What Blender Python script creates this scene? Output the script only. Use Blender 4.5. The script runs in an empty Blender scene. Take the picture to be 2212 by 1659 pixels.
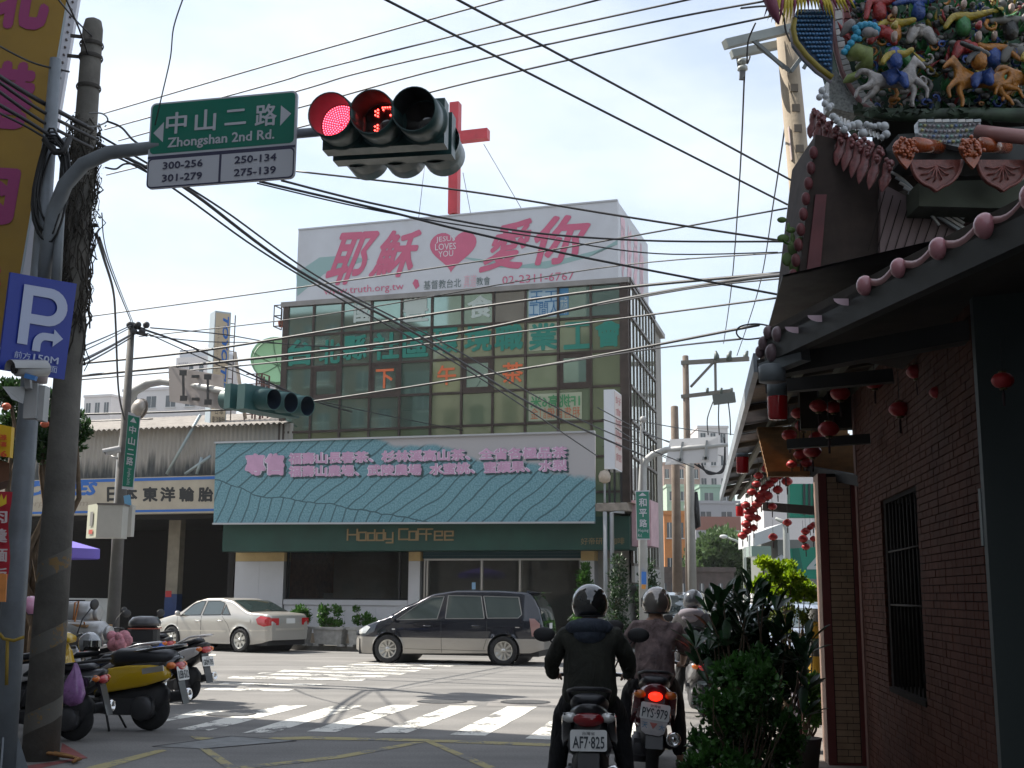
import bpy,bmesh,math,random
from mathutils import Vector as V,Matrix
from math import sin,cos,pi,radians,atan2,sqrt
random.seed(7)
C = bpy.context.scene
COL = C.collection
# ---------------------------------------------------------------- camera
CAMH,FPX,PITCH,ROLL = 1.6,2580.0,radians(10.0),0.0064
cx_,cy_ = 1106.0,829.5
CP = V((0,0,CAMH))
FWD = V((0,cos(PITCH),sin(PITCH)))
U0 = V((0,-sin(PITCH),cos(PITCH)))
CR = V((1,0,0)) * cos(ROLL) + U0 * sin(ROLL)
CU = V((-1,0,0)) * sin(ROLL) + U0 * cos(ROLL)
cam = bpy.data.cameras.new('camera');cam.sensor_width = 36.0
cam.lens = FPX / 2212.0 * 36.0;cam.clip_start = 0.05;cam.clip_end = 3000
cob = bpy.data.objects.new('camera',cam);COL.objects.link(cob)
cob.matrix_world = Matrix((( CR.x,CU.x,-FWD.x,0),(CR.y,CU.y,-FWD.y,0),(CR.z,CU.z,-FWD.z,CAMH),(0,0,0,1)))
C.camera = cob
# ---------------------------------------------------------------- light
SUN_AZ,SUN_EL = radians(-66),radians(50)
w = bpy.data.worlds.new('World');C.world = w;w.use_nodes = True
nt = w.node_tree;nt.nodes.clear()
def wn(t,**k):
    n = nt.nodes.new(t)
    for a,b in k.items(): setattr(n,a,b)
    return n
sky = wn('ShaderNodeTexSky',sky_type='NISHITA',sun_disc=False,sun_elevation=SUN_EL,sun_rotation=SUN_AZ,air_density=1.2,dust_density=1.2,ozone_density=1.0)
bg = wn('ShaderNodeBackground');bg.inputs[1].default_value = 0.095
wo = wn('ShaderNodeOutputWorld');tc = wn('ShaderNodeTexCoord');mp = wn('ShaderNodeMapping')
mp.inputs['Scale'].default_value = (1.3,1.3,3.4);mp.inputs['Location'].default_value = (2.1,.3,.7)
nz = wn('ShaderNodeTexNoise');nz.inputs['Scale'].default_value = 2.1;nz.inputs['Detail'].default_value = 7;nz.inputs['Roughness'].default_value = .55
rp = wn('ShaderNodeValToRGB');rp.color_ramp.elements[0].position = .40;rp.color_ramp.elements[0].color = (.36,.36,.36,1)
rp.color_ramp.elements[1].position = .70;rp.color_ramp.elements[1].color = (.85,.85,.85,1)
mx = wn('ShaderNodeMixRGB');mx.inputs[2].default_value = (6.6,6.9,7.3,1)
L = nt.links.new
L(tc.outputs['Generated'],mp.inputs[0]);L(mp.outputs[0],nz.inputs['Vector']);L(nz.outputs[0],rp.inputs[0])
L(rp.outputs[0],mx.inputs[0]);L(sky.outputs[0],mx.inputs[1]);L(mx.outputs[0],bg.inputs[0]);L(bg.outputs[0],wo.inputs[0])
sl = bpy.data.lights.new('sun','SUN');sl.energy = 4.7;sl.angle = radians(.55);sl.color = (1,.94,.84)
so = bpy.data.objects.new('sun',sl);COL.objects.link(so)
SD = V((sin(SUN_AZ) * cos(SUN_EL),cos(SUN_AZ) * cos(SUN_EL),sin(SUN_EL)))
so.rotation_mode = 'QUATERNION';so.rotation_quaternion = SD.to_track_quat('Z','Y')
vs = C.view_settings;vs.view_transform = 'Standard';vs.look = 'None';vs.gamma = 1;vs.exposure = 0.98;vs.use_curve_mapping = False
C.cycles.max_bounces = 6;C.cycles.diffuse_bounces = 3;C.cycles.glossy_bounces = 3;C.cycles.transparent_max_bounces = 6;C.cycles.transmission_bounces = 3
# ---------------------------------------------------------------- projection (pixel of the 2212x1659 picture -> point in the place)
UP = V((0,0,1))
def ray(u,v): return (FWD * FPX + CR * (u - cx_) - CU * (v - cy_))
def P(u,v,d): r = ray(u,v);return CP + r * (d / r.y)
def G(u,v,z=0.0): r = ray(u,v);return CP + r * ((z - CAMH) / r.z)
def HIT(u,v,p0,n): r = ray(u,v);return CP + r * ((p0 - CP).dot(n) / r.dot(n))
def D2(p): r = p - CP;return r.y
class Fr:
    """a horizontal frame: a to the right, b away, z up"""
    def __init__(s,o,ex): s.o = V(o);s.ex = V(ex).normalized();s.ey = V((-s.ex.y,s.ex.x,0));s.ez = UP
    def p(s,a,b,z): return s.o + s.ex * a + s.ey * b + UP * z
    def hit(s,u,v,b=0.0):
        q = HIT(u,v,s.o + s.ey * b,s.ey) - s.o
        return q.dot(s.ex),q.z
    def rz(s): return atan2(s.ex.y,s.ex.x)
WF = Fr((0,0,0),(1,0,0))
# ---------------------------------------------------------------- materials
MATS = {}
def lin(c): return c
def mat(name,col,rough=.6,metal=0,spec=.5,var=0,vs_=3.0,bump=0,bs=40,emit=None,es=1,coat=0,trans=0,alpha=1,dirt=None,ds=1.2,da=.5,ior=1.45):
    if name in MATS: return MATS[name]
    m = bpy.data.materials.new(name);m.use_nodes = True;t = m.node_tree;b = t.nodes['Principled BSDF']
    b.inputs['Base Color'].default_value = (*col,1);b.inputs['Roughness'].default_value = rough;b.inputs['Metallic'].default_value = metal
    b.inputs['Specular IOR Level'].default_value = spec;b.inputs['Coat Weight'].default_value = coat;b.inputs['Coat Roughness'].default_value = .05
    b.inputs['Transmission Weight'].default_value = trans;b.inputs['Alpha'].default_value = alpha;b.inputs['IOR'].default_value = ior
    if emit: b.inputs['Emission Color'].default_value = (*emit,1);b.inputs['Emission Strength'].default_value = es
    tcn = t.nodes.new('ShaderNodeTexCoord')
    def noise(sc,det=5,ro=.55):
        n = t.nodes.new('ShaderNodeTexNoise');n.inputs['Scale'].default_value = sc;n.inputs['Detail'].default_value = det;n.inputs['Roughness'].default_value = ro
        t.links.new(tcn.outputs['Object'],n.inputs['Vector']);return n
    cur = None
    if var:
        n = noise(vs_);r = t.nodes.new('ShaderNodeValToRGB')
        r.color_ramp.elements[0].position = .3;r.color_ramp.elements[1].position = .7
        r.color_ramp.elements[0].color = tuple(max(0,c * (1 - var)) for c in col) + (1,)
        r.color_ramp.elements[1].color = tuple(min(1,c * (1 + var)) for c in col) + (1,)
        t.links.new(n.outputs[0],r.inputs[0]);cur = r.outputs[0]
    if dirt:
        n = noise(ds,8,.65);r = t.nodes.new('ShaderNodeValToRGB');r.color_ramp.elements[0].position = .48;r.color_ramp.elements[1].position = .72
        mm = t.nodes.new('ShaderNodeMixRGB');mm.inputs[2].default_value = (*dirt,1)
        ml = t.nodes.new('ShaderNodeMath');ml.operation = 'MULTIPLY';ml.inputs[1].default_value = da
        t.links.new(n.outputs[0],r.inputs[0]);t.links.new(r.outputs[0],ml.inputs[0]);t.links.new(ml.outputs[0],mm.inputs[0])
        if cur: t.links.new(cur,mm.inputs[1])
        else: mm.inputs[1].default_value = (*col,1)
        cur = mm.outputs[0]
    if cur: t.links.new(cur,b.inputs['Base Color'])
    if var and rough > .15:
        n = noise(vs_ * 3.1);mr = t.nodes.new('ShaderNodeMapRange');mr.inputs['To Min'].default_value = max(0,rough - .12);mr.inputs['To Max'].default_value = min(1,rough + .12)
        t.links.new(n.outputs[0],mr.inputs[0]);t.links.new(mr.outputs[0],b.inputs['Roughness'])
    if bump:
        n = noise(bs,6);bp = t.nodes.new('ShaderNodeBump');bp.inputs['Strength'].default_value = min(1,bump);bp.inputs['Distance'].default_value = .01
        t.links.new(n.outputs[0],bp.inputs['Height']);t.links.new(bp.outputs[0],b.inputs['Normal'])
    MATS[name] = m;return m
def nodes_of(m): return m.node_tree,m.node_tree.nodes['Principled BSDF']
# ---------------------------------------------------------------- mesh builder
class MB:
    def __init__(s): s.v = [];s.f = [];s.mi = [];s.sm = [];s.m = 0;s.smooth = False
    def add(s,vs,fs,smooth=None):
        o = len(s.v);s.v += [V(p) for p in vs];sm = s.smooth if smooth is None else smooth
        for f in fs: s.f.append(tuple(i + o for i in f));s.mi.append(s.m);s.sm.append(sm)
        return s
    def hexa(s,p): return s.add(p,[(0,3,2,1),(4,5,6,7),(0,1,5,4),(1,2,6,5),(2,3,7,6),(3,0,4,7)],False)
    def boxf(s,fr,a0,a1,b0,b1,z0,z1):
        if a0 > a1: a0,a1 = a1,a0
        if b0 > b1: b0,b1 = b1,b0
        if z0 > z1: z0,z1 = z1,z0
        q = fr.p
        return s.hexa([q(a0,b0,z0),q(a1,b0,z0),q(a1,b1,z0),q(a0,b1,z0),q(a0,b0,z1),q(a1,b0,z1),q(a1,b1,z1),q(a0,b1,z1)])
    def box(s,x0,x1,y0,y1,z0,z1): return s.boxf(WF,x0,x1,y0,y1,z0,z1)
    def bbox(s,x0,x1,y0,y1,z0,z1,r):
        """box with chamfered vertical and top edges"""
        n = []
        for z,i in ((z0,0),(z1 - r,0),(z1,r)):
            for (sx,sy) in ((0,0),(1,0),(1,1),(0,1)):
                X = (x1 - i) if sx else (x0 + i);Y = (y1 - i) if sy else (y0 + i)
                dx = -r if sx else r;dy = -r if sy else r
                pts = [V((X,Y + dy,z)),V((X + dx,Y,z))]
                if (sx,sy) in ((1,0),(0,1)): pts.reverse()
                n += pts
        return s.loftc([n[0:8],n[8:16],n[16:24]],caps=True)
    def quad(s,a,b,c,d): return s.add([a,b,c,d],[(0,1,2,3)],False)
    def loftc(s,rings,caps=True,smooth=None,closed=True):
        n = len(rings[0]);vs = [p for r in rings for p in r];fs = []
        for i in range(len(rings) - 1):
            for j in range(n if closed else n - 1):
                k = (j + 1) % n;fs.append((i * n + j,i * n + k,(i + 1) * n + k,(i + 1) * n + j))
        if caps: fs += [tuple(range(n - 1,-1,-1)),tuple(range((len(rings) - 1) * n,len(rings) * n))]
        return s.add(vs,fs,smooth)
    def tube(s,pts,r,seg=8,caps=True,smooth=True):
        pts = [V(p) for p in pts];n = len(pts);rs = r if isinstance(r,(list,tuple)) else [r] * n
        rings = [];pn = None
        for i,p in enumerate(pts):
            t = (pts[min(i + 1,n - 1)] - pts[max(i - 1,0)])
            t = t.normalized() if t.length > 1e-9 else V((0,0,1))
            if pn is None: pn = t.orthogonal().normalized() if abs(t.z) < .95 else V((1,0,0))
            pn = (pn - t * pn.dot(t)).normalized();b = t.cross(pn)
            rings.append([p + (pn * cos(2 * pi * k / seg) + b * sin(2 * pi * k / seg)) * rs[i] for k in range(seg)])
        return s.loftc(rings,caps,smooth)
    def bar(s,a,b,w,h=None,up=UP):
        a = V(a);b = V(b);h = h or w;t = (b - a).normalized();x = t.cross(up)
        if x.length < 1e-4: x = V((1,0,0))
        x = x.normalized() * w / 2;y = x.cross(t).normalized() * h / 2
        return s.hexa([a - x - y,a + x - y,a + x + y,a - x + y,b - x - y,b + x - y,b + x + y,b - x + y])
    def lathe(s,c,prof,seg=16,axis=UP,caps=True,smooth=True):
        c = V(c);axis = V(axis).normalized();x = axis.orthogonal().normalized();y = axis.cross(x)
        if abs(axis.z) > .99: x = V((1,0,0));y = V((0,1,0)) if axis.z > 0 else V((0,-1,0))
        return s.loftc([[c + axis * h + (x * cos(2 * pi * k / seg) + y * sin(2 * pi * k / seg)) * max(r,1e-4) for k in range(seg)] for (r,h) in prof],caps,smooth)
    def ball(s,c,r,seg=12,rings=8,sq=(1,1,1),rot=None):
        c = V(c);vs = [];fs = []
        for i in range(rings + 1):
            th = pi * i / rings
            for k in range(seg):
                p = V((sin(th) * cos(2 * pi * k / seg) * sq[0],sin(th) * sin(2 * pi * k / seg) * sq[1],cos(th) * sq[2])) * r
                if rot: p = rot @ p
                vs.append(c + p)
        for i in range(rings):
            for k in range(seg):
                l = (k + 1) % seg;fs.append((i * seg + k,(i + 1) * seg + k,(i + 1) * seg + l,i * seg + l))
        return s.add(vs,fs,True)
    def prism(s,pts,dv,smooth=False):
        """polygon pts (list of V) extruded by vector dv"""
        n = len(pts);dv = V(dv);vs = [V(p) for p in pts] + [V(p) + dv for p in pts]
        fs = [tuple(range(n - 1,-1,-1)),tuple(range(n,2 * n))] + [(i,(i + 1) % n,(i + 1) % n + n,i + n) for i in range(n)]
        return s.add(vs,fs,smooth)
    def xf(s,M):
        s.v = [M @ p for p in s.v];return s
    def build(s,name,mats,parent=None,world=True,origin=None,fix=True):
        if not isinstance(mats,(list,tuple)): mats = [mats]
        if parent is not None:
            vs = s.v
            if world: Mi = rootmat(parent).inverted();vs = [Mi @ p for p in s.v]
            loc = None
        else:
            if origin is None and s.v:
                xs = [p.x for p in s.v];ys = [p.y for p in s.v];zs = [p.z for p in s.v]
                origin = V(((min(xs) + max(xs)) / 2,(min(ys) + max(ys)) / 2,min(zs)))
            loc = V(origin) if origin is not None else V((0,0,0));vs = [p - loc for p in s.v]
        me = bpy.data.meshes.new(name);me.from_pydata([tuple(p) for p in vs],[],s.f)
        for m in mats: me.materials.append(m)
        me.polygons.foreach_set('material_index',s.mi);me.polygons.foreach_set('use_smooth',s.sm)
        if fix and len(s.f) < 60000:
            bm = bmesh.new();bm.from_mesh(me);bmesh.ops.recalc_face_normals(bm,faces=bm.faces);bm.to_mesh(me);bm.free()
        me.update()
        o = bpy.data.objects.new(name,me);COL.objects.link(o)
        if parent is not None: o.parent = parent
        else: o.location = loc
        return o
RM = {}
def rootmat(o):
    while o.parent is not None: o = o.parent
    return RM.get(o.name) or Matrix.Translation(o.location)
def thing(name,label,cat,loc=(0,0,0),rz=0.0,group=None,tilt=None):
    o = bpy.data.objects.new(name,None);COL.objects.link(o);o.empty_display_size = .1
    M = Matrix.Translation(V(loc)) @ Matrix.Rotation(rz,4,'Z')
    if tilt: M = M @ Matrix.Rotation(tilt[0],4,tilt[1])
    o.location = M.to_translation();o.rotation_euler = M.to_euler();RM[o.name] = M
    o['label'] = label;o['category'] = cat
    if group: o['group'] = group
    return o
def tag(o,label=None,cat=None,group=None,kind=None):
    if label: o['label'] = label
    if cat: o['category'] = cat
    if group: o['group'] = group
    if kind: o['kind'] = kind
    return o
def kids(o): return [c for c in bpy.data.objects if c.parent == o]
def snap(o): return (o,[snap(c) for c in kids(o)])
def dup(tree,loc=None,rz=None,label=None,group=None,scale=None,parent=None,rot=None):
    o,ch = tree;c = o.copy();COL.objects.link(c)
    if parent is not None: c.parent = parent
    if loc is not None: c.location = loc
    if rz is not None: c.rotation_euler = (0,0,rz)
    if rot is not None: c.rotation_euler = rot
    if scale is not None: c.scale = (scale,) * 3 if not isinstance(scale,(tuple,list)) else scale
    if label: c['label'] = label
    if group: c['group'] = group
    for t in ch: dup(t,parent=c)
    return c
def inst(src,parent,loc,rot=None,scale=None):
    c = src.copy();COL.objects.link(c);c.parent = parent;c.location = loc
    if rot is not None: c.rotation_euler = rot
    if scale is not None: c.scale = scale
    return c
# ---------------------------------------------------------------- lettering: text mapped onto a quad TL, TR, BR, BL
def txt(body,name,m,parent,q,bold=0.0,shear=0.0,thick=0.0,res=2,off=.004,label=None,mirror=False,spread=None):
    """the characters fill the quad TL, TR, BR, BL; heavy letters are the glyph laid over itself a little aside"""
    c = bpy.data.curves.new('t','FONT');c.body = body;c.resolution_u = res;c.shear = shear
    if spread: c.space_character = spread
    o = bpy.data.objects.new('t',c);COL.objects.link(o)
    dg = bpy.context.evaluated_depsgraph_get();dg.update()
    me = bpy.data.meshes.new_from_object(o.evaluated_get(dg));bpy.data.objects.remove(o);bpy.data.curves.remove(c)
    co = [v.co.copy() for v in me.vertices]
    if not co: return None
    x0 = min(p.x for p in co) - bold;x1 = max(p.x for p in co) + bold;y0 = min(p.y for p in co) - bold;y1 = max(p.y for p in co) + bold
    TL,TR,BR,BL = [V(p) for p in q]
    n = (TR - TL).cross(BL - TL).normalized()
    if n.dot(CP - TL) < 0: n = -n
    mb = MB();fs = [tuple(f.vertices) for f in me.polygons]
    sh = [(0,0)] if not bold else [(0,0)] + [(bold * cos(k * pi / 4),bold * sin(k * pi / 4)) for k in range(8)]
    for ci,(sx,sy) in enumerate(sh):
        vs = []
        for p in co:
            s = (p.x + sx - x0) / (x1 - x0 + 1e-9);t = (p.y + sy - y0) / (y1 - y0 + 1e-9)
            if mirror: s = 1 - s
            vs.append((BL * (1 - s) + BR * s) * (1 - t) + (TL * (1 - s) + TR * s) * t + n * (off + thick + ci * .0004))
        o0 = len(mb.v);mb.add(vs,fs,False)
        if thick:
            ec = {}
            for f in fs:
                for i in range(len(f)):
                    a,b = f[i],f[(i + 1) % len(f)];k = (min(a,b),max(a,b));ec[k] = ec.get(k,0) + 1
            o1 = len(mb.v);mb.v += [p - n * (thick + off * .5) for p in vs]
            for (a,b),k in ec.items():
                if k == 1: mb.f.append((a + o0,b + o0,b + o1,a + o1));mb.mi.append(0);mb.sm.append(False)
    bpy.data.meshes.remove(me)
    ob = mb.build(name,m,parent,fix=False)
    if label: ob['label'] = label
    return ob
def cat_pts(a,b,sag,n=14):
    a = V(a);b = V(b);return [a.lerp(b,i / n) - UP * (sag * 4 * (i / n) * (1 - i / n)) for i in range(n + 1)]
# ================================================================ ground, roads
RV = ray(1795,1291);T = V((RV.x,RV.y,0)).normalized()
FC = P(1364,1290,34.0);FC.z = 0
F = Fr(FC,Matrix.Rotation(radians(-2.6),3,'Z') @ V((T.y,-T.x,0)))              # building frame: a right, b away along the side street
RV2 = ray(1462,1291);T2 = V((RV2.x,RV2.y,0)).normalized()
W0 = P(1862,1290,11.35);W0.z = 0
K = Fr(W0,(T2.y,-T2.x,0))            # temple frame: a right (into the temple), b away
asph = mat('asphalt',(.18,.175,.168),.85,var=.14,vs_=.7,bump=.22,bs=70,dirt=(.125,.122,.118),ds=.33,da=.7)
conc = mat('concrete',(.30,.29,.27),.85,var=.15,vs_=2,bump=.4,bs=30,dirt=(.14,.13,.12),ds=1.1,da=.5)
mb = MB();mb.quad(V((-400,-200,-.02)),V((400,-200,-.02)),V((400,900,-.02)),V((-400,900,-.02)))
tag(mb.build('ground',mat('ground_mat',(.16,.155,.14),.9,var=.3,vs_=.1)),kind='structure')
mb = MB();N = 60
mb.add([V((-60 + 120 * i / N,-30 + 160 * j / N,.0)) for j in range(N + 1) for i in range(N + 1)],
       [(j * (N + 1) + i,j * (N + 1) + i + 1,(j + 1) * (N + 1) + i + 1,(j + 1) * (N + 1) + i) for j in range(N) for i in range(N)])
tag(mb.build('road',asph),kind='structure')
t_,b_ = nodes_of(asph)   # tyre polished lanes, drips and patches along the crossing road
src_ = b_.inputs['Base Color'].links[0].from_socket;tq_ = t_.nodes.new('ShaderNodeTexCoord');mq = t_.nodes.new('ShaderNodeMapping');mq.inputs['Scale'].default_value = (.05,.9,1);mq.inputs['Rotation'].default_value = (0,0,.25)
nq = t_.nodes.new('ShaderNodeTexNoise');nq.inputs['Scale'].default_value = 1.3;nq.inputs['Detail'].default_value = 7;rq = t_.nodes.new('ShaderNodeValToRGB');rq.color_ramp.elements[0].position = .38;rq.color_ramp.elements[0].color = (.80,.80,.80,1);rq.color_ramp.elements[1].position = .62;rq.color_ramp.elements[1].color = (1.12,1.11,1.1,1)
ng = t_.nodes.new('ShaderNodeTexNoise');ng.inputs['Scale'].default_value = 45;ng.inputs['Detail'].default_value = 3;rg2 = t_.nodes.new('ShaderNodeValToRGB');rg2.color_ramp.elements[0].position = .3;rg2.color_ramp.elements[0].color = (.78,.78,.78,1);rg2.color_ramp.elements[1].position = .7;rg2.color_ramp.elements[1].color = (1.2,1.2,1.2,1)
m1_ = t_.nodes.new('ShaderNodeMixRGB');m1_.blend_type = 'MULTIPLY';m1_.inputs[0].default_value = 1;m2_ = t_.nodes.new('ShaderNodeMixRGB');m2_.blend_type = 'MULTIPLY';m2_.inputs[0].default_value = 1
for a_,c_ in ((tq_.outputs['Object'],mq.inputs[0]),(mq.outputs[0],nq.inputs['Vector']),(nq.outputs[0],rq.inputs[0]),(tq_.outputs['Object'],ng.inputs['Vector']),(ng.outputs[0],rg2.inputs[0]),(src_,m1_.inputs[1]),(rq.outputs[0],m1_.inputs[2]),(m1_.outputs[0],m2_.inputs[1]),(rg2.outputs[0],m2_.inputs[2]),(m2_.outputs[0],b_.inputs['Base Color'])): t_.links.new(a_,c_)
# worn paint
def paintmat(name,col,cut=.5,sc=2.2,worn=(.15,.147,.14)):
    m = mat(name,col,.7,bump=.2,bs=60);t,b = nodes_of(m)
    tcn = t.nodes.new('ShaderNodeTexCoord');n = t.nodes.new('ShaderNodeTexNoise');n.inputs['Scale'].default_value = sc;n.inputs['Detail'].default_value = 9;n.inputs['Roughness'].default_value = .7
    n2 = t.nodes.new('ShaderNodeTexNoise');n2.inputs['Scale'].default_value = 28;n2.inputs['Detail'].default_value = 4
    ad = t.nodes.new('ShaderNodeMath');ad.operation = 'MULTIPLY_ADD';ad.inputs[1].default_value = .25
    r = t.nodes.new('ShaderNodeValToRGB');r.color_ramp.elements[0].position = cut + .125;r.color_ramp.elements[1].position = cut + .155
    r.color_ramp.elements[0].color = (*col,1);r.color_ramp.elements[1].color = (*worn,1)
    t.links.new(tcn.outputs['Object'],n.inputs['Vector']);t.links.new(tcn.outputs['Object'],n2.inputs['Vector'])
    t.links.new(n2.outputs[0],ad.inputs[0]);t.links.new(n.outputs[0],ad.inputs[2]);t.links.new(ad.outputs[0],r.inputs[0]);t.links.new(r.outputs[0],b.inputs['Base Color'])
    return m
white = paintmat('white_paint',(.64,.63,.58),.535,1.7)
white2 = paintmat('white_paint_worn',(.56,.55,.51),.51,1.9)
yel = paintmat('yellow_paint',(.34,.29,.13),.52,2.4)
def gpoly(mb,pts,z=.004): mb.add([G(u,v,z) for u,v in pts],[tuple(range(len(pts)))],False)
def ragged(pts,n=7,amp=.012):
    out = []
    for i in range(len(pts)):
        a = G(*pts[i]);b = G(*pts[(i + 1) % len(pts)])
        for k in range(n): p = a.lerp(b,k / n) + V((random.uniform(-amp,amp),random.uniform(-amp,amp),0));p.z = .004;out.append(p)
    return out
def crosswalk(name,stripes,m):
    e = bpy.data.objects.new(name,None);COL.objects.link(e);e['kind'] = 'structure';e.location = G(*stripes[0][0]);RM[e.name] = Matrix.Translation(e.location)
    for s in stripes:
        b = MB();pts = ragged(s);b.add(pts,[tuple(range(len(pts)))],False);o = b.build('stripe',m,e,fix=False)
        if o.data.polygons[0].normal.z < 0: o.data.flip_normals()
def cv(pts): return [((340 + x * .8031) / 1.0271,(1400 + y * .8031) / 1.0271) for x,y in pts]
near = [cv(p) for p in ([(-20,262),(60,246),(200,222),(120,218)],[(68,272),(155,276),(430,206),(350,206)],[(245,283),(335,281),(578,207),(500,206)],[(425,278),(505,280),(735,205),(655,205)],
    [(612,282),(700,284),(897,207),(820,207)],[(818,288),(920,290),(1062,210),(980,209)],[(1028,298),(1130,302),(1235,214),(1150,212)],[(1250,306),(1350,308),(1400,218),(1320,216)])]
crosswalk('near_crosswalk',near,white)
far = []
for u0,v0,u1,v1,th in ((438,1486,636,1489,5),(470,1475,704,1478,3.5),(490,1460,794,1466,5.5),(550,1453,840,1460,4),(598,1447.5,880,1454,3.6),(648,1442,911,1448,3.2),(692,1438,942,1443,2.8),(735,1434,986,1438,2.5),(770,1430.5,1025,1434,2.2)):
    far.append([(u0,v0 + th),(u1 - 14,v1 + th),(u1,v1),(u0 + 16,v0)])
crosswalk('far_crosswalk',far,white2)
def mark(name,polys,m):
    b = MB()
    for p in polys: gpoly(b,p)
    o = b.build(name,m,fix=False)
    for pl in o.data.polygons:
        if pl.normal.z < 0: pl.flip()
    tag(o,kind='structure')
mark('yellow_box_marking',[cv(p) for p in ([(215,297),(430,291),(430,299),(215,304)],[(430,291),(740,298),(740,305),(430,299)],[(740,298),(1105,311),(1105,319),(740,305)],[(1105,311),(1500,322),(1500,330),(1105,319)],[(100,290),(200,298),(200,302),(120,300)],
    [(236,374),(500,345),(520,351),(250,381)],[(500,345),(722,306),(750,308),(520,351)],[(750,305),(775,306),(960,381),(922,381)],[(105,308),(130,308),(240,381),(205,381)],[(-220,385),(20,326),(38,330),(-150,385)])],yel)
mark('lane_line',[[(430,1412),(466,1413),(466,1416),(430,1415)],[(960,1412),(1200,1413),(1200,1416),(960,1415)]],white)
def manhole(name,u,v,r,label):
    c = G(u,v);t = thing(name,label,'manhole cover',c)
    b = MB();b.lathe(c,[(r,.001),(r,.006),(r - .02,.007)],24,smooth=False);b.build('frame_ring',mat('iron',(.05,.05,.052),.6,.6),t)
    b = MB();b.lathe(c,[(r - .05,.0065),(r - .05,.009),(r * .3,.0092)],24,smooth=False);b.build('lid',mat('iron_lid',(.10,.10,.10),.55,.5,var=.3,vs_=9),t)
manhole('manhole_cover',955,1516,.38,'round iron manhole cover in the road left of the other beside it')
manhole('manhole_cover',1135,1517,.38,'round iron manhole cover nearer the riders in the sunlit road')
manhole('manhole_cover',500,1543,.33,'round manhole cover at the left end of the near crosswalk')
# steel plate patches in the asphalt
b = MB();b.add([G(330,1612,.005),G(500,1590,.005),G(640,1600,.005),G(440,1617,.005)],[(0,1,2,3)]);tag(b.build('road_patch',mat('patch',(.16,.165,.165),.55,var=.3,vs_=5,bump=.4,bs=60)),kind='structure')
b = MB()
for (q,w_) in (([(330,1612),(500,1590)],.03),([(500,1590),(640,1600)],.02),([(440,1617),(640,1600)],.02)): b.bar(G(*q[0],.006),G(*q[1],.006),w_,.002)
tag(b.build('patch_joint',mat('crack',(.05,.05,.052),.95)),kind='structure')
b = MB()
for (u,v,us,vs_) in ((1135,1517,75,8),(955,1516,62,6)): b.add([G(u - us,v - vs_,.003),G(u + us,v - vs_,.003),G(u + us + 10,v + vs_,.003),G(u - us - 10,v + vs_,.003)],[(0,1,2,3)])
b = b.build('concrete_patch',mat('patch_pale',(.20,.19,.18),.85,var=.15,vs_=4));tag(b,kind='structure')
# raised pavement in front of the shops (kerb 0.13 m)
aL,_ = F.hit(40,1410,-3.3)
kb = F.hit(660,1406,0)
gk = G(740,1405) - F.o;bk = gk.dot(F.ey)
mb = MB();mb.boxf(F,-13.2,6.0,bk,0.1,0,.13);tag(mb.build('shop_pavement',conc),kind='structure')
mb = MB();x = -13.2
kc = mat('kerb_concrete',(.34,.33,.31),.85,var=.2,vs_=3,bump=.3,dirt=(.12,.12,.11),ds=2)
e = bpy.data.objects.new('kerb',None);COL.objects.link(e);e['kind'] = 'structure'
while x < 5.9:
    b = MB();b.boxf(F,x,x + .985,bk - .16,bk - .005,0,.145 + random.uniform(-.006,.006));b.build('kerb_stone',kc,e);x += 1
# right pavement beside the temple
mb = MB();mb.boxf(K,-.9,3,.0,9,0,.05);tag(mb.build('temple_pavement',mat('granite',(.22,.19,.17),.6,var=.2,vs_=6,dirt=(.1,.1,.09),ds=3)),kind='structure')
mb = MB();mb.boxf(K,-.9,3,-9,-.004,0,.05);tag(mb.build('temple_pavement',MATS['granite']),kind='structure')
pav = bpy.data.objects.new('brick_strip',None);COL.objects.link(pav);pav['kind'] = 'structure'
pb = MB();pb.bbox(-.11,.11,-.055,.055,0,.03,.006);pk = None
for j in range(26):
    for i in range(2):
        loc = K.p(-1.04 - i * .235,-2.2 + j * .12,.02)
        if pk is None: pk = pb.build('brick',mat('pink_brick',(.36,.15,.10),.8,var=.25,vs_=5,bump=.3),pav,world=False);pk.location = loc;pk.rotation_euler = (0,0,K.rz())
        else: inst(pk,pav,loc,(0,0,K.rz()))
# ================================================================ glass fronted corner building
brown = mat('brown_alu',(.060,.045,.038),.45,.35,var=.25,vs_=4)
gmats = []
for i,(c,r) in enumerate([((.058,.088,.074),.03),((.066,.096,.082),.04),((.155,.18,.10),.06),((.125,.165,.095),.05),((.050,.076,.066),.03),((.045,.045,.042),.04),((.18,.20,.10),.06)]):
    gmats.append(mat('glass_%d' % i,tuple(x * (3.6 if i not in (2,3,6) else 1.1) for x in c),r,.72 if i not in (2,3,6) else .3,1.0,coat=.5,var=.12,vs_=.9,ior=1.6))
bld = thing('office_building','three storey corner building with green glass curtain wall above the coffee shop','building',F.p(-5,3,0),F.rz())
aL = F.hit(607,800)[0]
zr = [F.hit(1352,v)[1] for v in (600,611,681,756,832,907)]
rowh = (zr[2] - zr[5]) / 3
for i in range(3): zr.append(zr[5] - rowh * (i + 1))
zb = zr[-1]
acol = [F.hit(u / 1.02712,800)[0] for u in (628,693,757,822,889,957,1025,1094,1166,1239,1312,1384)]
acol[0] = aL + .12
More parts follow.
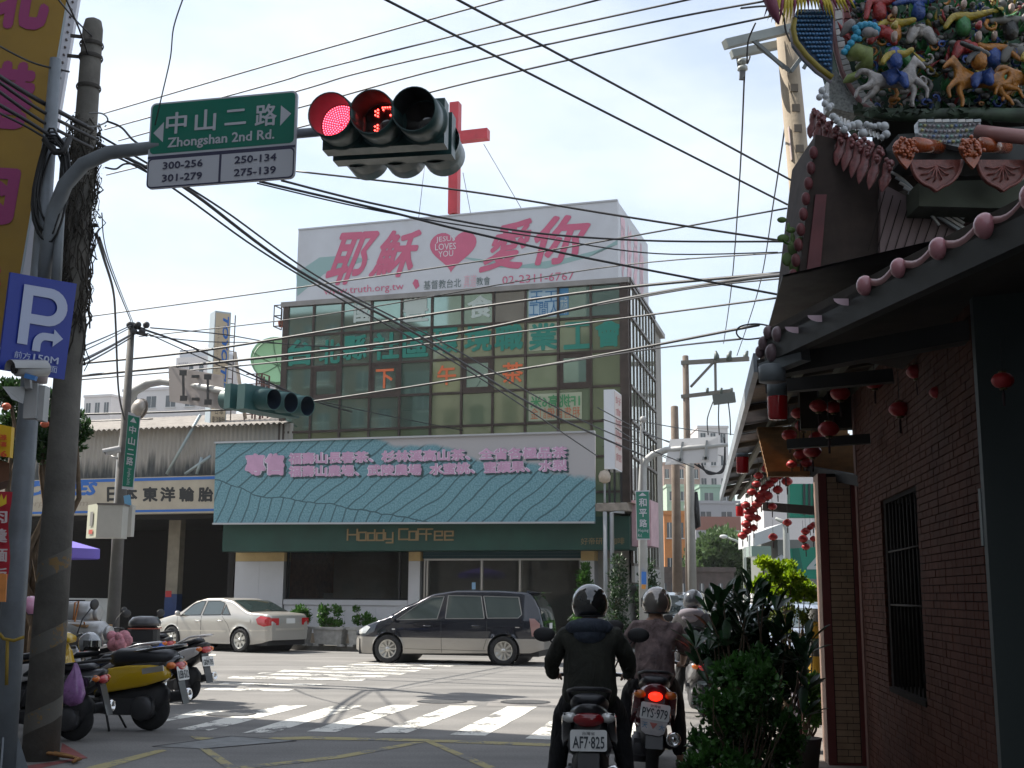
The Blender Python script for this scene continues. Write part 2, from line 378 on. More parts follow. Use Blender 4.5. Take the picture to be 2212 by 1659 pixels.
# side length
def side_len(u):
    q = HIT(u,1000,F.p(0,0,0),F.ex) - F.o;return q.dot(F.ey)
SL = side_len(1432);DEEP = max(8,SL)
TF = T.dot(F.ex) / T.dot(F.ey)      # the side wall is not quite square to the front
def wedge(b,a0,a1,b0,b1,z0,z1):
    q = F.p;return b.hexa([q(a0,b0,z0),q(a1 + TF * b0,b0,z0),q(a1 + TF * b1,b1,z0),q(a0,b1,z0),q(a0,b0,z1),q(a1 + TF * b0,b0,z1),q(a1 + TF * b1,b1,z1),q(a0,b1,z1)])
b = MB();wedge(b,aL + .08,-.12,.10,DEEP - .1,3.2,zr[1] - .02);wedge(b,aL + 1.9,-.12,.35,DEEP - .1,0.1,3.2)
b.build('wall',mat('plaster',(.28,.27,.25),.8,var=.12,vs_=1.5,dirt=(.12,.12,.11),ds=.8),bld)
b = MB();wedge(b,aL - .05,.03,-.10,DEEP,zr[1],zr[0]);b.build('coping',mat('coping_metal',(.24,.23,.22),.5,.2,var=.15,vs_=2),bld)
# panes
frame_cells = {(2,1),(2,3),(2,6),(2,9)}
pane_c = {}
rr = random.Random(4)
rows = zr[1:]
for j in range(len(rows) - 1):
    for i in range(11):
        a0,a1 = acol[i] + .03,acol[i + 1] - .03;z1,z0 = rows[j] - .03,rows[j + 1] + .03
        if j == 0: g = [1,1,1,0,1,1,1,5,1,4,4][i]
        elif j == 1: g = [0,0,0,4,0,2,2,2,3,3,2][i]
        elif j == 2: g = [0,4,0,4,0,6,4,2,3,0,2][i]
        elif j == 3: g = [0,0,0,4,0,2,3,2,3,3,2][i]
        else: g = [3,2,2,3,3,2,2,2,3,2,3][i]
        b = MB()
        # each pane sits very slightly out of true, as fitted glass does
        tx,tz = rr.uniform(-.006,.006),rr.uniform(-.006,.006);q = F.p
        b.hexa([q(a0,.0,z0),q(a1,tx,z0),q(a1,.02,z0),q(a0,.02,z0),q(a0,tz,z1),q(a1,tx + tz,z1),q(a1,.02 + .006,z1),q(a0,.02 + .006,z1)])
        b.build('pane',gmats[g],bld)
        if (j,i) in frame_cells:
            b = MB();t_ = .12
            b.boxf(F,a0,a1,-.03,.0,z1 - t_,z1);b.boxf(F,a0,a1,-.03,.0,z0,z0 + t_);b.boxf(F,a0,a0 + t_,-.03,.0,z0 + t_,z1 - t_);b.boxf(F,a1 - t_,a1,-.03,.0,z0 + t_,z1 - t_)
            b.build('window_frame',brown,bld)
for i,a in enumerate(acol):
    w_ = .035 if 0 < i < 11 else .10
    b = MB();b.boxf(F,a - w_,a + w_ * (1 if i < 11 else 1.6),-.055,.06,zb,zr[1] - .001);b.build('mullion',brown,bld)
for z in rows[1:]:
    b = MB();b.boxf(F,acol[0] + .1,acol[-1] - .1,-.045,.05,z - .035,z + .035);b.build('transom',brown,bld)
# side elevation
NS = 8;sb = [.12 + (SL - .12) * i / NS for i in range(NS + 1)]
S2 = Fr(F.p(0.02,0,0),T)           # a = away along side street, b = towards building
zside = zr[1:6] + [zr[5] - rowh * k for k in (1,2,3,4)]
sg = [mat('side_glass_%d' % i,c,.05,0,1,coat=.7,var=.2,vs_=.8,ior=1.7) for i,c in enumerate([(.20,.23,.17),(.28,.30,.24),(.38,.40,.36),(.14,.16,.13)])]
for j in range(len(zside) - 1):
    for i in range(NS):
        b = MB();b.boxf(S2,sb[i] + .03,sb[i + 1] - .03,.0,.03,zside[j + 1] + .03,zside[j] - .03);b.build('side_pane',sg[rr.choice([0,0,1,2,3])],bld)
for i,a in enumerate(sb):
    b = MB();b.boxf(S2,a - .025,a + .025,-.03,.04,zside[-1],zr[0] - .01);b.build('mullion',brown,bld)
for z in zside + [zr[0]]:
    b = MB();b.boxf(S2,.1,SL,-.05,.03,z - .04,z + .04);b.build('transom',brown,bld)
b = MB();b.boxf(S2,.1,SL,-.07,.02,zside[-1] - .5,zside[-1] - .04);b.build('side_wall',mat('pale_stain',(.33,.32,.30),.8,var=.2,dirt=(.1,.1,.09),ds=1.5),bld)
# window lettering
teal = mat('teal_letters',(.02,.19,.145),.5);orange = mat('orange_letters',(.62,.14,.05),.5)
def fq(u0,v0,u1,v1,k,slope=None):
    """quad on the facade plane k metres in front: TL, TR, BR, BL given by two opposite corners along the facade perspective"""
    a0,z1 = F.hit(u0,v0,-k);a1,z0 = F.hit(u1,v1,-k)
    return [F.p(a0,-k,z1),F.p(a1,-k,z1),F.p(a1,-k,z0),F.p(a0,-k,z0)]
tc_ = [(620,735,677,788),(690,735,735,785),(742,725,792,776),(806,720,862,776),(870,718,925,770),(935,708,990,762),(1003,702,1062,758),
       (1068,700,1130,756),(1142,700,1205,755),(1217,697,1280,752),(1285,690,1345,748)]
for ch,(u0,v0,u1,v1) in zip('台北縣社區環境職業工會',tc_):
    txt(ch,'lettering',teal,bld,fq(u0,v0,u1,v1,.02),bold=.032)
for ch,q_ in zip('下午茶',[(812,798,850,838),(945,790,985,831),(1085,784,1130,827)]):
    txt(ch,'lettering',orange,bld,fq(*q_,.02),bold=.02)
for ch,q_ in zip('咖啡簡餐',[(945,934,985,975),(1083,929,1115,970),(1180,926,1215,965),(1225,924,1262,962)]): pass
wl = mat('white_letters',(.42,.48,.45),.5)
for ch,q_ in zip('國豐食',[(765,650,803,695),(870,645,925,693),(1010,640,1065,685)]):
    txt(ch,'lettering',wl,bld,fq(*q_,.012),bold=.03)
# posters inside glass at the right; the pale one paints a reflected sign
pw = mat('poster_blue',(.30,.42,.50),.4,coat=.5)
b = MB();b.add(fq(1142,625,1208,683,.008),[(0,1,2,3)]);b.build('pane_print',pw,bld)
b = MB();b.add(fq(1208,623,1228,680,.008),[(0,1,2,3)]);b.build('pane_print',mat('poster_deep',(.06,.20,.36),.4),bld)
pbm = mat('poster_ink',(.03,.14,.30),.5)
txt('工玉','lettering',pbm,bld,fq(1145,630,1205,652,.014),mirror=True);txt('人間工','lettering',pbm,bld,fq(1143,655,1206,680,.014),mirror=True);txt('樹林','lettering',wl,bld,fq(1210,640,1226,678,.014),mirror=True)
pp = mat('pane_pale',(.33,.36,.26),.35,coat=.6)
for q_ in ((1142,700,1205,755),(1142,852,1257,905)): b = MB();b.add(fq(*q_,.008),[(0,1,2,3)]);b.build('pane_print',pp,bld)
txt('1F挑高6米','lettering',mat('reflected_green',(.06,.24,.10),.5),bld,fq(1146,855,1253,878,.014),mirror=True,bold=.02)  # mirrored sign words: a reflection painted on the pane
txt('租售自備訂金','lettering',mat('reflected_red',(.42,.13,.06),.5),bld,fq(1146,882,1253,902,.014),mirror=True)
# balcony cage on the left of the top floor
cg = thing('balcony_cage','small brown metal cage with flower pot on the top left corner of the glass building','window cage',F.p(aL,0,9))
b = MB();z0_,z1_ = F.hit(597,705)[1],F.hit(597,660)[1]
for a in (aL - .32,aL - .06):
    for bb in (-.02,.5): b.bar(F.p(a,bb,z0_),F.p(a,bb,z1_),.03)
for z in (z0_,(z0_ + z1_) / 2,z1_): b.bar(F.p(aL - .32,-.02,z),F.p(aL - .06,-.02,z),.03);b.bar(F.p(aL - .32,-.02,z),F.p(aL - .32,.5,z),.03)
b.build('cage_bars',brown,cg)
b = MB();b.lathe(F.p(aL - .18,.2,z0_ + .02),[(.07,0),(.1,.16),(.11,.2)],10);b.build('flower_pot',mat('terracotta',(.35,.12,.08),.8),cg)
# ================================================================ rooftop billboard
bb_ = thing('rooftop_billboard','white rooftop billboard with pink Chinese lettering and a heart above the glass building','billboard',F.p(-5,1,zr[0]),F.rz())
KB = -.9
def hq(u,v,k=KB): a,z = F.hit(u,v,-k);return a,z
a0,zt0 = hq(645,495);a1,zt1 = hq(1334,437);zbm = zr[0] - .05;ztp = (zt0 + zt1) / 2
bw = mat('billboard_white',(.49,.51,.55),.5,var=.05,vs_=1,dirt=(.38,.38,.40),ds=.9,da=.35)
SB = HIT(1400,590,F.p(a1,0,0),F.ex) - F.o;SBb = SB.dot(F.ey)
b = MB();b.boxf(F,a0,a1,-KB,-KB + .12,zbm,ztp);b.build('front_panel',bw,bb_)
b = MB();b.boxf(F,a1 - .12,a1 + .002,-KB + .123,SBb,zbm,ztp);b.build('side_panel',bw,bb_)
b = MB();b.boxf(F,a0,a1,-KB - .03,-KB + .14,ztp,ztp + .05);b.boxf(F,a0,a1,-KB - .03,-KB + .0,zbm,zbm + .06);b.build('panel_edging',mat('galv',(.42,.43,.45),.45,.5),bb_)
pink = mat('pink_print',(.50,.115,.20),.5,var=.06,vs_=2)
KT = -(-KB) 
def bq(u0,v0,u1,v1,z1_,z0_,v2,v3):
    "corners TL(u0,v0) TR(u1,v1) BR(z1_,z0_) BL(v2,v3) on the billboard plane"
    r = []
    for u,v in ((u0,v0),(u1,v1),(z1_,z0_),(v2,v3)):
        a,z = F.hit(u,v,-KB - .004);r.append(F.p(a,-KB - .004,z))
    return r
sw = MB();pts = []
def bp(u,v,e=-.004): a,z = F.hit(u,v,-KB + e);return F.p(a,-KB + e,z)
sw.add([bp(u,v) for u,v in [(640,590),(690,556),(740,552),(800,560),(700,592),(642,640)]],[tuple(range(6))]);sw.build('printed_swoosh',mat('teal_print',(.25,.38,.38),.5),bb_,fix=False);sw = MB()
sw.add([bp(u,v) for u,v in [(1334,518),(1270,556),(1180,580),(1080,578),(980,552),(1040,560),(1130,572),(1230,556),(1290,540),(1334,528)]][:10],[(0,1,8,9),(1,2,7,8),(2,3,6,7),(3,4,5,6)])
sw.build('printed_swoosh',mat('teal_print',(.25,.38,.38),.5),bb_,fix=False)
for ch,q_ in zip('耶穌愛你',[(718,503,822,498,795,612,700,618),(812,500,912,494,905,598,795,600),(1060,485,1150,470,1145,578,1032,590),(1150,470,1280,460,1265,568,1155,574)]):
    u0,v0,u1,v1,x2,y2,x3,y3 = q_
    o = txt(ch,'lettering',pink,bb_,[bp(u0,v0,-.008),bp(u1,v1,-.008),bp(x2,y2,-.008),bp(x3,y3,-.008)],bold=.028,shear=.3)
hp = []
for i in range(40):
    t = 2 * pi * i / 40;x = 16 * sin(t) ** 3;y = 13 * cos(t) - 5 * cos(2 * t) - 2 * cos(3 * t) - cos(4 * t)
    hp.append(bp(978 + x * 3.15 + y * .25,538 - y * 3.05 - x * .18,-.009))
b = MB();b.add(hp,[tuple(range(40))]);b.build('heart_print',pink,bb_,fix=False)
ww = mat('print_white',(.62,.63,.66),.5)
for s,(u0,v0,u1,v1) in (('JESUS',(942,512,983,526)),('LOVES',(940,527,985,541)),('YOU',(947,543,979,556))):
    txt(s,'lettering',ww,bb_,[bp(u0,v0,-.014),bp(u1,v0 - 3,-.014),bp(u1,v1 - 3,-.014),bp(u0,v1,-.014)])
txt('www.truth.org.tw','lettering',pink,bb_,[bp(700,622,-.01),bp(872,610,-.01),bp(872,630,-.01),bp(700,642,-.01)],res=2)
txt('基督教台北','lettering',mat('print_green',(.10,.14,.14),.5),bb_,[bp(915,607,-.01),bp(996,601,-.01),bp(996,620,-.01),bp(915,626,-.01)],res=2)
txt('真道','lettering',mat('print_pale_pink',(.6,.38,.44),.5),bb_,[bp(1003,594,-.01),bp(1030,592,-.01),bp(1028,620,-.01),bp(1001,622,-.01)],res=2)
txt('教會','lettering',MATS['print_green'],bb_,[bp(1029,599,-.01),bp(1059,597,-.01),bp(1059,615,-.01),bp(1029,617,-.01)],res=2)
txt('02-2311-6767','lettering',pink,bb_,[bp(1085,597,-.01),bp(1240,586,-.01),bp(1240,604,-.01),bp(1085,614,-.01)],res=2)
b = MB();b.add([bp(891,612,-.01),bp(896,603,-.01),bp(903,605,-.01),bp(906,618,-.01),bp(898,625,-.01)],[(0,1,2,3,4)]);b.build('emblem',pink,bb_,fix=False)
# side panel lettering (the same words seen edge-on)
for i,ch in enumerate('耶穌愛你'):
    s0 = 1.2 + i * (SBb - 1.5) / 4.3;s1 = s0 + (SBb - 1.5) / 5.6;q = lambda s,z: F.p(a1 + .004,-KB * 1.0 * 0 + s,z)
    txt(ch,'lettering',MATS['print_pale_pink'],bb_,[q(s0,ztp - .3),q(s1,ztp - .3),q(s1,zbm + .5),q(s0,zbm + .5)],bold=.04,shear=.2)
# ================================================================ red cross with guy wires and hipped roof block
kx = -5.0
cr = thing('red_cross','tall red cross standing on the roof behind the white billboard','cross',F.p(*[F.hit(977,500,-kx)[0],-kx,zr[0]]))
ac,zc = F.hit(977,460,-kx);zt = F.hit(977,220,-kx)[1];za = F.hit(1020,290,-kx)[1];hw = .29;ar = F.hit(1052,290,-kx)[0] - ac
redp = mat('red_paint',(.46,.035,.05),.45,var=.15,vs_=1.5,dirt=(.30,.04,.05),ds=2)
b = MB();b.boxf(F,ac - hw * .6,ac + hw * .6,-kx,-kx + .34,zc,zt);b.build('cross_post',redp,cr)
b = MB()
for s in (-1,1): b.boxf(F,ac + s * hw * .6,ac + s * ar,-kx + .003,-kx + .337,za - .19,za + .19)
b.build('cross_arm',redp,cr)
b = MB();b.tube([F.p(ac,-kx + .17,zc - 1.2),F.p(ac,-kx + .17,zc)],.11,10);b.build('mounting_pipe',mat('rust_red',(.30,.06,.03),.6),cr)
wire = mat('guy_wire',(.12,.12,.13),.5,.5)
for (u,v,uu,vv) in ((905,345,900,478),(997,370,1014,460),(1042,308,1128,455)):
    a_,z_ = F.hit(u,v,-kx);c_,y_ = F.hit(uu,vv,-kx)
    if u == 905: a_ = ac - (F.hit(1042,308,-kx)[0] - ac);z_ = F.hit(1042,308,-kx)[1]
    b = MB();b.tube([F.p(a_,-kx + .15,z_),F.p(c_,-kx + .15,y_)],.012,5);b.build('guy_wire',wire,cr)
rf = thing('roof_hut','dark hipped roof block at the foot of the red cross','roof hut',F.p(ac,-kx + 1,zr[0]))
zr_ = F.hit(985,452,-6.5)[1];ze_ = F.hit(1100,470,-6.5)[1] - .2;aa,ab_ = F.hit(900,475,-6.5)[0],F.hit(1110,470,-6.5)[0]
b = MB();q = F.p;b.add([q(aa,5.6,ze_),q(ab_,5.6,ze_),q(ab_,8.2,ze_),q(aa,8.2,ze_),q((aa + ab_) / 2 - .5,6.6,zr_),q((aa + ab_) / 2 + .4,6.6,zr_)],[(0,1,5,4),(1,2,5),(2,3,4,5),(3,0,4)]);b.build('hipped_roof',mat('dark_roof',(.09,.11,.11),.6),rf)
b = MB();b.boxf(F,aa + .2,ab_ - .2,5.8,8,zr[0],ze_);b.build('hut_wall',MATS['plaster'],rf)
# ================================================================ tea advertising board
ts = thing('tea_sign_board','long turquoise tea field billboard with pink lettering over the coffee shop','billboard',F.p(-5,-1.5,3.2),F.rz())
KS = 1.5
def sp(u,v,k=KS): a,z = F.hit(u,v,-k);return F.p(a,-k,z)
def mtea():
    m = mat('tea_field_print',(.10,.30,.36),.55);t,b = nodes_of(m);n = t.nodes.new;l = t.links.new
    tcn = n('ShaderNodeTexCoord');sep = n('ShaderNodeSeparateXYZ');l(tcn.outputs['Object'],sep.inputs[0])
    # curved furrows: distorted bands
    mpn = n('ShaderNodeMapping');mpn.inputs['Rotation'].default_value = (0,radians(-50),0);l(tcn.outputs['Object'],mpn.inputs[0])
    wv = n('ShaderNodeTexWave');wv.wave_type = 'BANDS';wv.bands_direction = 'X';wv.inputs['Scale'].default_value = .85;wv.inputs['Distortion'].default_value = 9;wv.inputs['Detail'].default_value = 2.5;wv.inputs['Detail Scale'].default_value = .32;wv.inputs['Detail Roughness'].default_value = .62
    l(mpn.outputs[0],wv.inputs['Vector'])
    r = n('ShaderNodeValToRGB');r.color_ramp.elements[0].position = .0;r.color_ramp.elements[1].position = .07
    r.color_ramp.elements[0].color = (0,0,0,1);r.color_ramp.elements[1].color = (1,1,1,1)
    mp2 = n('ShaderNodeMapping');mp2.inputs['Rotation'].default_value = (0,radians(-24),0);l(tcn.outputs['Object'],mp2.inputs[0])
    wv2 = n('ShaderNodeTexWave');wv2.wave_type = 'BANDS';wv2.bands_direction = 'X';wv2.inputs['Scale'].default_value = .9;wv2.inputs['Distortion'].default_value = 7;wv2.inputs['Detail'].default_value = 2.5;wv2.inputs['Detail Scale'].default_value = .4;l(mp2.outputs[0],wv2.inputs['Vector'])
    nb_ = n('ShaderNodeTexNoise');nb_.inputs['Scale'].default_value = .45;nb_.inputs['Detail'].default_value = 5;l(tcn.outputs['Object'],nb_.inputs['Vector'])
    h1 = n('ShaderNodeMath');h1.operation = 'MULTIPLY_ADD';h1.inputs[1].default_value = .2;l(sep.outputs[0],h1.inputs[0]);l(sep.outputs[2],h1.inputs[2])
    h2 = n('ShaderNodeMath');h2.operation = 'MULTIPLY_ADD';h2.inputs[1].default_value = .8;l(nb_.outputs[0],h2.inputs[0]);l(h1.outputs[0],h2.inputs[2])
    h3 = n('ShaderNodeMath');h3.operation = 'SUBTRACT';h3.inputs[1].default_value = .62;l(h2.outputs[0],h3.inputs[0]);h4 = n('ShaderNodeMath');h4.operation = 'GREATER_THAN';h4.inputs[1].default_value = 0;l(h3.outputs[0],h4.inputs[0])
    h5 = n('ShaderNodeMath');h5.operation = 'ABSOLUTE';l(h3.outputs[0],h5.inputs[0]);h6 = n('ShaderNodeMath');h6.operation = 'GREATER_THAN';h6.inputs[1].default_value = .018;l(h5.outputs[0],h6.inputs[0])
    wm_ = n('ShaderNodeMixRGB');l(h4.outputs[0],wm_.inputs[0]);l(wv2.outputs[0],wm_.inputs[1]);l(wv.outputs[0],wm_.inputs[2]);l(wm_.outputs[0],r.inputs[0]);h7 = n('ShaderNodeMath');h7.operation = 'MULTIPLY';l(r.outputs[0],h7.inputs[0]);l(h6.outputs[0],h7.inputs[1])
    nn = n('ShaderNodeTexNoise');nn.inputs['Scale'].default_value = 22;nn.inputs['Detail'].default_value = 6;l(tcn.outputs['Object'],nn.inputs['Vector'])
    r2 = n('ShaderNodeValToRGB');r2.color_ramp.elements[0].position = .35;r2.color_ramp.elements[1].position = .65
    r2.color_ramp.elements[0].color = (.085,.20,.24,1);r2.color_ramp.elements[1].color = (.17,.33,.38,1);l(nn.outputs[0],r2.inputs[0])
    mm = n('ShaderNodeMixRGB');mm.inputs[1].default_value = (.04,.095,.115,1);l(h7.outputs[0],mm.inputs[0]);l(r2.outputs[0],mm.inputs[2])
    # pale misty upper right corner of the print
    n3 = n('ShaderNodeTexNoise');n3.inputs['Scale'].default_value = .55;n3.inputs['Detail'].default_value = 6;l(tcn.outputs['Object'],n3.inputs['Vector'])
    m1 = n('ShaderNodeMath');m1.operation = 'MULTIPLY';m1.inputs[1].default_value = .20;l(sep.outputs[0],m1.inputs[0])
    m2 = n('ShaderNodeMath');m2.operation = 'ADD';l(m1.outputs[0],m2.inputs[0]);l(sep.outputs[2],m2.inputs[1])
    m3 = n('ShaderNodeMath');m3.operation = 'ADD';l(m2.outputs[0],m3.inputs[0]);l(n3.outputs[0],m3.inputs[1])
    mr = n('ShaderNodeMapRange');mr.inputs['From Min'].default_value = TEAZ;mr.inputs['From Max'].default_value = TEAZ + .12;l(m3.outputs[0],mr.inputs[0])
    m5 = n('ShaderNodeMixRGB');m5.inputs[2].default_value = (.36,.35,.36,1);l(mr.outputs[0],m5.inputs[0]);l(mm.outputs[0],m5.inputs[1]);l(m5.outputs[0],b.inputs['Base Color']);return m
qTL,qTR,qBR,qBL = sp(466,958),sp(1285,934),sp(1285,1127),sp(461,1130)
TEAZ = qTR.z - 3.2 + .02
b = MB();n_ = F.ey * .1
tb = MB();tb.hexa([qBL,qBR,qBR + n_,qBL + n_,qTL,qTR,qTR + n_,qTL + n_]);tb.build('print_panel',mtea(),ts)
b = MB();b.bar(qTL + UP * .02,qTR + UP * .02,.14,.05);b.bar(qBL - UP * .02,qBR - UP * .02,.14,.05);b.build('board_edging',mat('galv',(.4,.4,.4)),ts)
b = MB()
for i in range(7): a = qBL.lerp(qBR,.08 + i * .14) + F.ey * .1;b.bar(a + UP * 1,a + F.ey * 1.25 + UP * .4,.06)
b.build('support_struts',mat('steel_grey',(.2,.2,.2),.5,.6),ts)
lav = mat('lavender_letters',(.50,.30,.44),.5,var=.1,vs_=3);shd = mat('letter_outline',(.62,.58,.66),.5);shk = mat('letter_backing',(.04,.08,.09),.6)
def tea(s,u0,v0,u1,v1,dv,bold):
    for mt,dx,dy,bo,th in ((shk,4,4,bold + .04,.012),(shd,0,0,bold + .045,.02),(lav,0,0,bold,.03)):
        txt(s,'lettering',mt,ts,[sp(u0 + dx,v0 + dy),sp(u1 + dx,v0 + dy + dv),sp(u1 + dx,v1 + dy + dv),sp(u0 + dx,v1 + dy)],bold=bo,thick=th,res=2,spread=1.0)
tea('專售',530,980,616,1028,-1,.05)
tea('福壽山長春茶、杉林溪高山茶、全省各極品茶',624,978,1226,1004,-14,.03)
tea('福壽山農場、武陵農場',624,1006,912,1031,-4,.03)
tea('水蜜桃、蜜蘋果、水梨',928,1001,1226,1027,-9,.03)
# ================================================================ coffee shop fascia and front
KF = 1.15
fs = thing('shop_fascia','dark green fascia board lettered Hoddy Coffee under the tea billboard','shop sign',F.p(-5,-1,2.9),F.rz())
zb_ = F.hit(1350,1187,-KF)[1];zt_ = F.hit(1350,1115,-KF)[1];af0 = F.hit(481,1160,-KF)[0];af1 = F.hit(1360,1160,-KF)[0]
dg = mat('fascia_green',(.008,.045,.032),.55,var=.2,vs_=1.5)
b = MB();b.boxf(F,af0,af1,-KF,-.15,zb_,zt_);b.build('fascia_board',dg,fs)
gold = mat('dull_gold',(.22,.15,.07),.5)
q = lambda u0,v0,u1,v1: [sp(u0,v0,KF),sp(u1,v0 - 1,KF),sp(u1,v1 - 1,KF),sp(u0,v1,KF)]
for s,u0,u1,v0,v1 in (('H',751,771,1144,1166),('o',775,790,1150,1167),('d',795,809,1145,1167),('d',814,828,1145,1167),('y',832,848,1151,1172),('C',862,880,1143,1165),
                          ('o',884,899,1148,1166),('F',903,916,1143,1166),('F',921,933,1143,1166),('e',939,955,1148,1166),('e',961,978,1148,1166)):
    # squared pixel style letters built of bars
    segs = {'H': [(0,0,0,1),(1,0,1,1),(0,.5,1,.5)],'o': [(0,0,1,0),(1,0,1,1),(1,1,0,1),(0,1,0,0)],'d': [(0,0,1,0),(1,0,1,1.0),(1,.7,0,.7),(0,.7,0,0)],
            'y': [(0,1,0,.35),(0,.35,1,.35),(1,1,1,0),(1,0,.2,0)],'C': [(1,0,0,0),(0,0,0,1),(0,1,1,1)],'F': [(0,0,0,1),(0,1,1,1),(-.3,.55,.8,.55)],
            'e': [(1,0,0,0),(0,0,0,1),(0,1,1,1),(1,1,1,.5),(1,.5,0,.5)]}[s]
    b = MB();aa0,zz1 = F.hit(u0,v0,-KF - .03);aa1,zz0 = F.hit(u1,v1,-KF - .03);w_ = .035
    for x0,y0,x1,y1 in segs:
        X0,X1 = sorted((aa0 + (aa1 - aa0) * x0,aa0 + (aa1 - aa0) * x1));Y0,Y1 = sorted((zz0 + (zz1 - zz0) * y0,zz0 + (zz1 - zz0) * y1))
        b.boxf(F,X0 - w_ * .7,X1 + w_ * .7,-KF - .03 - random.random() * .002,-KF,Y0 - w_ * .6,Y1 + w_ * .6)
    b.build('lettering',gold,fs)
txt('好帝研','lettering',gold,fs,q(1255,1162,1302,1177),res=2,off=.01);txt('咖啡','lettering',gold,fs,q(1318,1162,1349,1177),res=2,off=.01)
sh = thing('coffee_shop','coffee shop front with white tiled piers and dark shop window behind the sedan and minivan','shop',F.p(-5,0,0),F.rz())
wt = mat('white_tile',(.50,.50,.52),.35,var=.05,vs_=1.5,dirt=(.34,.34,.34),ds=1.5,da=.35);be = mat('beige_band',(.46,.33,.15),.6,var=.1);so_ = mat('base_course',(.22,.17,.12),.7)
def fa(u,k=.1,v=1250): return F.hit(u,v,-k)[0]
def fz(v,k=.1,u=1000): return F.hit(u,v,-k)[1]
zband = fz(1212,u=880)
ztop = zb_ + .25
def pier(u0,u1,deep=.35):
    x0,x1 = fa(u0),fa(u1);z = .13
    levels = [.42,1.32,zband]
    b = MB();b.boxf(F,x0,x1,-.1,deep,zband + .003,ztop);b.build('beige_tile',be,sh)
    b = MB();b.boxf(F,x0 + .004,x1 - .004,-.095,deep,.13,ztop - .01);b.build('pier_core',mat('grout',(.2,.2,.2),.8),sh)
    n = max(1,round((x1 - x0) / .75));
    zs = [.42,1.27,zband]
    for j in range(2):
        for i in range(n):
            t = MB();t.boxf(F,x0 + (x1 - x0) * i / n + .003,x0 + (x1 - x0) * (i + 1) / n - .003,-.102,-.09,zs[j] + .003,zs[j + 1] - .003);t.build('wall_tile',wt,sh)
    t = MB();t.boxf(F,x0,x1,-.104,deep,.13,.418);t.build('base_course',so_,sh)
pier(507,612);pier(882,907);pier(1255,1284)
x0,x1 = fa(614),fa(881);zs1 = fz(1296,u=750);zs2 = fz(1308,u=750)
b = MB();b.boxf(F,x0,x1,-.10,.3,zs2 + .01,zs1);b.build('window_sill',wt,sh)
for i in range(4):
    b = MB();b.boxf(F,x0 + (x1 - x0) * i / 4 + .003,x0 + (x1 - x0) * (i + 1) / 4 - .003,-.06,.3,.42,zs2);b.build('wall_tile',wt,sh)
b = MB();b.boxf(F,x0,x1,-.07,.3,.13,.417);b.build('base_course',so_,sh)
sg_ = mat('shop_glass',(.012,.008,.007),.03,0,1,coat=1,ior=1.6)
dk = mat('dark_room',(.035,.02,.016),.9,var=.3);blk = mat('black_metal',(.02,.02,.022),.4,.4)
xs = fa(863,-.1)
for c0,c1 in ((x0,xs),(xs + .04,x1)):
    b = MB();b.boxf(F,c0 + .03,c1 - .02,.06,.075,zs1 + .02,zb_ + .15);b.build('shop_window',mat('clear_glass',(.55,.55,.52),.02,0,.5,trans=1,ior=1.3),sh)
b = MB()
for z in (zs1 + .001,zb_ + .15): b.boxf(F,x0,x1,.03,.1,z,z + .05)
for a in (x0,xs,x1 - .05): b.boxf(F,a,a + .05,.035,.105,zs1 + .05,zb_ + .15)
b.build('window_frame',blk,sh)
# room behind
b = MB();b.boxf(F,x0 - .05,fa(1284),4.6,4.7,.13,ztop);b.boxf(F,x0 - .1,x0 - .05,.36,4.6,.13,ztop);b.boxf(F,x0 - .05,fa(1284),.4,4.6,ztop,ztop + .05)
b.build('room_walls',mat('brick_interior',(.22,.085,.06),.85,var=.4,vs_=6),sh)
b = MB();b.boxf(F,x0 - .05,fa(1284),.36,4.6,.13,.16);b.build('room_floor',mat('floor_dark',(.06,.05,.045),.5),sh)
ov = thing('coffee_machine','grey oven cabinet standing behind the coffee shop window','oven',F.p(fa(690),1,.16));a = fa(690)
b = MB();b.boxf(F,a - .28,a + .40,.8,1.4,.16,1.62);b.boxf(F,a - .27,a + .14,.79,.8,1.48,1.58);b.build('cabinet',mat('dull_steel',(.22,.23,.23),.4,.5),ov)
b = MB();b.boxf(F,a - .25,a + .1,.785,.8,.7,1.42);b.build('oven_door',mat('black_gloss',(.02,.02,.02),.1),ov)
b = MB();a = fa(640);b.boxf(F,fa(830) ,x1 + .2,1.2,2.6,.16,1.1);b.boxf(F,fa(840),x1 + .1,1.5,2.0,1.55,1.85)
tag(b.build('shop_counter',mat('counter_cream',(.26,.24,.17),.6)),'cream counter and hood inside the coffee shop window at its right end','counter')
# door opening, glazing, rolling shutter
d0,d1 = fa(911),fa(1254);zsh = fz(1206,u=1100)
st = MB();k = zsh
i = 0
while k < ztop - .09:
    t = MB();t.boxf(F,d0,d1,-.04 + .01 * (i % 2),.02,k,k + .082);t.build('shutter_slat',mat('shutter_teal',(.012,.045,.055),.5,.3),sh);k += .085;i += 1
b = MB()
for u in (911,917,1035,1118,1250): b.boxf(F,fa(u),fa(u) + .05,.05,.11,.13,zsh)
b.boxf(F,d0,d1,.052,.108,zsh - .05,zsh - .002);b.build('door_frame',mat('alu_bright',(.45,.44,.42),.3,.8),sh)
for c0,c1 in ((920,1033),(1038,1116),(1122,1248)):
    b = MB();b.boxf(F,fa(c0) + .04,fa(c1) - .01,.07,.08,.16,zsh - .06);b.build('glass_door',MATS['clear_glass'],sh)
b = MB();b.boxf(F,fa(1016),fa(1024),.04,.05,fz(1273,u=1020),fz(1258,u=1020));b.build('notice',mat('notice_blue',(.25,.42,.62),.5),sh)
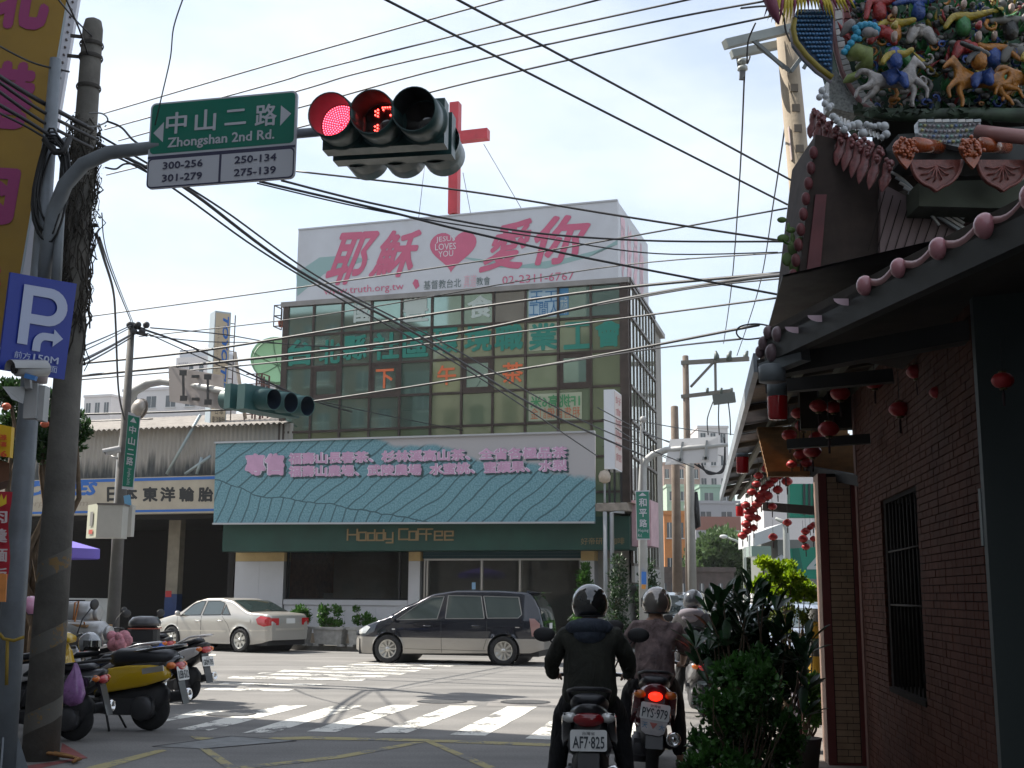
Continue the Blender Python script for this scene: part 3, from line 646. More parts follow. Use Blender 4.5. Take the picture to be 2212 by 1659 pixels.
for i,u in enumerate((930,985,1060,1160,1215)):
    a_ = fa(u);t_ = thing('cafe_table','small cafe table inside the shop, %s from the left' % ('first','second','third','fourth','fifth')[i],'table',F.p(a_,1.6,.16));b = MB();b.lathe(F.p(a_,1.6 + (i % 2),.16),[(.2,0),(.03,.03),(.03,.68)],12);b.build('table_leg',blk,t_);b = MB();b.lathe(F.p(a_,1.6 + (i % 2),.84),[(.36,0),(.36,.03)],16);b.build('table_top',mat('table_wood',(.22,.12,.06),.4),t_)
    b = MB();b.lathe(F.p(a_ - .3,1.4,2.15),[(.13,0),(.10,.10),(.02,.16)],12,caps=False);b.tube([F.p(a_ - .3,1.4,2.3),F.p(a_ - .3,1.4,ztop)],.008,4);tag(b.build('pendant_lamp',mat('lamp_shade_red',(.30,.05,.03),.5)),'dark red pendant lamp in the shop, %s from the left' % ('first','second','third','fourth','fifth')[i],'lamp')
pc_ = F.p(fa(1010),2.4,1.75);n = 8;b = MB();b.add([pc_ + UP * .35] + [pc_ + V((1.25 * cos(2 * pi * i / n),1.25 * sin(2 * pi * i / n),0)) for i in range(n)],[(0,1 + i,1 + (i + 1) % n) for i in range(n)]);b.tube([V((pc_.x,pc_.y,.16)),pc_ + UP * .3],.02,6);tag(b.build('reflected_parasol',mat('parasol_red',(.42,.02,.06),.6),fix=False),'dark red parasol set behind the shop glass as an umbrella reflection','parasol')  # parasol added in place of an umbrella reflected in the glass
# things hanging inside
b = MB();b.boxf(F,fa(1139),fa(1146),.5,.52,fz(1232,-.5),fz(1208,-.5));b.build('hanging_banner',mat('cream_strip',(.45,.43,.3),.6),sh)
# right corner of the shop: canopy, pier, white sign, pink box, green awning
cv = thing('corner_canopy','small weathered canopy over the coffee shop corner on a drain pipe','canopy',F.p(-.5,-1,3.4),F.rz())
cz = F.hit(1330,1098,-1.4)[1]
b = MB();b.boxf(F,F.hit(1288,1100,-1.4)[0],F.hit(1350,1100,-1.4)[0] + .1,-1.5,-.1,cz - .07,cz + .13);b.build('canopy_slab',mat('dirty_concrete',(.24,.21,.18),.8,var=.3,vs_=4),cv)
for i in range(6):
    b = MB();a = F.hit(1290 + i * 13,1100,-1.4)[0];b.boxf(F,a,a + .15,-1.45,.1,cz + .135,cz + .15);b.build('roof_strip',mat('strip_%d' % (i % 2),((.4,.38,.34),(.22,.17,.13))[i % 2],.7),cv)
b = MB();a = F.hit(1308,1200,-1.55)[0];b.tube([F.p(a,-1.58,0.13),F.p(a,-1.58,cz - .1)],.055,10);b.tube([F.p(a + .17,-1.5,0.13),F.p(a + .17,-1.5,cz - .12),F.p(a + .5,-1.4,cz - .1)],.06,10)
b.build('drain_pipe',mat('pipe_grey',(.30,.31,.32),.5,var=.15),cv)
vs_g = thing('white_vertical_sign','tall narrow white lightbox sign on black legs above the corner canopy','lightbox sign',F.p(a,-1,cz))
k = 1.35;aa,zz = F.hit(1304,842,-k);ab2,z2 = F.hit(1328,1013,-k)
b = MB();dd = HIT(1343,930,F.p(ab2,0,0),F.ex) - F.o;db = dd.dot(F.ey)
b.boxf(F,aa,ab2,-k,db,z2,zz);b.build('lightbox',mat('lightbox_white',(.60,.62,.66),.4,var=.04),vs_g)
b = MB();b.boxf(F,ab2 + .001,ab2 + .012,-k + .03,db - .03,z2 + .04,zz - .04);b.build('sign_face',mat('sign_face_pink',(.52,.44,.42),.5),vs_g)
qq = lambda s,z: F.p(ab2 + .014,s,z)
H_ = (zz - z2 - .3) / 6
for i,ch in enumerate('好食城咖啡館'): txt(ch,'lettering',mat('sign_red',(.35,.05,.05),.5),vs_g,[qq(-k + .12,zz - .15 - i * H_),qq(db - .15,zz - .15 - i * H_),qq(db - .15,zz - .05 - (i + 1) * H_),qq(-k + .12,zz - .05 - (i + 1) * H_)],off=.003)
b = MB()
for aa_ in (aa + .12,ab2 - .03):
    for bb2 in (-k + .1,): b.bar(F.p(aa_,bb2,cz + .1),F.p(aa_,bb2,z2),.06)
b.bar(F.p(ab2 - .03,db,cz + .1),F.p(ab2 - .03,db,z2),.06);b.bar(F.p(aa,0,z2 + .8),F.p(aa - .35,0,z2 + .8),.03);b.build('legs',blk,vs_g)
lp = thing('floodlight','old round floodlight on a short pole beside the white vertical sign','floodlight',F.p(fa(1302,1.4),-1.4,cz))
c_ = sp(1306,1028,1.42);b = MB();b.tube([V((c_.x,c_.y,cz)),c_ - UP * .15],.03,8);b.build('pole',MATS['pipe_grey'],lp)
b = MB();b.lathe(c_ - UP * .2,[(.05,0),(.15,.05),(.17,.2),(.12,.32),(.02,.36)],14);b.build('lamp_head',mat('lamp_cream',(.38,.32,.26),.4,var=.2,vs_=8),lp)
b = MB();b.boxf(F,af1 + .01,af1 + .55,-.9,.25,zb_ + .1,zt_ + .45);tag(b.build('pink_sign_box',mat('faded_pink',(.42,.27,.30),.6,var=.15)),'faded pink box sign at the right end of the green fascia','sign box')
aw = MB();q0 = F.p(.1,.5,zside[-1] - .5)
aw.add([S2.p(.3,-.02,zside[-1] - .55),S2.p(SL - .2,-.02,zside[-1] - .55),S2.p(SL - .2,-.75,zside[-1] - .95),S2.p(.3,-.75,zside[-1] - .95),S2.p(.3,-.76,zside[-1] - 1.2),S2.p(SL - .2,-.76,zside[-1] - 1.2)],[(0,1,2,3),(3,2,5,4)])
tag(aw.build('green_awning',mat('awning_green',(.03,.13,.08),.8,var=.2)),'dull green canvas awning along the side of the glass building','awning')
# ================================================================ buildings behind the camera (their fronts are what the glass reflects)
def block(name,label,fr,a0,a1,b0,b1,h,m,nx=6,floors=5,base=0,balc=False,cat='apartment building',wm=None,side=False):
    t = thing(name,label,cat,fr.p((a0 + a1) / 2,(b0 + b1) / 2,base),fr.rz())
    b = MB();b.boxf(fr,a0,a1,b0,b1,base,base + h);b.build('wall',m,t)
    wm = wm or mat('far_window',(.05,.06,.07),.15,0,.8)
    b = MB();b.boxf(fr,a0 - .08,a1 + .08,b0 - .08,b1 + .08,base + h,base + h + .25);b.build('parapet',m,t)
    fh = h / floors;fr_m = mat('far_frame',(.5,.5,.5),.5)
    src = None
    for j in range(floors):
        for i in range(nx):
            x0 = a0 + (a1 - a0) * (i + .25) / nx;x1 = a0 + (a1 - a0) * (i + .75) / nx;z0 = base + fh * j + fh * .35;z1 = base + fh * j + fh * .78
            w_ = MB();w_.boxf(fr,x0,x1,b0 - .012,b0 + .05,z0,z1);wo_ = w_.build('window',wm,t)
            w_ = MB();w_.boxf(fr,x0 - .05,x1 + .05,b0 - .10,b0 + .0,z0 - .08,z0 - .01);w_.boxf(fr,(x0 + x1) / 2 - .02,(x0 + x1) / 2 + .02,b0 - .02,b0 + .0,z0,z1);w_.build('sill',fr_m,t)
            if balc and i % 2 == 0:
                w_ = MB();X0,X1 = x0 - .4,x1 + .4
                w_.boxf(fr,X0,X1,b0 - 1.0,b0 - .0,z0 - .5,z0 - .4)
                for k in range(9): w_.boxf(fr,X0 + (X1 - X0) * k / 8 - .015,X0 + (X1 - X0) * k / 8 + .015,b0 - 1.0,b0 - .97,z0 - .4,z0 + .5)
                w_.boxf(fr,X0,X1,b0 - 1.01,b0 - .96,z0 + .5,z0 + .55);w_.build('balcony',fr_m,t)
    return t
BK = Fr(F.p(0,-47,0),-F.ex)      # fronts parallel to the glass, 47 m before it
cream = mat('cream_wall',(.42,.41,.36),.8,var=.1,vs_=.6,dirt=(.2,.2,.18),ds=.5)
block('apartment_building','cream apartment block with balconies behind the camera mirrored in the glass',BK,5,16,0,9,23,cream,6,7,balc=True)
block('apartment_building','grey tiled apartment block behind the camera beside the cream one',BK,16.5,27,1,9,17.5,mat('grey_tile',(.16,.18,.18),.6,var=.1),6,5,balc=True)
block('apartment_building','brown brick apartment block behind the camera at the far side',BK,27.5,40,0,9,22,mat('brown_brick',(.14,.085,.06),.8,var=.2),6,7,balc=True)
block('apartment_building','low white shop building behind the camera to the right',BK,-12,4,0,9,12,mat('grey_tile2',(.26,.26,.25),.6,var=.1),7,4)
# unseen row added on the left, its heights set to shade the corner
LW = Fr((-7.6,0,0),(0,1,0))     # a = away, b = to the left
tb_ = thing('added_shade_row','tall unseen building row added on the left to shade the street corner','building',(-12,0,0))
b = MB();b.boxf(LW,-9,16.9,0.6,9,0,22);b.boxf(LW,16.9,18.1,.6,8.5,0,13.5);b.build('wall',mat('grey_plaster',(.30,.29,.27),.8,var=.15,vs_=1),tb_)
for j in range(3):
    for i in range(5):
        b = MB();b.boxf(WF,-15.6 + i * 1.5,-14.8 + i * 1.5,18.09,18.13,3.5 + j * 2.9,5 + j * 2.9);b.build('window',mat('far_window',(.05,.06,.07),.15),tb_)
for j in range(5):
    for i in range(5):
        b = MB();b.boxf(LW,-7 + i * 3.3,-5.2 + i * 3.3,.58,.62,4 + j * 2.8,5.6 + j * 2.8);b.build('window',mat('far_window',(.05,.06,.07),.15),tb_)
# ================================================================ white apartment blocks behind the tyre shop
pw_ = mat('pale_wall',(.52,.50,.50),.8,var=.06,vs_=.5)
def far_fr(u,v,d): p = P(u,v,d);p.z = 0;return Fr(p,F.ex)
f1 = far_fr(430,1285,110)
def hz(v,d,u): return P(u,v,d).z
def wpx(px,d): return px * d / 2580
tw = thing('apartment_tower','white apartment tower with rounded grey roof cap behind the tyre shop','apartment building',f1.p(-2,2,0))
w_ = wpx(88,110);z1 = hz(768,110,390)
b = MB();b.boxf(f1,-w_,0,0,5,0,z1);b.build('wall',pw_,tw)
b = MB();b.bbox(0,w_ + .3,0,5,0,1.25,.5);b.xf(Matrix.Translation(f1.p(-w_ - .15,0,z1)) @ Matrix.Rotation(f1.rz(),4,'Z'));b.build('roof_cap',mat('cap_grey',(.42,.44,.48),.5),tw)
for i in (0,1):
    for j in range(2):
        b = MB();b.boxf(f1,-2.0 + i * 1.1 - .3,-2.0 + i * 1.1 + .12,-.05,.1,z1 - 1.9 - j * 5,z1 - .7 - j * 5);b.build('window',MATS['far_window'],tw)
b = MB()
for i in range(5): b.boxf(f1,-w_ + .3 + i * .22,-w_ + .38 + i * .22,-.04,.05,z1 - 1.4,z1 - .5)
b.build('vent_slots',mat('grey_slot',(.3,.3,.32),.7),tw)
block('apartment_building','wide white apartment block with small windows left of the tyre sign',f1,-w_ - wpx(82,110),w_ * .25,-3,-.3,hz(838,107,330),pw_,4,8)
block('apartment_building','white apartment block with grey roof showing between sign and green dish',far_fr(610,1285,115),-wpx(82,115),2,0,6,hz(805,115,560),pw_,3,8)
block('apartment_building','small white block far left just right of the thick pole',far_fr(213,1285,120),-wpx(70,120),0,0,6,hz(856,120,200),pw_,3,8)
b = MB();b.boxf(far_fr(268,1285,100),-wpx(50,100),0,0,5,0,hz(905,100,240));tag(b.build('low_building',mat('slate',(.12,.14,.16),.7)),'low dark building behind the corrugated roof','building')
# green satellite dish
dc = P(600,790,60);dn = (CP - dc).normalized();dsh = thing('satellite_dish','big pale green satellite dish behind the left edge of the glass building','satellite dish',dc - UP * 3)
ax = V((.35,-1,.45)).normalized();b = MB();R_ = wpx(62,60)
b.lathe(dc,[(R_,.5),(R_ * .8,.3),(R_ * .5,.12),(.01,0)],28,ax,caps=False);b.lathe(dc - ax * .05,[(R_,.5),(R_ * .8,.3),(R_ * .5,.12),(.01,0)],28,ax,caps=False)
b.build('reflector',mat('dish_green',(.30,.52,.28),.5),dsh)
b = MB();b.tube([dc + ax * .5 + V((R_ * cos(t),0,R_ * sin(t))).cross(ax) * 1.0 for t in [2 * pi * i / 24 for i in range(25)]],.04,6)
for i in range(6):
    t = 2 * pi * i / 6;x = ax.orthogonal().normalized();y = ax.cross(x);e_ = (x * cos(t) + y * sin(t)) * R_;b.tube([dc + ax * .03,dc + e_ * .5 + ax * .15,dc + e_ + ax * .52],.025,5)
b.build('ribs',mat('dish_rib',(.12,.22,.12),.5),dsh)
b = MB();b.tube([dc - UP * 3.4,dc - ax * .1],.12,8);b.build('dish_post',MATS['steel_grey'],dsh)
# ================================================================ tyre shop
KY = .9
ty = thing('tyre_shop','open fronted tyre shop with dark interior and corrugated upper wall left of the coffee shop','shop',F.p(-14,1,0),F.rz())
def yp(u,v,k=KY): a,z = F.hit(u,v,-k);return a,z
aR = F.hit(506,1200)[0];aLL = F.hit(-60,1200)[0] - 7
zs0 = yp(300,1110)[1];zs1_ = yp(300,1031)[1];zev = F.hit(400,925)[1]
cor = mat('corrugated',(.30,.28,.25),.7,.1,var=.15,vs_=2)
t_,b_ = nodes_of(cor)   # grime rising in streaks from the foot of the sheets
tcn = t_.nodes.new('ShaderNodeTexCoord');sep = t_.nodes.new('ShaderNodeSeparateXYZ');t_.links.new(tcn.outputs['Object'],sep.inputs[0])
mp_ = t_.nodes.new('ShaderNodeMapping');mp_.inputs['Scale'].default_value = (2.6,1,.25);t_.links.new(tcn.outputs['Object'],mp_.inputs[0])
nn = t_.nodes.new('ShaderNodeTexNoise');nn.inputs['Scale'].default_value = 2.5;nn.inputs['Detail'].default_value = 7;t_.links.new(mp_.outputs[0],nn.inputs['Vector'])
ma = t_.nodes.new('ShaderNodeMath');ma.operation = 'MULTIPLY_ADD';ma.inputs[1].default_value = -1.6;t_.links.new(nn.outputs[0],ma.inputs[0]);t_.links.new(sep.outputs[2],ma.inputs[2])
mr = t_.nodes.new('ShaderNodeMapRange');mr.inputs['From Min'].default_value = zs1_ - .8 + .25;mr.inputs['From Max'].default_value = zs1_ - .8 + .75;t_.links.new(ma.outputs[0],mr.inputs[0])
mx_ = t_.nodes.new('ShaderNodeMixRGB');mx_.inputs[1].default_value = (.075,.08,.08,1);mx_.inputs[2].default_value = (.33,.31,.28,1);t_.links.new(mr.outputs[0],mx_.inputs[0]);t_.links.new(mx_.outputs[0],b_.inputs['Base Color'])
def corr(fr,a0,a1,fz_,pitch=.16,amp=.03):
    mb = MB();n = int((a1 - a0) / pitch * 4);rs = []
    for i in range(n + 1):
        a = a0 + (a1 - a0) * i / n;d = amp * cos(i * pi / 2);rs.append(a);(p,q_) = fz_(a,d);mb.v += [p,q_]
    for i in range(n): mb.f.append((2 * i,2 * i + 2,2 * i + 3,2 * i + 1));mb.mi.append(0);mb.sm.append(True)
    return mb
corr(F,aLL,aR + 1.9,lambda a,d: (F.p(a,-.05 + d,zs1_ - .6),F.p(a,-.05 + d,zev + .02))).build('corrugated_wall',cor,ty,fix=False)
asb = mat('asbestos_roof',(.24,.22,.20),.85,var=.25,vs_=2.5,dirt=(.36,.33,.30),ds=.8,da=.5)
def yroof(a,d): return (F.p(a,-.45,zev - .02 + d),F.p(a,5.2,zev + 1.25 + d))
corr(F,aLL,aR + 1.8,yroof,.2,.035).build('corrugated_roof',asb,ty,fix=False)
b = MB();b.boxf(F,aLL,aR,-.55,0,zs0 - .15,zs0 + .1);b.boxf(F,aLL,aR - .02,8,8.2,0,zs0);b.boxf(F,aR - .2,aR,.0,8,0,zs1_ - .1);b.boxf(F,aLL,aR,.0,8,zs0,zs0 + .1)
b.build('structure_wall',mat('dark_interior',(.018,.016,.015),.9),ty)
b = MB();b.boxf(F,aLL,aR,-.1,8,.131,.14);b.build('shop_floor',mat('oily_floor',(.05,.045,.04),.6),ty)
yc = F.hit(374,1200,.8)[0]
b = MB();b.boxf(F,yc - .22,yc + .22,.8,1.1,1.55,zs0);b.build('column',mat('beige_col',(.25,.22,.17),.8,var=.2,vs_=3),ty)
b = MB();b.boxf(F,yc - .225,yc + .225,.795,1.105,.14,1.55);b.build('column_base',mat('blue_paint',(.02,.045,.14),.6,var=.2),ty)
b = MB();b.boxf(F,yc - .2,yc + .02,.785,.795,1.45,1.65);b.build('column_sticker',mat('red_sticker',(.45,.03,.03),.5),ty)
# left part of the front: metal counter panels
b = MB();yl = F.hit(235,1350,-.4)[0];b.boxf(F,yl - .9,yl,-.45,-.1,.13,1.35);b.boxf(F,yl - 1.7,yl - .92,-.42,-.1,.13,1.3);b.boxf(F,yl - 1.8,yl + .02,-.48,-.08,1.351,1.4)
tag(b.build('steel_counter',mat('dull_steel2',(.30,.31,.31),.45,.4,var=.1)),'grey steel counter in front of the tyre shop','counter')
ysn = thing('tyre_shop_sign','long beige fascia sign with blue borders and black characters over the tyre shop','shop sign',F.p(-14,-KY,zs0),F.rz())
def yq(u0,v0,u1,v1,sl_=-.016): return [F.p(*(lambda h: (h[0],-KY,h[1]))(yp(u0,v0))),F.p(*(lambda h: (h[0],-KY,h[1]))(yp(u1,v0 + sl_ * (u1 - u0)))),F.p(*(lambda h: (h[0],-KY,h[1]))(yp(u1,v1 + sl_ * .6 * (u1 - u0)))),F.p(*(lambda h: (h[0],-KY,h[1]))(yp(u0,v1)))]
aE = F.hit(520,1060,-KY)[0];sgn = mat('sign_beige',(.40,.35,.27),.55,var=.12,vs_=1.5)
b = MB();b.boxf(F,aLL,aE,-KY,-.1,zs0,zs1_);b.build('sign_board',sgn,ysn)
bl = mat('sign_blue',(.02,.12,.42),.5)
b = MB();b.boxf(F,aLL,aE,-KY - .01,-KY + .01,zs1_ - .12,zs1_ - .03);b.boxf(F,aLL,aE,-KY - .01,-KY + .01,zs0 + .05,zs0 + .12);b.build('blue_stripe',bl,ysn)
txt('TOYO','lettering',bl,ysn,yq(-40,1045,100,1072),bold=.05,shear=.3);txt('TIRES','lettering',bl,ysn,yq(112,1043,211,1071),bold=.05,shear=.3)
txt('enterprise form','lettering',mat('sign_grey',(.28,.24,.19),.6),ysn,yq(30,1082,190,1098),shear=.2)
for ch,u in zip('日本東洋輪胎',(231,264,308,346,387,428)): txt(ch,'lettering',mat('sign_black',(.02,.02,.02),.5),ysn,yq(u,1052,u + (24 if ch == '日' else 33),1084),bold=.045)
# vertical tyre sign tower
vt = thing('vertical_tyre_sign','tall vertical lightbox with blue tyre lettering above the tyre shop roof','lightbox sign',F.p(F.hit(460,900)[0],.5,zev))
k = -.6
def vp(u,v): a,z = F.hit(u,v,-k);return F.p(a,-k,z)
a0,zt2 = F.hit(465,671,-k);zbt = F.hit(450,976,-k)[1];vf = Fr(F.p(a0,-k,0),(F.ex + F.ey * 1.15))
va1 = HIT(499,683,vf.o,vf.ey) - vf.o;vw = va1.dot(vf.ex)
b = MB();b.boxf(vf,0,vw,0,.55,zbt,zt2);b.build('lightbox',mat('alu_dull',(.33,.38,.41),.5,.2),vt)
zmid = vf.hit(450,920)[1]
b = MB();b.boxf(vf,.03,vw - .03,-.012,0,zmid,zt2 - .06);b.build('sign_face',mat('face_beige',(.44,.37,.27),.5),vt)
b = MB();b.boxf(vf,.03,vw - .03,-.013,0,zbt + .05,zmid - .003);b.build('blue_face',bl,vt)
q = lambda a0,z1,a1,z0: [vf.p(a0,-.014,z1),vf.p(a1,-.014,z1),vf.p(a1,-.014,z0),vf.p(a0,-.014,z0)]
Lh = zt2 - zmid
def vtxt(s,x0,x1,z1,z0,m,**kw):   # text running downwards
    return txt(s,'lettering',m,vt,[vf.p(x1,-.014,z1),vf.p(x1,-.014,z0),vf.p(x0,-.014,z0),vf.p(x0,-.014,z1)],**kw)
vtxt('TOYO TIRES',vw * .5,vw * .88,zt2 - .15,zmid + Lh * .16,bl,bold=.04,shear=.2);vtxt('enterprise form',vw * .16,vw * .36,zt2 - .5,zmid + Lh * .25,mat('sign_grey',(.3,.3,.3)))
txt('日本','lettering',MATS['sign_black'],vt,q(vw * .3,zmid + .62,vw * .8,zmid + .40),spread=1.4);txt('東洋輪胎','lettering',MATS['sign_black'],vt,q(vw * .12,zmid + .34,vw * .93,zmid + .08))
txt('昇佑店','lettering',MATS['sign_beige'],vt,q(vw * .1,zmid - .1,vw * .93,zmid - .42));txt('2289','lettering',MATS['sign_beige'],vt,q(vw * .1,zmid - .5,vw * .8,zmid - .75))
b = MB();g_ = mat('strut_grey',(.30,.36,.38),.5,.3)
for (u0,v0,u1,v1) in ((433,896,360,1024),(436,988,425,1024),(455,985,400,1024)):
    a_,z_ = F.hit(u0,v0,-.3);c_,y_ = F.hit(u1,v1,-.3);b.tube([F.p(a_,-.3,z_),F.p(c_,-.3,y_)],.05,8)
b.build('support_struts',g_,vt)
b = MB()
for i in range(10):
    z = zt2 - .3 - i * (zt2 - zbt) / 10;b.bar(vf.p(vw,.3,z),vf.p(vw + .25,.3,z),.025)
b.bar(vf.p(vw + .25,.3,zbt),vf.p(vw + .25,.3,zt2),.03);b.build('ladder_frame',mat('rust_brown',(.08,.045,.035),.7),vt)
lt = thing('lattice_mast','rusty brown lattice mast rising behind the corrugated roof','mast',F.p(F.hit(545,950)[0],2,zev));b = MB()
mz0 = F.hit(548,960,1.5)[1];mz1 = F.hit(548,808,1.5)[1];m0,m1 = F.hit(528,900,1.5)[0],F.hit(562,900,1.5)[0]
for a in (m0,(m0 + m1) / 2 + .1,m1):
    for bb2 in (1.5,2.0): b.bar(F.p(a,bb2,mz0 - .6),F.p(a,bb2,mz1 if a != m0 else mz1 - .5),.05)
n = 7
for i in range(n + 1):
    z = mz0 + (mz1 - mz0) * i / n
    b.bar(F.p(m0,1.5,z),F.p(m1,1.5,z),.03);b.bar(F.p(m1,1.5,z),F.p(m1,2,z),.03)
    if i < n: b.bar(F.p(m0 + .5,1.5,z),F.p(m1,1.5,z + (mz1 - mz0) / n),.025)
b.build('lattice',mat('rust_mast',(.11,.05,.045),.7),lt)
b = MB();b.tube([F.p(*(lambda h: (h[0],.8,h[1]))(F.hit(507,760,.8))),F.p(*(lambda h: (h[0],1.2,h[1]))(F.hit(530,905,1.2)))],.06,8);b.tube([F.p(*(lambda h: (h[0],.8,h[1]))(F.hit(512,920,.8))),F.p(*(lambda h: (h[0],1.2,h[1]))(F.hit(560,935,1.2)))],.06,8)
b.build('stay_pipe',mat('pale_pipe',(.42,.36,.30),.6),lt)
# ================================================================ cars (local: x forward, y left, z up)
def interp(tab,x):
    if x <= tab[0][0]: return tab[0][1]
    for (x0,y0),(x1,y1) in zip(tab,tab[1:]):
        if x <= x1:
            t = (x - x0) / (x1 - x0);t = t * t * (3 - 2 * t) * .35 + t * .65;return y0 + (y1 - y0) * t
    return tab[-1][1]
tyre_m = mat('tyre',(.018,.018,.019),.8,var=.2,vs_=20);rim_m = mat('alloy',(.50,.49,.46),.3,.85);dark_p = mat('dark_plastic',(.02,.02,.022),.55);chrome = mat('chrome',(.75,.75,.75),.12,1)
glass_car = mat('car_glass',(.05,.07,.07),.03,.35,1,coat=.6);red_lens = mat('red_lens',(.42,.015,.02),.12,0,.8,coat=.6);clear_lens = mat('clear_lens',(.62,.62,.60),.1,.3,coat=.6);amber = mat('amber_lens',(.65,.16,.02),.2,coat=.4)
platem = mat('plate_white',(.62,.63,.62),.4);plate_ink = mat('plate_ink',(.03,.04,.05),.5)
def wheel(parent,x,y,r,wd,spokes,side=1,steer=0):
    c = V((x,y,r));ax = V((0,side,0))
    b = MB();b.lathe(c - ax * wd / 2,[(r * .66,0),(r * .93,.0),(r,wd * .12),(r,wd * .88),(r * .93,wd),(r * .66,wd),(r * .64,wd * .75)],32,ax);t = b.build('wheel',tyre_m,parent,world=False)
    b = MB();b.lathe(c + ax * (wd * .28),[(r * .1,0),(r * .62,0),(r * .64,wd * .2),(r * .66,wd * .24)],28,ax,caps=False);b.m = 0
    X = V((1,0,0));Z = V((0,0,1))
    for k in range(spokes):
        t_ = 2 * pi * k / spokes;d = X * cos(t_) + Z * sin(t_);n = X * -sin(t_) + Z * cos(t_);w0 = r * .10 if spokes < 9 else r * .05;w1 = r * .15 if spokes < 9 else r * .07;o = ax * (wd * .46)
        b.hexa([c + o + d * r * .1 - n * w0 - ax * .02,c + o + d * r * .1 + n * w0 - ax * .02,c + o + d * r * .1 + n * w0,c + o + d * r * .1 - n * w0,
                c + o + d * r * .6 - n * w1 - ax * .02,c + o + d * r * .6 + n * w1 - ax * .02,c + o + d * r * .6 + n * w1,c + o + d * r * .6 - n * w1])
    b.lathe(c + ax * (wd * .34),[(r * .58,.02),(r * .645,wd * .155),(r * .66,wd * .14),(r * .62,0)],28,ax,caps=False)
    b.lathe(c + ax * (wd * .40),[(r * .17,0),(r * .16,.03),(.001,.035)],14,ax)
    b.build('rim',rim_m,t,world=False)
    b = MB();b.lathe(c + ax * (wd * .26),[(r * .63,0),(.001,.001)],20,ax);b.build('brake_disc',dark_p,t,world=False)
    return t
def car(name,label,cat,loc,rz,S,paint,lower=None,group=None):
    t = thing(name,label,cat,loc,rz,group)
    Lh = S['len'] / 2;zt,zb,wx = S['top'],S['bot'],S['w'];belt = S['belt'];wr = S['wr'];xs_w = S['wheels'];AR = wr * 1.16
    def hw(x,z):
        w = interp(wx,x);bz = interp(belt,x)
        if z <= bz: k = (bz - z) / (bz - .2);return w * (1 - .03 * k - .06 * max(0,k - .75) * 4 * .5) * (1 - .02 * max(0,(z - bz + .12) / .12))
        return w * .98 - (z - bz) * S.get('tumble',.33)
    NX = 110;NZ = 13;NR = 7;rows = []
    for i in range(NX + 1):
        x = -Lh + 2 * Lh * i / NX;top = interp(zt,x);bot = interp(zb,x);row = [];bz = interp(belt,x)
        rr_ = min(.07,(top - bot) * .3)
        zc_ = lower[1] if lower else .6;K1 = 5;te = top - rr_;zc_ = min(zc_,te - .01)
        for k in range(NZ + 1):
            z = bot + (zc_ - bot) * k / K1 if k <= K1 else zc_ + (te - zc_) * (k - K1) / (NZ - K1);row.append([x,hw(x,z),z])
        we = hw(x,top - rr_)
        for k in range(1,NR + 1):
            a = pi / 2 * k / NR
            if k < 4: a = pi / 2 * k / 4;yy = we - rr_ * 1.1 * (1 - cos(a));z = top - rr_ + rr_ * .82 * sin(a)
            else: f = (k - 4 + .0) / (NR - 4);yy = (we - rr_ * 1.1 * (1 - cos(pi / 2))) * (1 - f);z = top - rr_ * .18 + rr_ * .18 * (1 - (1 - f) ** 2) if f > 0 else top - rr_ + rr_ * .82
            row.append([x,yy,z])
        rows.append(row)
    # wheel arches: pull grid points out of the arch circle
    NJ = len(rows[0]);inside = set()
    for i in range(NX + 1):
        for j in range(NJ):
            x,y,z = rows[i][j]
            for wxx in xs_w:
                dx,dz = x - wxx,z - wr;d = sqrt(dx * dx + dz * dz)
                if d < AR and z < wr * 2.4 and j <= NZ:
                    if d < AR * .80: inside.add((i,j))
                    f = AR / max(d,.02);nx_,nz_ = wxx + dx * f,wr + dz * f;rows[i][j][0] = nx_;rows[i][j][2] = max(nz_,interp(zb,nx_) if False else nz_);rows[i][j][1] = hw(nx_,max(nz_,.25)) + .012
    for side in (1,-1):
        b = MB();vs = [V((r[0],r[1] * side,r[2])) for row in rows for r in row];
        for i in range(NX):
            for j in range(NJ - 1):
                ids = [(i,j),(i + 1,j),(i + 1,j + 1),(i,j + 1)]
                if all(d in inside for d in ids): continue
                zc = sum(rows[a][c][2] for a,c in ids) / 4;xc = sum(rows[a][c][0] for a,c in ids) / 4
                b.f.append(tuple(a * NJ + c for a,c in ids));b.mi.append(1 if (lower and ids[2][1] <= 5) else 0);b.sm.append(True)
        b.v = vs;o = b.build('body_side' if side == 1 else 'body_side',[paint] + ([lower[0]] if lower else []),t,world=False)
    # nose, tail, underside
    b = MB()
    for i in (0,NX):
        pr = rows[i];n = len(pr);b.add([V((p[0],p[1],p[2])) for p in pr] + [V((p[0],-p[1],p[2])) for p in pr],[(j,j + 1,j + 1 + n,j + n) for j in range(n - 1)],True)
        if lower: 
            for q in range(n - 1):
                if pr[q][2] < lower[3]: b.mi[-(n - 1) + q] = 1
    b.build('end_panel',[paint] + ([lower[0]] if lower else []),t,world=False)
    b = MB();b.box(-Lh + .12,Lh - .12,-S['hw'] + .16,S['hw'] - .16,.2,.55);b.build('underbody',dark_p,t,world=False)
    b = MB()
    for wxx in xs_w: b.lathe(V((wxx,-S['hw'] + .02,wr)),[(AR * .99,0),(AR * .99,2 * S['hw'] - .04)],24,V((0,1,0)),caps=False)
    b.build('wheel_arch',dark_p,t,world=False)
    for wxx in xs_w:
        for s in (1,-1): wheel(t,wxx,s * (S['hw'] - .115),wr,.2,S['spokes'],s)
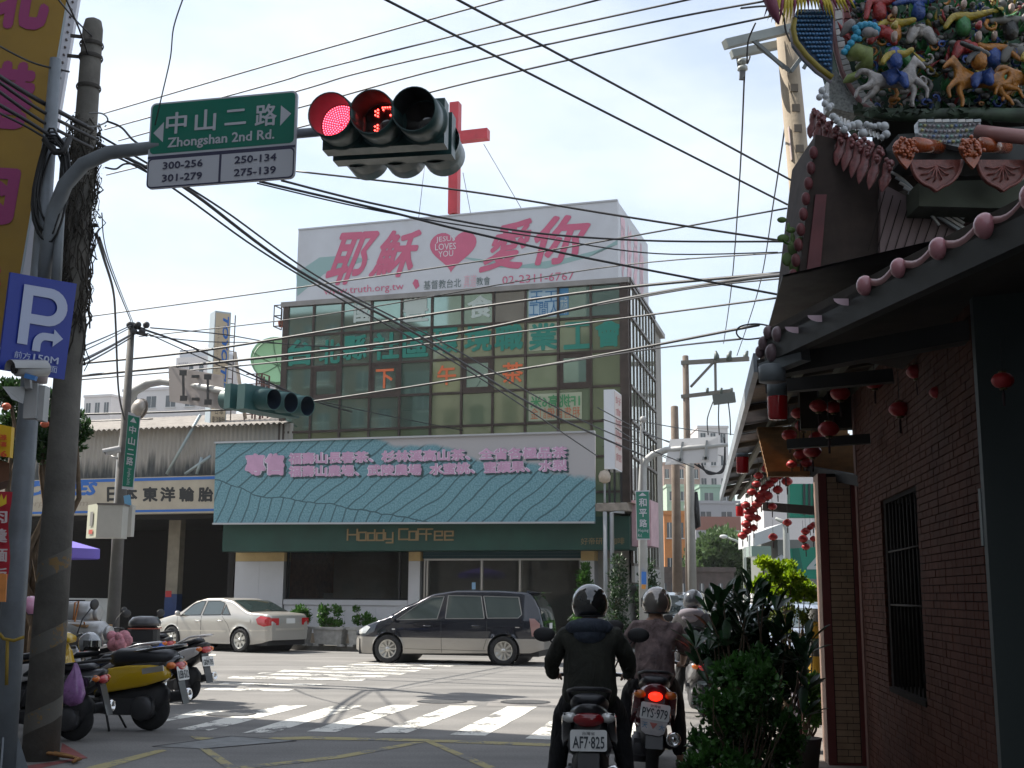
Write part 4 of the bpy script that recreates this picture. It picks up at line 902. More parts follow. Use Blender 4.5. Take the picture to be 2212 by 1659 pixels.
    def onside(pts,m,nm,e=.006,side=(1,-1),parent=t,cr=None):
        for s in side:
            bb = MB();n = 5;cx = sum(p[0] for p in pts) / len(pts);cz = sum(p[1] for p in pts) / len(pts)
            for i_ in range(len(pts)):
                a,c = pts[i_],pts[(i_ + 1) % len(pts)];vs = [];ix = {};fs = []
                for p_ in range(n + 1):
                    for q_ in range(n + 1 - p_):
                        x = cx + (a[0] - cx) * p_ / n + (c[0] - cx) * q_ / n;z = cz + (a[1] - cz) * p_ / n + (c[1] - cz) * q_ / n;ix[p_,q_] = len(vs);vs.append(V((x,(hw(x,z) + e) * s,z)))
                for p_ in range(n):
                    for q_ in range(n - p_):
                        fs.append((ix[p_,q_],ix[p_ + 1,q_],ix[p_,q_ + 1]))
                        if p_ + q_ < n - 1: fs.append((ix[p_ + 1,q_],ix[p_ + 1,q_ + 1],ix[p_,q_ + 1]))
                bb.add(vs,fs,True)
            o = bb.build(nm,m,parent,world=False)
        return o
    for pts in S['windows']:
        onside(pts,glass_car,'side_window',.004)
        cx = sum(p[0] for p in pts) / len(pts);cz = sum(p[1] for p in pts) / len(pts)
        for s in (1,-1):   # dark rubber surround
            bb = MB();n = len(pts)
            for k in range(n):
                a,c = pts[k],pts[(k + 1) % n];bb.bar(V((a[0],(hw(*a) + .004) * s,a[1])),V((c[0],(hw(*c) + .004) * s,c[1])),.018,.014,up=V((0,1,0)))
            bb.build('window_trim',S.get('trim',dark_p),t,world=False)
    for nm,x0,x1,f in S['screens']:
        bb = MB();nx,ny = 10,6;vs = [];
        for i in range(nx + 1):
            x = x0 + (x1 - x0) * i / nx;top = interp(zt,x);h_ = hw(x,top - .05) * f
            for j in range(ny + 1): y = -h_ + 2 * h_ * j / ny;vs.append(V((x + (.012 if x > 0 else -.012),y,top + .012 - .012 * (y / h_) ** 2)))
        bb.add(vs,[(i * (ny + 1) + j,(i + 1) * (ny + 1) + j,(i + 1) * (ny + 1) + j + 1,i * (ny + 1) + j + 1) for i in range(nx) for j in range(ny)],True);bb.build(nm,glass_car,t,world=False)
    for pts in S['seams']:
        bb = MB()
        for s in (1,-1):
            for a,c in zip(pts,pts[1:]):
                n = 5
                for k in range(n):
                    p = [a[0] + (c[0] - a[0]) * k / n,a[1] + (c[1] - a[1]) * k / n];q = [a[0] + (c[0] - a[0]) * (k + 1) / n,a[1] + (c[1] - a[1]) * (k + 1) / n]
                    bb.bar(V((p[0],(hw(*p) + .0005) * s,p[1])),V((q[0],(hw(*q) + .0005) * s,q[1])),.008,.005,up=V((0,1,0)))
        bb.build('door_seam',mat('seam',(.03,.03,.03),.7),t,world=False)
    for (x,z) in S['handles']:
        for s in (1,-1):
            bb = MB();y = hw(x,z);bb.tube([V((x - .1,(y + .0) * s,z)),V((x - .07,(y + .03) * s,z)),V((x + .07,(y + .03) * s,z)),V((x + .1,y * s,z))],.014,6);bb.build('door_handle',S.get('handle_m',paint),t,world=False)
    x,z = S['mirror']
    for s in (1,-1):
        bb = MB();y = hw(x,z);bb.ball(V((x,(y + .13) * s,z + .04)),.11,12,8,(.55,.85,.68));bb.tube([V((x,y * s,z - .03)),V((x,(y + .1) * s,z))],.03,6);bb.build('door_mirror',S.get('mirror_m',paint),t,world=False)
    for (nm,m,pts) in S['side_bits']: onside(pts,m,nm,.009)
    for (nm,m,x,y0,y1,z0,z1) in S['end_bits']:
        bb = MB();s_ = 1 if x > 0 else -1;n = 6
        bb.add([V((x - s_ * .10 * (abs(y0 + (y1 - y0) * k / n) / S['hw']) ** 4 + s_ * .014,y0 + (y1 - y0) * k / n,z)) for z in (z0,z1) for k in range(n + 1)],[(k,k + 1,k + n + 2,k + n + 1) for k in range(n)],True);bb.build(nm,m,t,world=False)
    return t
# --- champagne sedan
champ = mat('champagne_paint',(.44,.42,.385),.32,.45,coat=.45)
sed = dict(len=4.8,hw=.9,w=[(-2.4,.70),(-2.25,.80),(-1.8,.875),(-1,.9),(1,.9),(1.8,.87),(2.2,.78),(2.4,.62)],wr=.325,wheels=(-1.38,1.34),spokes=7,tumble=.42,
    top=[(-2.4,.80),(-2.36,.98),(-2.25,1.05),(-1.75,1.08),(-1.62,1.09),(-.85,1.40),(-.45,1.455),(.15,1.46),(.55,1.38),(1.15,1.03),(1.35,.98),(2.0,.86),(2.28,.76),(2.4,.62)],
    bot=[(-2.4,.34),(-2.1,.26),(-1.8,.22),(1.8,.2),(2.2,.24),(2.4,.32)],belt=[(-2.4,.9),(-1,.99),(.9,.93),(1.3,.9),(2.4,.6)],
    windows=[[(.98,.96),(.20,.985),(.16,1.36),(.34,1.37),(.62,1.27)],[(.12,.985),(-.62,1.0),(-.62,1.32),(-.4,1.375),(.08,1.365)],[(-.66,1.0),(-.98,1.01),(-.68,1.28)]],
    screens=[('windscreen',.56,1.16,.93),('rear_window',-1.58,-.84,.9)],
    seams=[[(1.12,.92),(1.1,.3)],[(.15,.96),(.15,.28)],[(-.66,.97),(-.9,.75),(-1.03,.5)],[(-1.7,1.05),(-2.28,.98)]],handles=[(.28,.82),(-.60,.84)],mirror=(1.0,.98),handle_m=chrome,
    side_bits=[('tail_light',red_lens,[(-1.93,.90),(-2.05,.99),(-2.34,.95),(-2.39,.74),(-2.2,.70),(-2.0,.76)]),('headlight',clear_lens,[(2.3,.66),(2.1,.76),(1.75,.80),(1.9,.66)]),
               ('side_moulding',mat('champ_trim',(.55,.52,.46),.3,.5,coat=.5),[(1.05,.56),(-.85,.58),(-.85,.545),(1.05,.525)]),('bumper_moulding',MATS['champ_trim'],[(-1.75,.60),(-2.3,.62),(-2.3,.59),(-1.75,.57)]),('fuel_flap',champ,[(-1.55,.9),(-1.75,.91),(-1.75,.78),(-1.55,.77)])],
    end_bits=[('tail_light',red_lens,-2.4,.45,.78,.74,.93),('tail_light',red_lens,-2.4,-.78,-.45,.74,.93),('number_plate',platem,-2.4,-.17,.17,.78,.92),('headlight',clear_lens,2.4,.4,.72,.56,.68),('headlight',clear_lens,2.4,-.72,-.4,.56,.68),('rear_bumper_lip',MATS['champ_trim'],-2.405,-.75,.75,.60,.66)])
def place(u,v,az,off=0): g = G(u,v);return g,pi / 2 - az
az = radians(-90 + 33)   # heading left and away
d_s = 33.4;pr_ = P(527,1283,d_s);pr_.z = 0      # rear left wheel
h_ = V((sin(az),cos(az),0));lf = V((-h_.y,h_.x,0))
loc = pr_ - h_ * (-1.38) - lf * .79
car('sedan','champagne coloured sedan with red tail lights parked before the coffee shop','car',loc,atan2(h_.y,h_.x),sed,champ)
# --- two tone minivan
bpaint = mat('midnight_paint',(.010,.013,.022),.16,.3,coat=1);spaint = mat('silver_paint',(.34,.32,.29),.36,.4,coat=.4)
van = dict(len=4.6,hw=.89,w=[(-2.3,.74),(-2.2,.82),(-1.8,.88),(-1,.89),(1,.89),(1.7,.87),(2.1,.78),(2.3,.60)],wr=.33,wheels=(-1.38,1.42),spokes=10,tumble=.30,
    top=[(-2.3,.80),(-2.27,1.0),(-2.18,1.30),(-2.0,1.60),(-1.9,1.66),(-1.2,1.70),(-.2,1.70),(.35,1.62),(.9,1.36),(1.45,1.07),(1.6,1.02),(2.1,.86),(2.26,.74),(2.3,.60)],
    bot=[(-2.3,.36),(-2.0,.28),(1.8,.22),(2.1,.22),(2.3,.3)],belt=[(-2.3,1.05),(0,1.0),(1.2,.95),(1.5,.92),(2.3,.65)],
    windows=[[(1.22,1.0),(.22,1.03),(.10,1.55),(.38,1.53),(.72,1.36)],[(.02,1.04),(-.92,1.05),(-.80,1.56),(.0,1.57)],[(-.99,1.06),(-1.72,1.07),(-1.80,1.15),(-1.70,1.54),(-.86,1.56)]],
    screens=[('windscreen',.42,1.5,.9),('rear_window',-2.27,-2.03,.86)],trim=mat('trim_line',(.30,.30,.30),.3,.6),
    seams=[[(1.3,.95),(1.25,.3)],[(.12,1.0),(.1,.26)],[(-.98,1.0),(-.98,.6),(-.9,.35)],[(1.2,.60),(-.95,.60)],[(1.1,.34),(-1,.32)]],handles=[(.45,.87),(-.72,.88)],mirror=(1.25,1.0),mirror_m=bpaint,handle_m=bpaint,
    side_bits=[('tail_light',mat('smoked_lens',(.30,.17,.16),.15,coat=.6),[(-1.98,1.06),(-2.1,1.06),(-2.22,.95),(-2.24,.66),(-2.04,.66)]),('headlight',clear_lens,[(2.22,.74),(1.98,.86),(1.88,.82),(2.0,.68),(2.2,.66)]),('indicator',clear_lens,[(1.32,.80),(1.24,.80),(1.24,.77),(1.32,.77)]),
               ('rear_emblem',chrome,[(-1.66,.87),(-1.76,.87),(-1.76,.85),(-1.66,.85)])],
    end_bits=[('number_plate',platem,-2.3,-.17,.17,.82,.95),('headlight',clear_lens,2.3,.4,.68,.62,.74),('headlight',clear_lens,2.3,-.68,-.4,.62,.74)])
az = radians(-90 + 13.5);h_ = V((sin(az),cos(az),0));lf = V((-h_.y,h_.x,0));pr_ = P(1090,1287,28.1);pr_.z = 0
vl = pr_ - h_ * (-1.38) - lf * .79
vanT = car('minivan','black over silver minivan with ten spoke wheels crossing in front of the coffee shop','minivan',vl,atan2(h_.y,h_.x),van,bpaint,lower=(spaint,.60,1.9,.68))
# rear wiper and open trunk clutter are not visible; roof spoiler
b = MB();b.add([V((-1.85,-.62,1.695)),V((-1.85,.62,1.695)),V((-2.22,.58,1.66)),V((-2.22,-.58,1.66)),V((-1.9,-.62,1.64)),V((-1.9,.62,1.64)),V((-2.2,.58,1.635)),V((-2.2,-.58,1.635))],[(0,1,2,3),(7,6,5,4),(2,3,7,6),(0,3,7,4),(1,2,6,5)]);b.build('roof_spoiler',bpaint,vanT,world=False)
# --- cars far down the side street and behind the plants
dk_paint = mat('dark_green_paint',(.02,.035,.035),.2,.3,coat=1);wpaint = mat('white_car_paint',(.55,.56,.58),.3,.1,coat=.8)
suv = dict(van);suv.update(end_bits=[('headlight',clear_lens,2.3,.42,.7,.62,.76),('headlight',clear_lens,2.3,-.7,-.42,.62,.76),('grille',chrome,2.3,-.36,.36,.64,.74),('number_plate',platem,2.3,-.17,.17,.42,.54)])
g = P(1465,1290,36);g.z = 0;ang = atan2(-T.y,-T.x)
car('jeep','dark green off road car facing the riders at the mouth of the side street','car',g,ang,suv,dk_paint)
g = P(1690,1290,24);g.z = 0
car('parked_car','silver blue car parked behind the bright green shrub','car',g,ang,sed,mat('silver_blue',(.30,.33,.40),.25,.5,coat=.8))
g = P(1735,1290,33);g.z = 0
car('parked_car','pale silver car parked further back beside the green sign','car',g,ang,sed,wpaint)
# ================================================================ scooters (local: x forward, y left, z up)
def nurbs(a): return a
def scooter(name,label,loc,rz,st,group=None,lean=0):
    t = thing(name,label,'scooter',loc,rz,group,tilt=(lean,'X') if lean else None)
    pc,pc2 = st.get('paint'),st.get('panel',st.get('paint'));blk_ = mat('scooter_black',(.015,.015,.017),.35,coat=.3);seatm = mat('seat_vinyl',(.014,.015,.019),.38,var=.2,vs_=8)
    W_ = False
    def sc_wheel(x,nm):
        c = V((x,0,.215));ax = V((0,1,0));b = MB();b.lathe(c - ax * .055,[(.13,0),(.17,0),(.205,.02),(.215,.055),(.205,.09),(.17,.11),(.13,.11)],28,ax);w_ = b.build(nm,tyre_m,t,world=W_)
        b = MB();b.lathe(c - ax * .05,[(.132,0),(.12,.02),(.12,.08),(.132,.10)],20,ax,caps=False);b.lathe(c - ax * .045,[(.04,0),(.04,.09)],10,ax)
        for k in range(5):
            a = 2 * pi * k / 5;b.bar(c + V((cos(a),0,sin(a))) * .03,c + V((cos(a),0,sin(a))) * .125,.03,.035,up=ax)
        b.build('rim',st.get('rim',MATS['alloy']),w_,world=W_)
    sc_wheel(-.60,'rear_wheel');sc_wheel(.62,'front_wheel')
    def loft(secs,nm,m,k=10,sub=True,parent=t,pw=2.6):
        # secs: (x, half width, z bottom, z top)
        b = MB();rings = []
        for x,w,z0,z1 in secs:
            r = []
            for i in range(k * 2):
                a = 2 * pi * i / (k * 2);ca,sa = cos(a),sin(a);r.append(V((x,w * (abs(ca) ** (2 / pw)) * (1 if ca > 0 else -1),(z0 + z1) / 2 + (z1 - z0) / 2 * (abs(sa) ** (2 / pw)) * (1 if sa > 0 else -1))))
            rings.append(r)
        b.loftc(rings,True,True);return b.build(nm,m,parent,world=W_)
    kk = st.get('kick',0)      # upswept sporty tail
    loft([(-.93 + .0,.05,.72 + kk,.76 + kk),(-.88,.10,.62 + kk,.77 + kk),(-.75,.155,.50 + kk * .7,.77 + kk * .8),(-.5,.185,.42,.74 + kk * .2),(-.25,.175,.36,.68),(-.08,.14,.33,.62),(-.02,.12,.31,.45)],'body_shell',st.get('shell',blk_))
    loft([(-.82,.07,.76 + kk,.80 + kk),(-.76,.12,.74 + kk,.83 + kk),(-.5,.145,.72 + kk * .4,.83 + kk * .4),(-.25,.14,.70,.79),(-.08,.11,.68,.77),(0,.06,.67,.72)],'seat',seatm)
    loft([(-.80,.05,.30,.42),(-.70,.11,.17,.50),(-.45,.14,.15,.50),(-.15,.14,.15,.40),(.0,.13,.17,.32),(.32,.12,.19,.30),(.40,.06,.22,.28)],'lower_cover',dark_p)
    if st.get('retro'): loft([(-.86,.10,.70,.79),(-.80,.15,.665,.825),(-.5,.17,.65,.84),(-.26,.165,.64,.835),(-.18,.13,.66,.80)],'seat_cushion',seatm)
    for s in (1,-1):
        b = MB();pts = st.get('panel_pts') or [(-.90,.70 + kk),(-.86,.60 + kk),(-.6,.50 + kk * .6),(-.3,.42),(-.12,.45),(-.14,.56),(-.35,.66),(-.7,.70 + kk * .8)]
        b.smooth = False;vs = [V((x,s * (.172 + .02 * (1 - abs((x + .45) / .5) ** 2)),z)) for x,z in pts];c = sum(vs,V()) / len(vs) + V((0,s * .016,0));n = len(vs)
        inn = [v.lerp(c,.18) + V((0,s * .012,0)) for v in vs];back = [V((v.x,s * .13,v.z)) for v in vs]
        b.add(vs + inn + back,[(i,(i + 1) % n,(i + 1) % n + n,i + n) for i in range(n)] + [tuple(range(n,2 * n))] + [(i,(i + 1) % n,(i + 1) % n + 2 * n,i + 2 * n) for i in range(n)],True);b.build('side_panel',pc2,t,world=W_)
    b = MB();b.bbox(-.12,.40,-.14,.14,.26,.33,.02);b.build('floorboard',blk_,t,world=W_)
    # leg shield
    b = MB();rings = []
    for x,z,w in ((.36,.26,.12),(.37,.42,.17),(.41,.60,.20),(.46,.78,.19),(.50,.90,.12)):
        rings.append([V((x + .05 * (1 - (2 * j / 8 - 1) ** 2),w * (2 * j / 8 - 1),z)) for j in range(9)] + [V((x + .05 * (1 - (2 * j / 8 - 1) ** 2) - .03,w * (2 * j / 8 - 1),z)) for j in range(8,-1,-1)])
    b.loftc(rings,True,True);b.build('leg_shield',pc,t,world=W_)
    loft([(.42,.10,.62,.90),(.52,.13,.60,.92),(.60,.10,.66,.86),(.64,.03,.72,.80)],'front_cowl',pc)
    loft([(.34,.10,.88,.96),(.42,.13,.86,1.0),(.50,.10,.88,.99),(.545,.04,.90,.96)],'handlebar_cover',st.get('hcover',pc))
    b = MB();b.ball(V((.53,0,.93)),.06,12,8,(.6,1.1,.8));b.build('headlight',clear_lens,t,world=W_)
    b = MB();b.tube([V((.55,.0,.55)),V((.62,0,.22))],.03,8);b.tube([V((.50,.05,.62)),V((.60,.075,.22))],.018,6);b.tube([V((.50,-.05,.62)),V((.60,-.075,.22))],.018,6);b.build('fork',dark_p,t,world=W_)
    loft([(.40,.05,.38,.42),(.50,.075,.42,.47),(.62,.08,.44,.48),(.74,.07,.40,.44),(.80,.04,.34,.37)],'front_mudguard',pc)
    for s in (1,-1):
        b = MB();b.tube([V((.38,s * .10,.94)),V((.36,s * .22,.96)),V((.28,s * .34,.95))],[.014,.014,.017],8);b.build('handgrip',dark_p,t,world=W_)
        b = MB();b.tube([V((.34,s * .20,.975)),V((.42,s * .27,.965)),V((.38,s * .34,.96))],.006,5);b.build('brake_lever',chrome,t,world=W_)
        if st.get('mirrors',True):
            b = MB();b.tube([V((.38,s * .17,.97)),V((.37,s * .24,1.12)),V((.33,s * .35,1.25))],.007,6);mm_ = b.build('mirror',dark_p,t,world=W_)
            b = MB();b.ball(V((.32,s * .385,1.28)),.088,14,8,(.25,1.05,.68));b.build('mirror_housing',dark_p,mm_,world=W_)
    b = MB();b.box(-.70,-.15,.06,.17,.18,.33);b.lathe(V((-.58,.06,.24)),[(.13,0),(.13,.10),(.10,.13),(.01,.13)],16,V((0,1,0)));b.build('engine_case',mat('engine_grey',(.07,.07,.075),.5,.6),t,world=W_)
    b = MB();b.tube([V((-.30,-.13,.24)),V((-.42,-.16,.27)),V((-.92,-.17,.36))],[.03,.055,.058],14);b.build('muffler',dark_p if not st.get('chromepipe') else mat('muffler_black',(.03,.03,.03),.3,.5),t,world=W_)
    b = MB();b.lathe(V((-.93,-.17,.362)),[(.062,0),(.064,-.02),(.052,-.03),(.035,-.02),(.03,.01),(.018,.0),(.001,.0)],20,V((1,0,-.1)),caps=False);b.build('exhaust_tip',chrome,t,world=W_)
    tl = st.get('tail',0)
    zt_ = .66 + kk
    b = MB();b.ball(V((-.905,0,zt_)),.085,16,10,(.55,1.35 if tl != 2 else .75,.62 if tl != 2 else .5));b.build('tail_light',st.get('taillens',red_lens),t,world=W_)
    for s in (1,-1):
        b = MB();b.ball(V((-.87,s * .135,zt_ + .01)),.06,12,8,(.8,.95,.62));b.build('turn_signal',st.get('signal',amber),t,world=W_)
    b = MB();b.tube([V((-.45,.13,.80 + kk * .4)),V((-.70,.15,.84 + kk)),V((-.92,.10,.87 + kk)),V((-.95,0,.875 + kk)),V((-.92,-.10,.87 + kk)),V((-.70,-.15,.84 + kk)),V((-.45,-.13,.80 + kk * .4))],.016,8);b.build('grab_rail',st.get('rail',dark_p),t,world=W_)
    b = MB();b.hexa([V((-.90,-.07,.58)),V((-.90,.07,.58)),V((-.86,.07,.58)),V((-.86,-.07,.58)),V((-.87,-.09,zt_)),V((-.87,.09,zt_)),V((-.84,.09,zt_)),V((-.84,-.09,zt_))]) 
    b.hexa([V((-1.0,-.075,.28)),V((-1.0,.075,.28)),V((-.99,.075,.28)),V((-.99,-.075,.28)),V((-.90,-.075,.60)),V((-.90,.075,.60)),V((-.88,.075,.60)),V((-.88,-.075,.60))]);b.build('rear_mudguard',blk_,t,world=W_)
    if st.get('plate'):
        p0 = V((-.945,0,.59));ux = V((0,-1,0));uz = V((.22,0,.975)).normalized();nn_ = ux.cross(uz)
        hwid,hh = .13,.073
        if 'plate_roll' in st: Rm = Matrix.Rotation(st['plate_roll'],3,nn_);ux = Rm @ ux;uz = Rm @ uz
        c4 = [p0 + ux * sx * hwid + uz * sz * hh for sx,sz in ((-1,1),(1,1),(1,-1),(-1,-1))]
        b = MB();pts = []
        for sx,sz in ((-1,1),(1,1),(1,-1),(-1,-1)):
            for k in range(4):
                a0_ = {(-1,1): pi,(1,1): pi / 2,(1,-1): 0,(-1,-1): -pi / 2}[(sx,sz)] - k * pi / 6
                pts.append(p0 + ux * (sx * (hwid - .018) + .018 * cos(a0_)) + uz * (sz * (hh - .018) + .018 * sin(a0_)))
        b.prism(pts,V((.004,0,0)));b.build('number_plate',platem,t,world=W_)
        M = rootmat(t)
        def qd(x0,z1,x1,z0): return [M @ (p0 + ux * x + uz * z) for x,z in ((x0,z1),(x1,z1),(x1,z0),(x0,z0))]
        txt(st['plate'],'plate_number',plate_ink,t,qd(-.112,.028,.112,-.055),bold=.012,off=.003)
        txt(st.get('plate_top','台灣省'),'plate_text',plate_ink,t,qd(-.045,.060,.045,.036),off=.003)
        if st.get('sticker'):
            b = MB();cc = [p0 - uz * .075 + ux * x + uz * z for x,z in ((-.12,0),(.12,0),(.10,-.10),(.06,-.125),(-.06,-.125),(-.10,-.10))]
            b.prism(cc,V((.004,0,0)));b.build('mudflap_plate',mat('mudflap',(.42,.40,.40),.5,var=.2,vs_=12),t,world=W_)
            q1 = lambda x0,x1: [M @ (p0 - uz * .075 + ux * x + uz * z) for x,z in ((x0,-.025),(x1,-.025),(x1,-.075),(x0,-.075))]
            mi_ = mat('mud_ink',(.05,.18,.32),.5);txt('天','plate_text',mi_,t,q1(-.10,-.05),off=.003);txt('大','plate_text',mi_,t,q1(.05,.10),off=.003)
            b = MB();b.add([M @ (p0 - uz * (.075 + z) + ux * x) - M.to_3x3() @ V((.003,0,0)) for x,z in ((-.035,.02),(.035,.02),(0,.075))],[(0,1,2)]);b.build('plate_emblem',mat('mud_red',(.4,.12,.1),.5),t)
    if st.get('stand'):
        b = MB();b.tube([V((-.15,.10,.22)),V((-.25,.18,.0))],.012,6);b.tube([V((-.15,-.10,.22)),V((-.25,-.18,.0))],.012,6);b.build('centre_stand',dark_p,t,world=W_)
    if st.get('front_disc'): pass
    return t
def dirang(deg):   # heading azimuth (0 = away, -90 = left) -> rotation about z for local +x
    return radians(90 - deg)
yellow = mat('yellow_paint_gloss',(.52,.33,.012),.22,coat=.8);silver = mat('scooter_silver',(.38,.38,.40),.3,.6,coat=.6);whitep = mat('scooter_white',(.50,.49,.50),.3,.2,coat=.7);blackp = mat('scooter_gloss_black',(.012,.012,.014),.18,coat=1);redp_ = mat('scooter_red',(.16,.012,.02),.25,coat=.8);bluep = mat('scooter_blue',(.02,.10,.52),.25,coat=.8)
def rear_at(u,v_bottom,az):
    """scooter root so that its rear wheel touches the road at this spot"""
    g = G(u,v_bottom);h = V((sin(radians(az)),cos(radians(az)),0));return g + h * .60
# waiting scooters of the riders (heading away)
ylocs = {}
def brake_lamp(): return mat('brake_lamp_on',(.7,.05,.02),.2,emit=(1,.02,.008),es=1.3)
g1 = P(1270,1290,8.75);g1.z = 0;AZ1 = 4.8;h1 = V((sin(radians(AZ1)),cos(radians(AZ1)),0));r1 = g1 + h1 * .92
sc1 = scooter('scooter','black scooter with plate AF7 825 ridden by the person in the dark jacket',r1,dirang(AZ1),dict(paint=blackp,plate='AF7·825',signal=clear_lens,taillens=mat('dark_red_lens',(.20,.008,.012),.12,coat=.7),kick=.07,chromepipe=True),'scooters waiting at the red light')
g2 = P(1404,1290,10.9);g2.z = 0;AZ2 = 5.0;h2 = V((sin(radians(AZ2)),cos(radians(AZ2)),0));r2 = g2 + h2 * .92
sc2 = scooter('scooter','dark red scooter with lit brake lamp and plate PYS 979 in front of the shrub',r2,dirang(AZ2),dict(paint=redp_,shell=redp_,plate='PYS·979',sticker=True,taillens=brake_lamp(),tail=2,kick=.06,plate_roll=-.10,mirrors=True),'scooters waiting at the red light',lean=radians(3))
g3 = P(1514,1290,16.3);g3.z = 0;AZ3 = 1.5;r3 = g3 + h2 * .92
sc3 = scooter('scooter','scooter mostly hidden behind the dark shrub ahead of the red one',r3,dirang(AZ3),dict(paint=silver,plate=None),'scooters waiting at the red light')
# parked scooters on the left
gp = 'scooters parked round the left pole'
ys_ = scooter('scooter','black retro scooter with yellow side panel parked in front of the others',rear_at(322,1578,-80),dirang(-80),dict(paint=yellow,panel=yellow,shell=blackp,hcover=yellow,plate='LEB·512',stand=True,retro=True,
        panel_pts=[(-.82,.66),(-.87,.60),(-.88,.55),(-.6,.46),(-.18,.385),(-.125,.41),(-.13,.56),(-.2,.635),(-.4,.665),(-.65,.675)],rail=blackp),gp)
ys_.scale = (1.13,) * 3;ys_.location += V((sin(radians(-80)),cos(radians(-80)),0)) * .078
scooter('scooter','silver scooter with grey helmet on its seat behind the yellow one',rear_at(288,1535,-76),dirang(-76),dict(paint=silver,kick=.05,plate='HU3·160',stand=True,rail=silver),gp)
scooter('scooter','white scooter with sharp upswept tail at the right end of the row',rear_at(405,1514,-66),dirang(-66),dict(paint=whitep,kick=.10,plate='GKM·735',stand=True,rail=whitep),gp)
scooter('scooter','blue scooter carrying a large black top case',rear_at(330,1480,-74),dirang(-74),dict(paint=bluep,kick=.06,plate=None,stand=True),gp)
sgas = rear_at(215,1478,-80)
scooter('scooter','grey scooter loaded with gas cylinders behind the parked row',sgas,dirang(-80),dict(paint=silver,plate=None,stand=True),gp)
scooter('scooter','dark scooter with pink helmet between the grey post and the thick pole',rear_at(150,1500,-72),dirang(-72),dict(paint=blackp,plate=None,stand=True),gp)
scooter('scooter','white scooter half hidden by the grey post at the left edge',rear_at(95,1545,-84),dirang(-84),dict(paint=whitep,plate=None,stand=True),gp)
scooter('scooter','dark blue scooter squeezed in right behind the thick pole',rear_at(240,1532,-83),dirang(-83),dict(paint=mat('ink_blue',(.012,.02,.05),.25,coat=.8),plate=None,stand=True,kick=.03),gp)
scooter('scooter','black scooter mostly hidden behind the thick pole at the left',rear_at(158,1600,-84),dirang(-84),dict(paint=blackp,plate=None,stand=True),gp)
def helmet(name,label,c,m,full=False,rz=0,parent=None,r=.135,visor=None,grp=None):
    fwd = V((cos(rz),sin(rz),0))
    if parent is None: t = thing(name,label,'helmet',c - UP * .1,rz,grp)
    else: t = parent
    b = MB();b.smooth = True;seg,rings = 24,14;vs = [];keep = []
    low = -.8 if full else -.42
    for i in range(rings + 1):
        z = 1 - (1 - low) * (i / rings);z = cos(pi * .5 * (i / rings) * (1 + .42));th = math.acos(max(-1,min(1,z)))
        for k in range(seg):
            a = 2 * pi * k / seg;d = V((cos(a) * sin(th) * 1.10,sin(a) * sin(th) * .95,cos(th)))
            p = V((d.x,d.y,d.z * 1.02)) * r
            if not full and p.z < -.03 and d.x > .25: p.z = -.03 + (p.z + .03) * .1
            vs.append(c + fwd * p.x + V((-fwd.y,fwd.x,0)) * p.y + UP * p.z)
    fs = [(i * seg + k,(i + 1) * seg + k,(i + 1) * seg + (k + 1) % seg,i * seg + (k + 1) % seg) for i in range(rings) for k in range(seg)]
    b.add(vs,fs,True);o = b.build('helmet_shell' if parent is None else 'helmet',m,t,world=True)
    b = MB();rr2 = [vs[rings * seg + k] for k in range(seg)];b.tube(rr2 + [rr2[0]],.008,6);b.build('edge_trim',dark_p,o)
    b = MB();L_ = V((-fwd.y,fwd.x,0));pts = []
    for k in range(-6,7):
        a = k * .19;
        for e_,zz_ in ((1.13,.30),(1.16,-.25)): pts.append(c + (fwd * cos(a) * e_ * 1.06 + L_ * sin(a) * e_ * .92) * r + UP * zz_ * r)
    b.add(pts,[(2 * k,2 * k + 1,2 * k + 3,2 * k + 2) for k in range(12)],True);b.build('visor',visor or mat('smoke_visor',(.03,.03,.03),.05,0,1,coat=1),o,fix=False)
    return t
# loads and helmets (placed from where they are seen)
helmet('helmet','grey open helmet with round black vent on the silver scooter seat',P(194,1390,14.2),mat('helmet_silver',(.32,.33,.34),.25,.5,coat=.8),False,radians(-40),r=.13)
helmet('helmet','pink helmet on a mirror between the grey post and the thick pole',P(68,1312,14.8),mat('helmet_pink',(.62,.28,.42),.25,coat=.8),False,radians(200))
tank = mat('tank_silver',(.42,.42,.42),.35,.7,var=.12,vs_=5,dirt=(.2,.2,.2),ds=4);txr = mat('tank_red',(.45,.04,.03),.5)
def cyl(name,label,c,az,L_=.72,r=.16):
    h = V((sin(radians(az)),cos(radians(az)),0));t = thing(name,label,'gas cylinder',c - UP * r,0,'gas cylinders on the scooter')
    b = MB();b.lathe(c + h * 0,[(.07,0),(.12,.012),(r,.07),(r,L_ - .07),(.12,L_ - .01),(.05,L_)],24,h);b.build('tank',tank,t)
    b = MB();b.lathe(c - h * .05,[(.085,0),(.095,0),(.095,.07),(.085,.07)],20,h);b.build('collar',tank,t)
    b = MB();b.lathe(c - h * .03,[(.025,0),(.025,.04)],8,h);b.build('valve',mat('brass',(.4,.28,.1),.4,.8),t)
    x = UP.cross(h);b = MB()
    b.add([c - h * .012 + x * (r * .3 * cos(a)) + UP * (r * .3 * sin(a)) - UP * .05 for a in [2 * pi * i / 12 for i in range(12)]],[tuple(range(12))]);b.build('red_mark',txr,t)
cA = P(208,1325,16.5)
cyl('gas_cylinder','silver gas cylinder lying on top of the load',cA,-82)
cyl('gas_cylinder','silver gas cylinder hanging lower right of the load',P(232,1368,16.2),-80)
cyl('gas_cylinder','silver gas cylinder lying lower left of the load',P(186,1365,16.3),-82)
b = MB();b.bar(P(120,1345,16.6),P(215,1352,16.3),.5,.03);tag(b.build('wooden_board',mat('board_wood',(.30,.18,.09),.8,var=.3,vs_=8)),'brown wooden board under the gas cylinders','board')
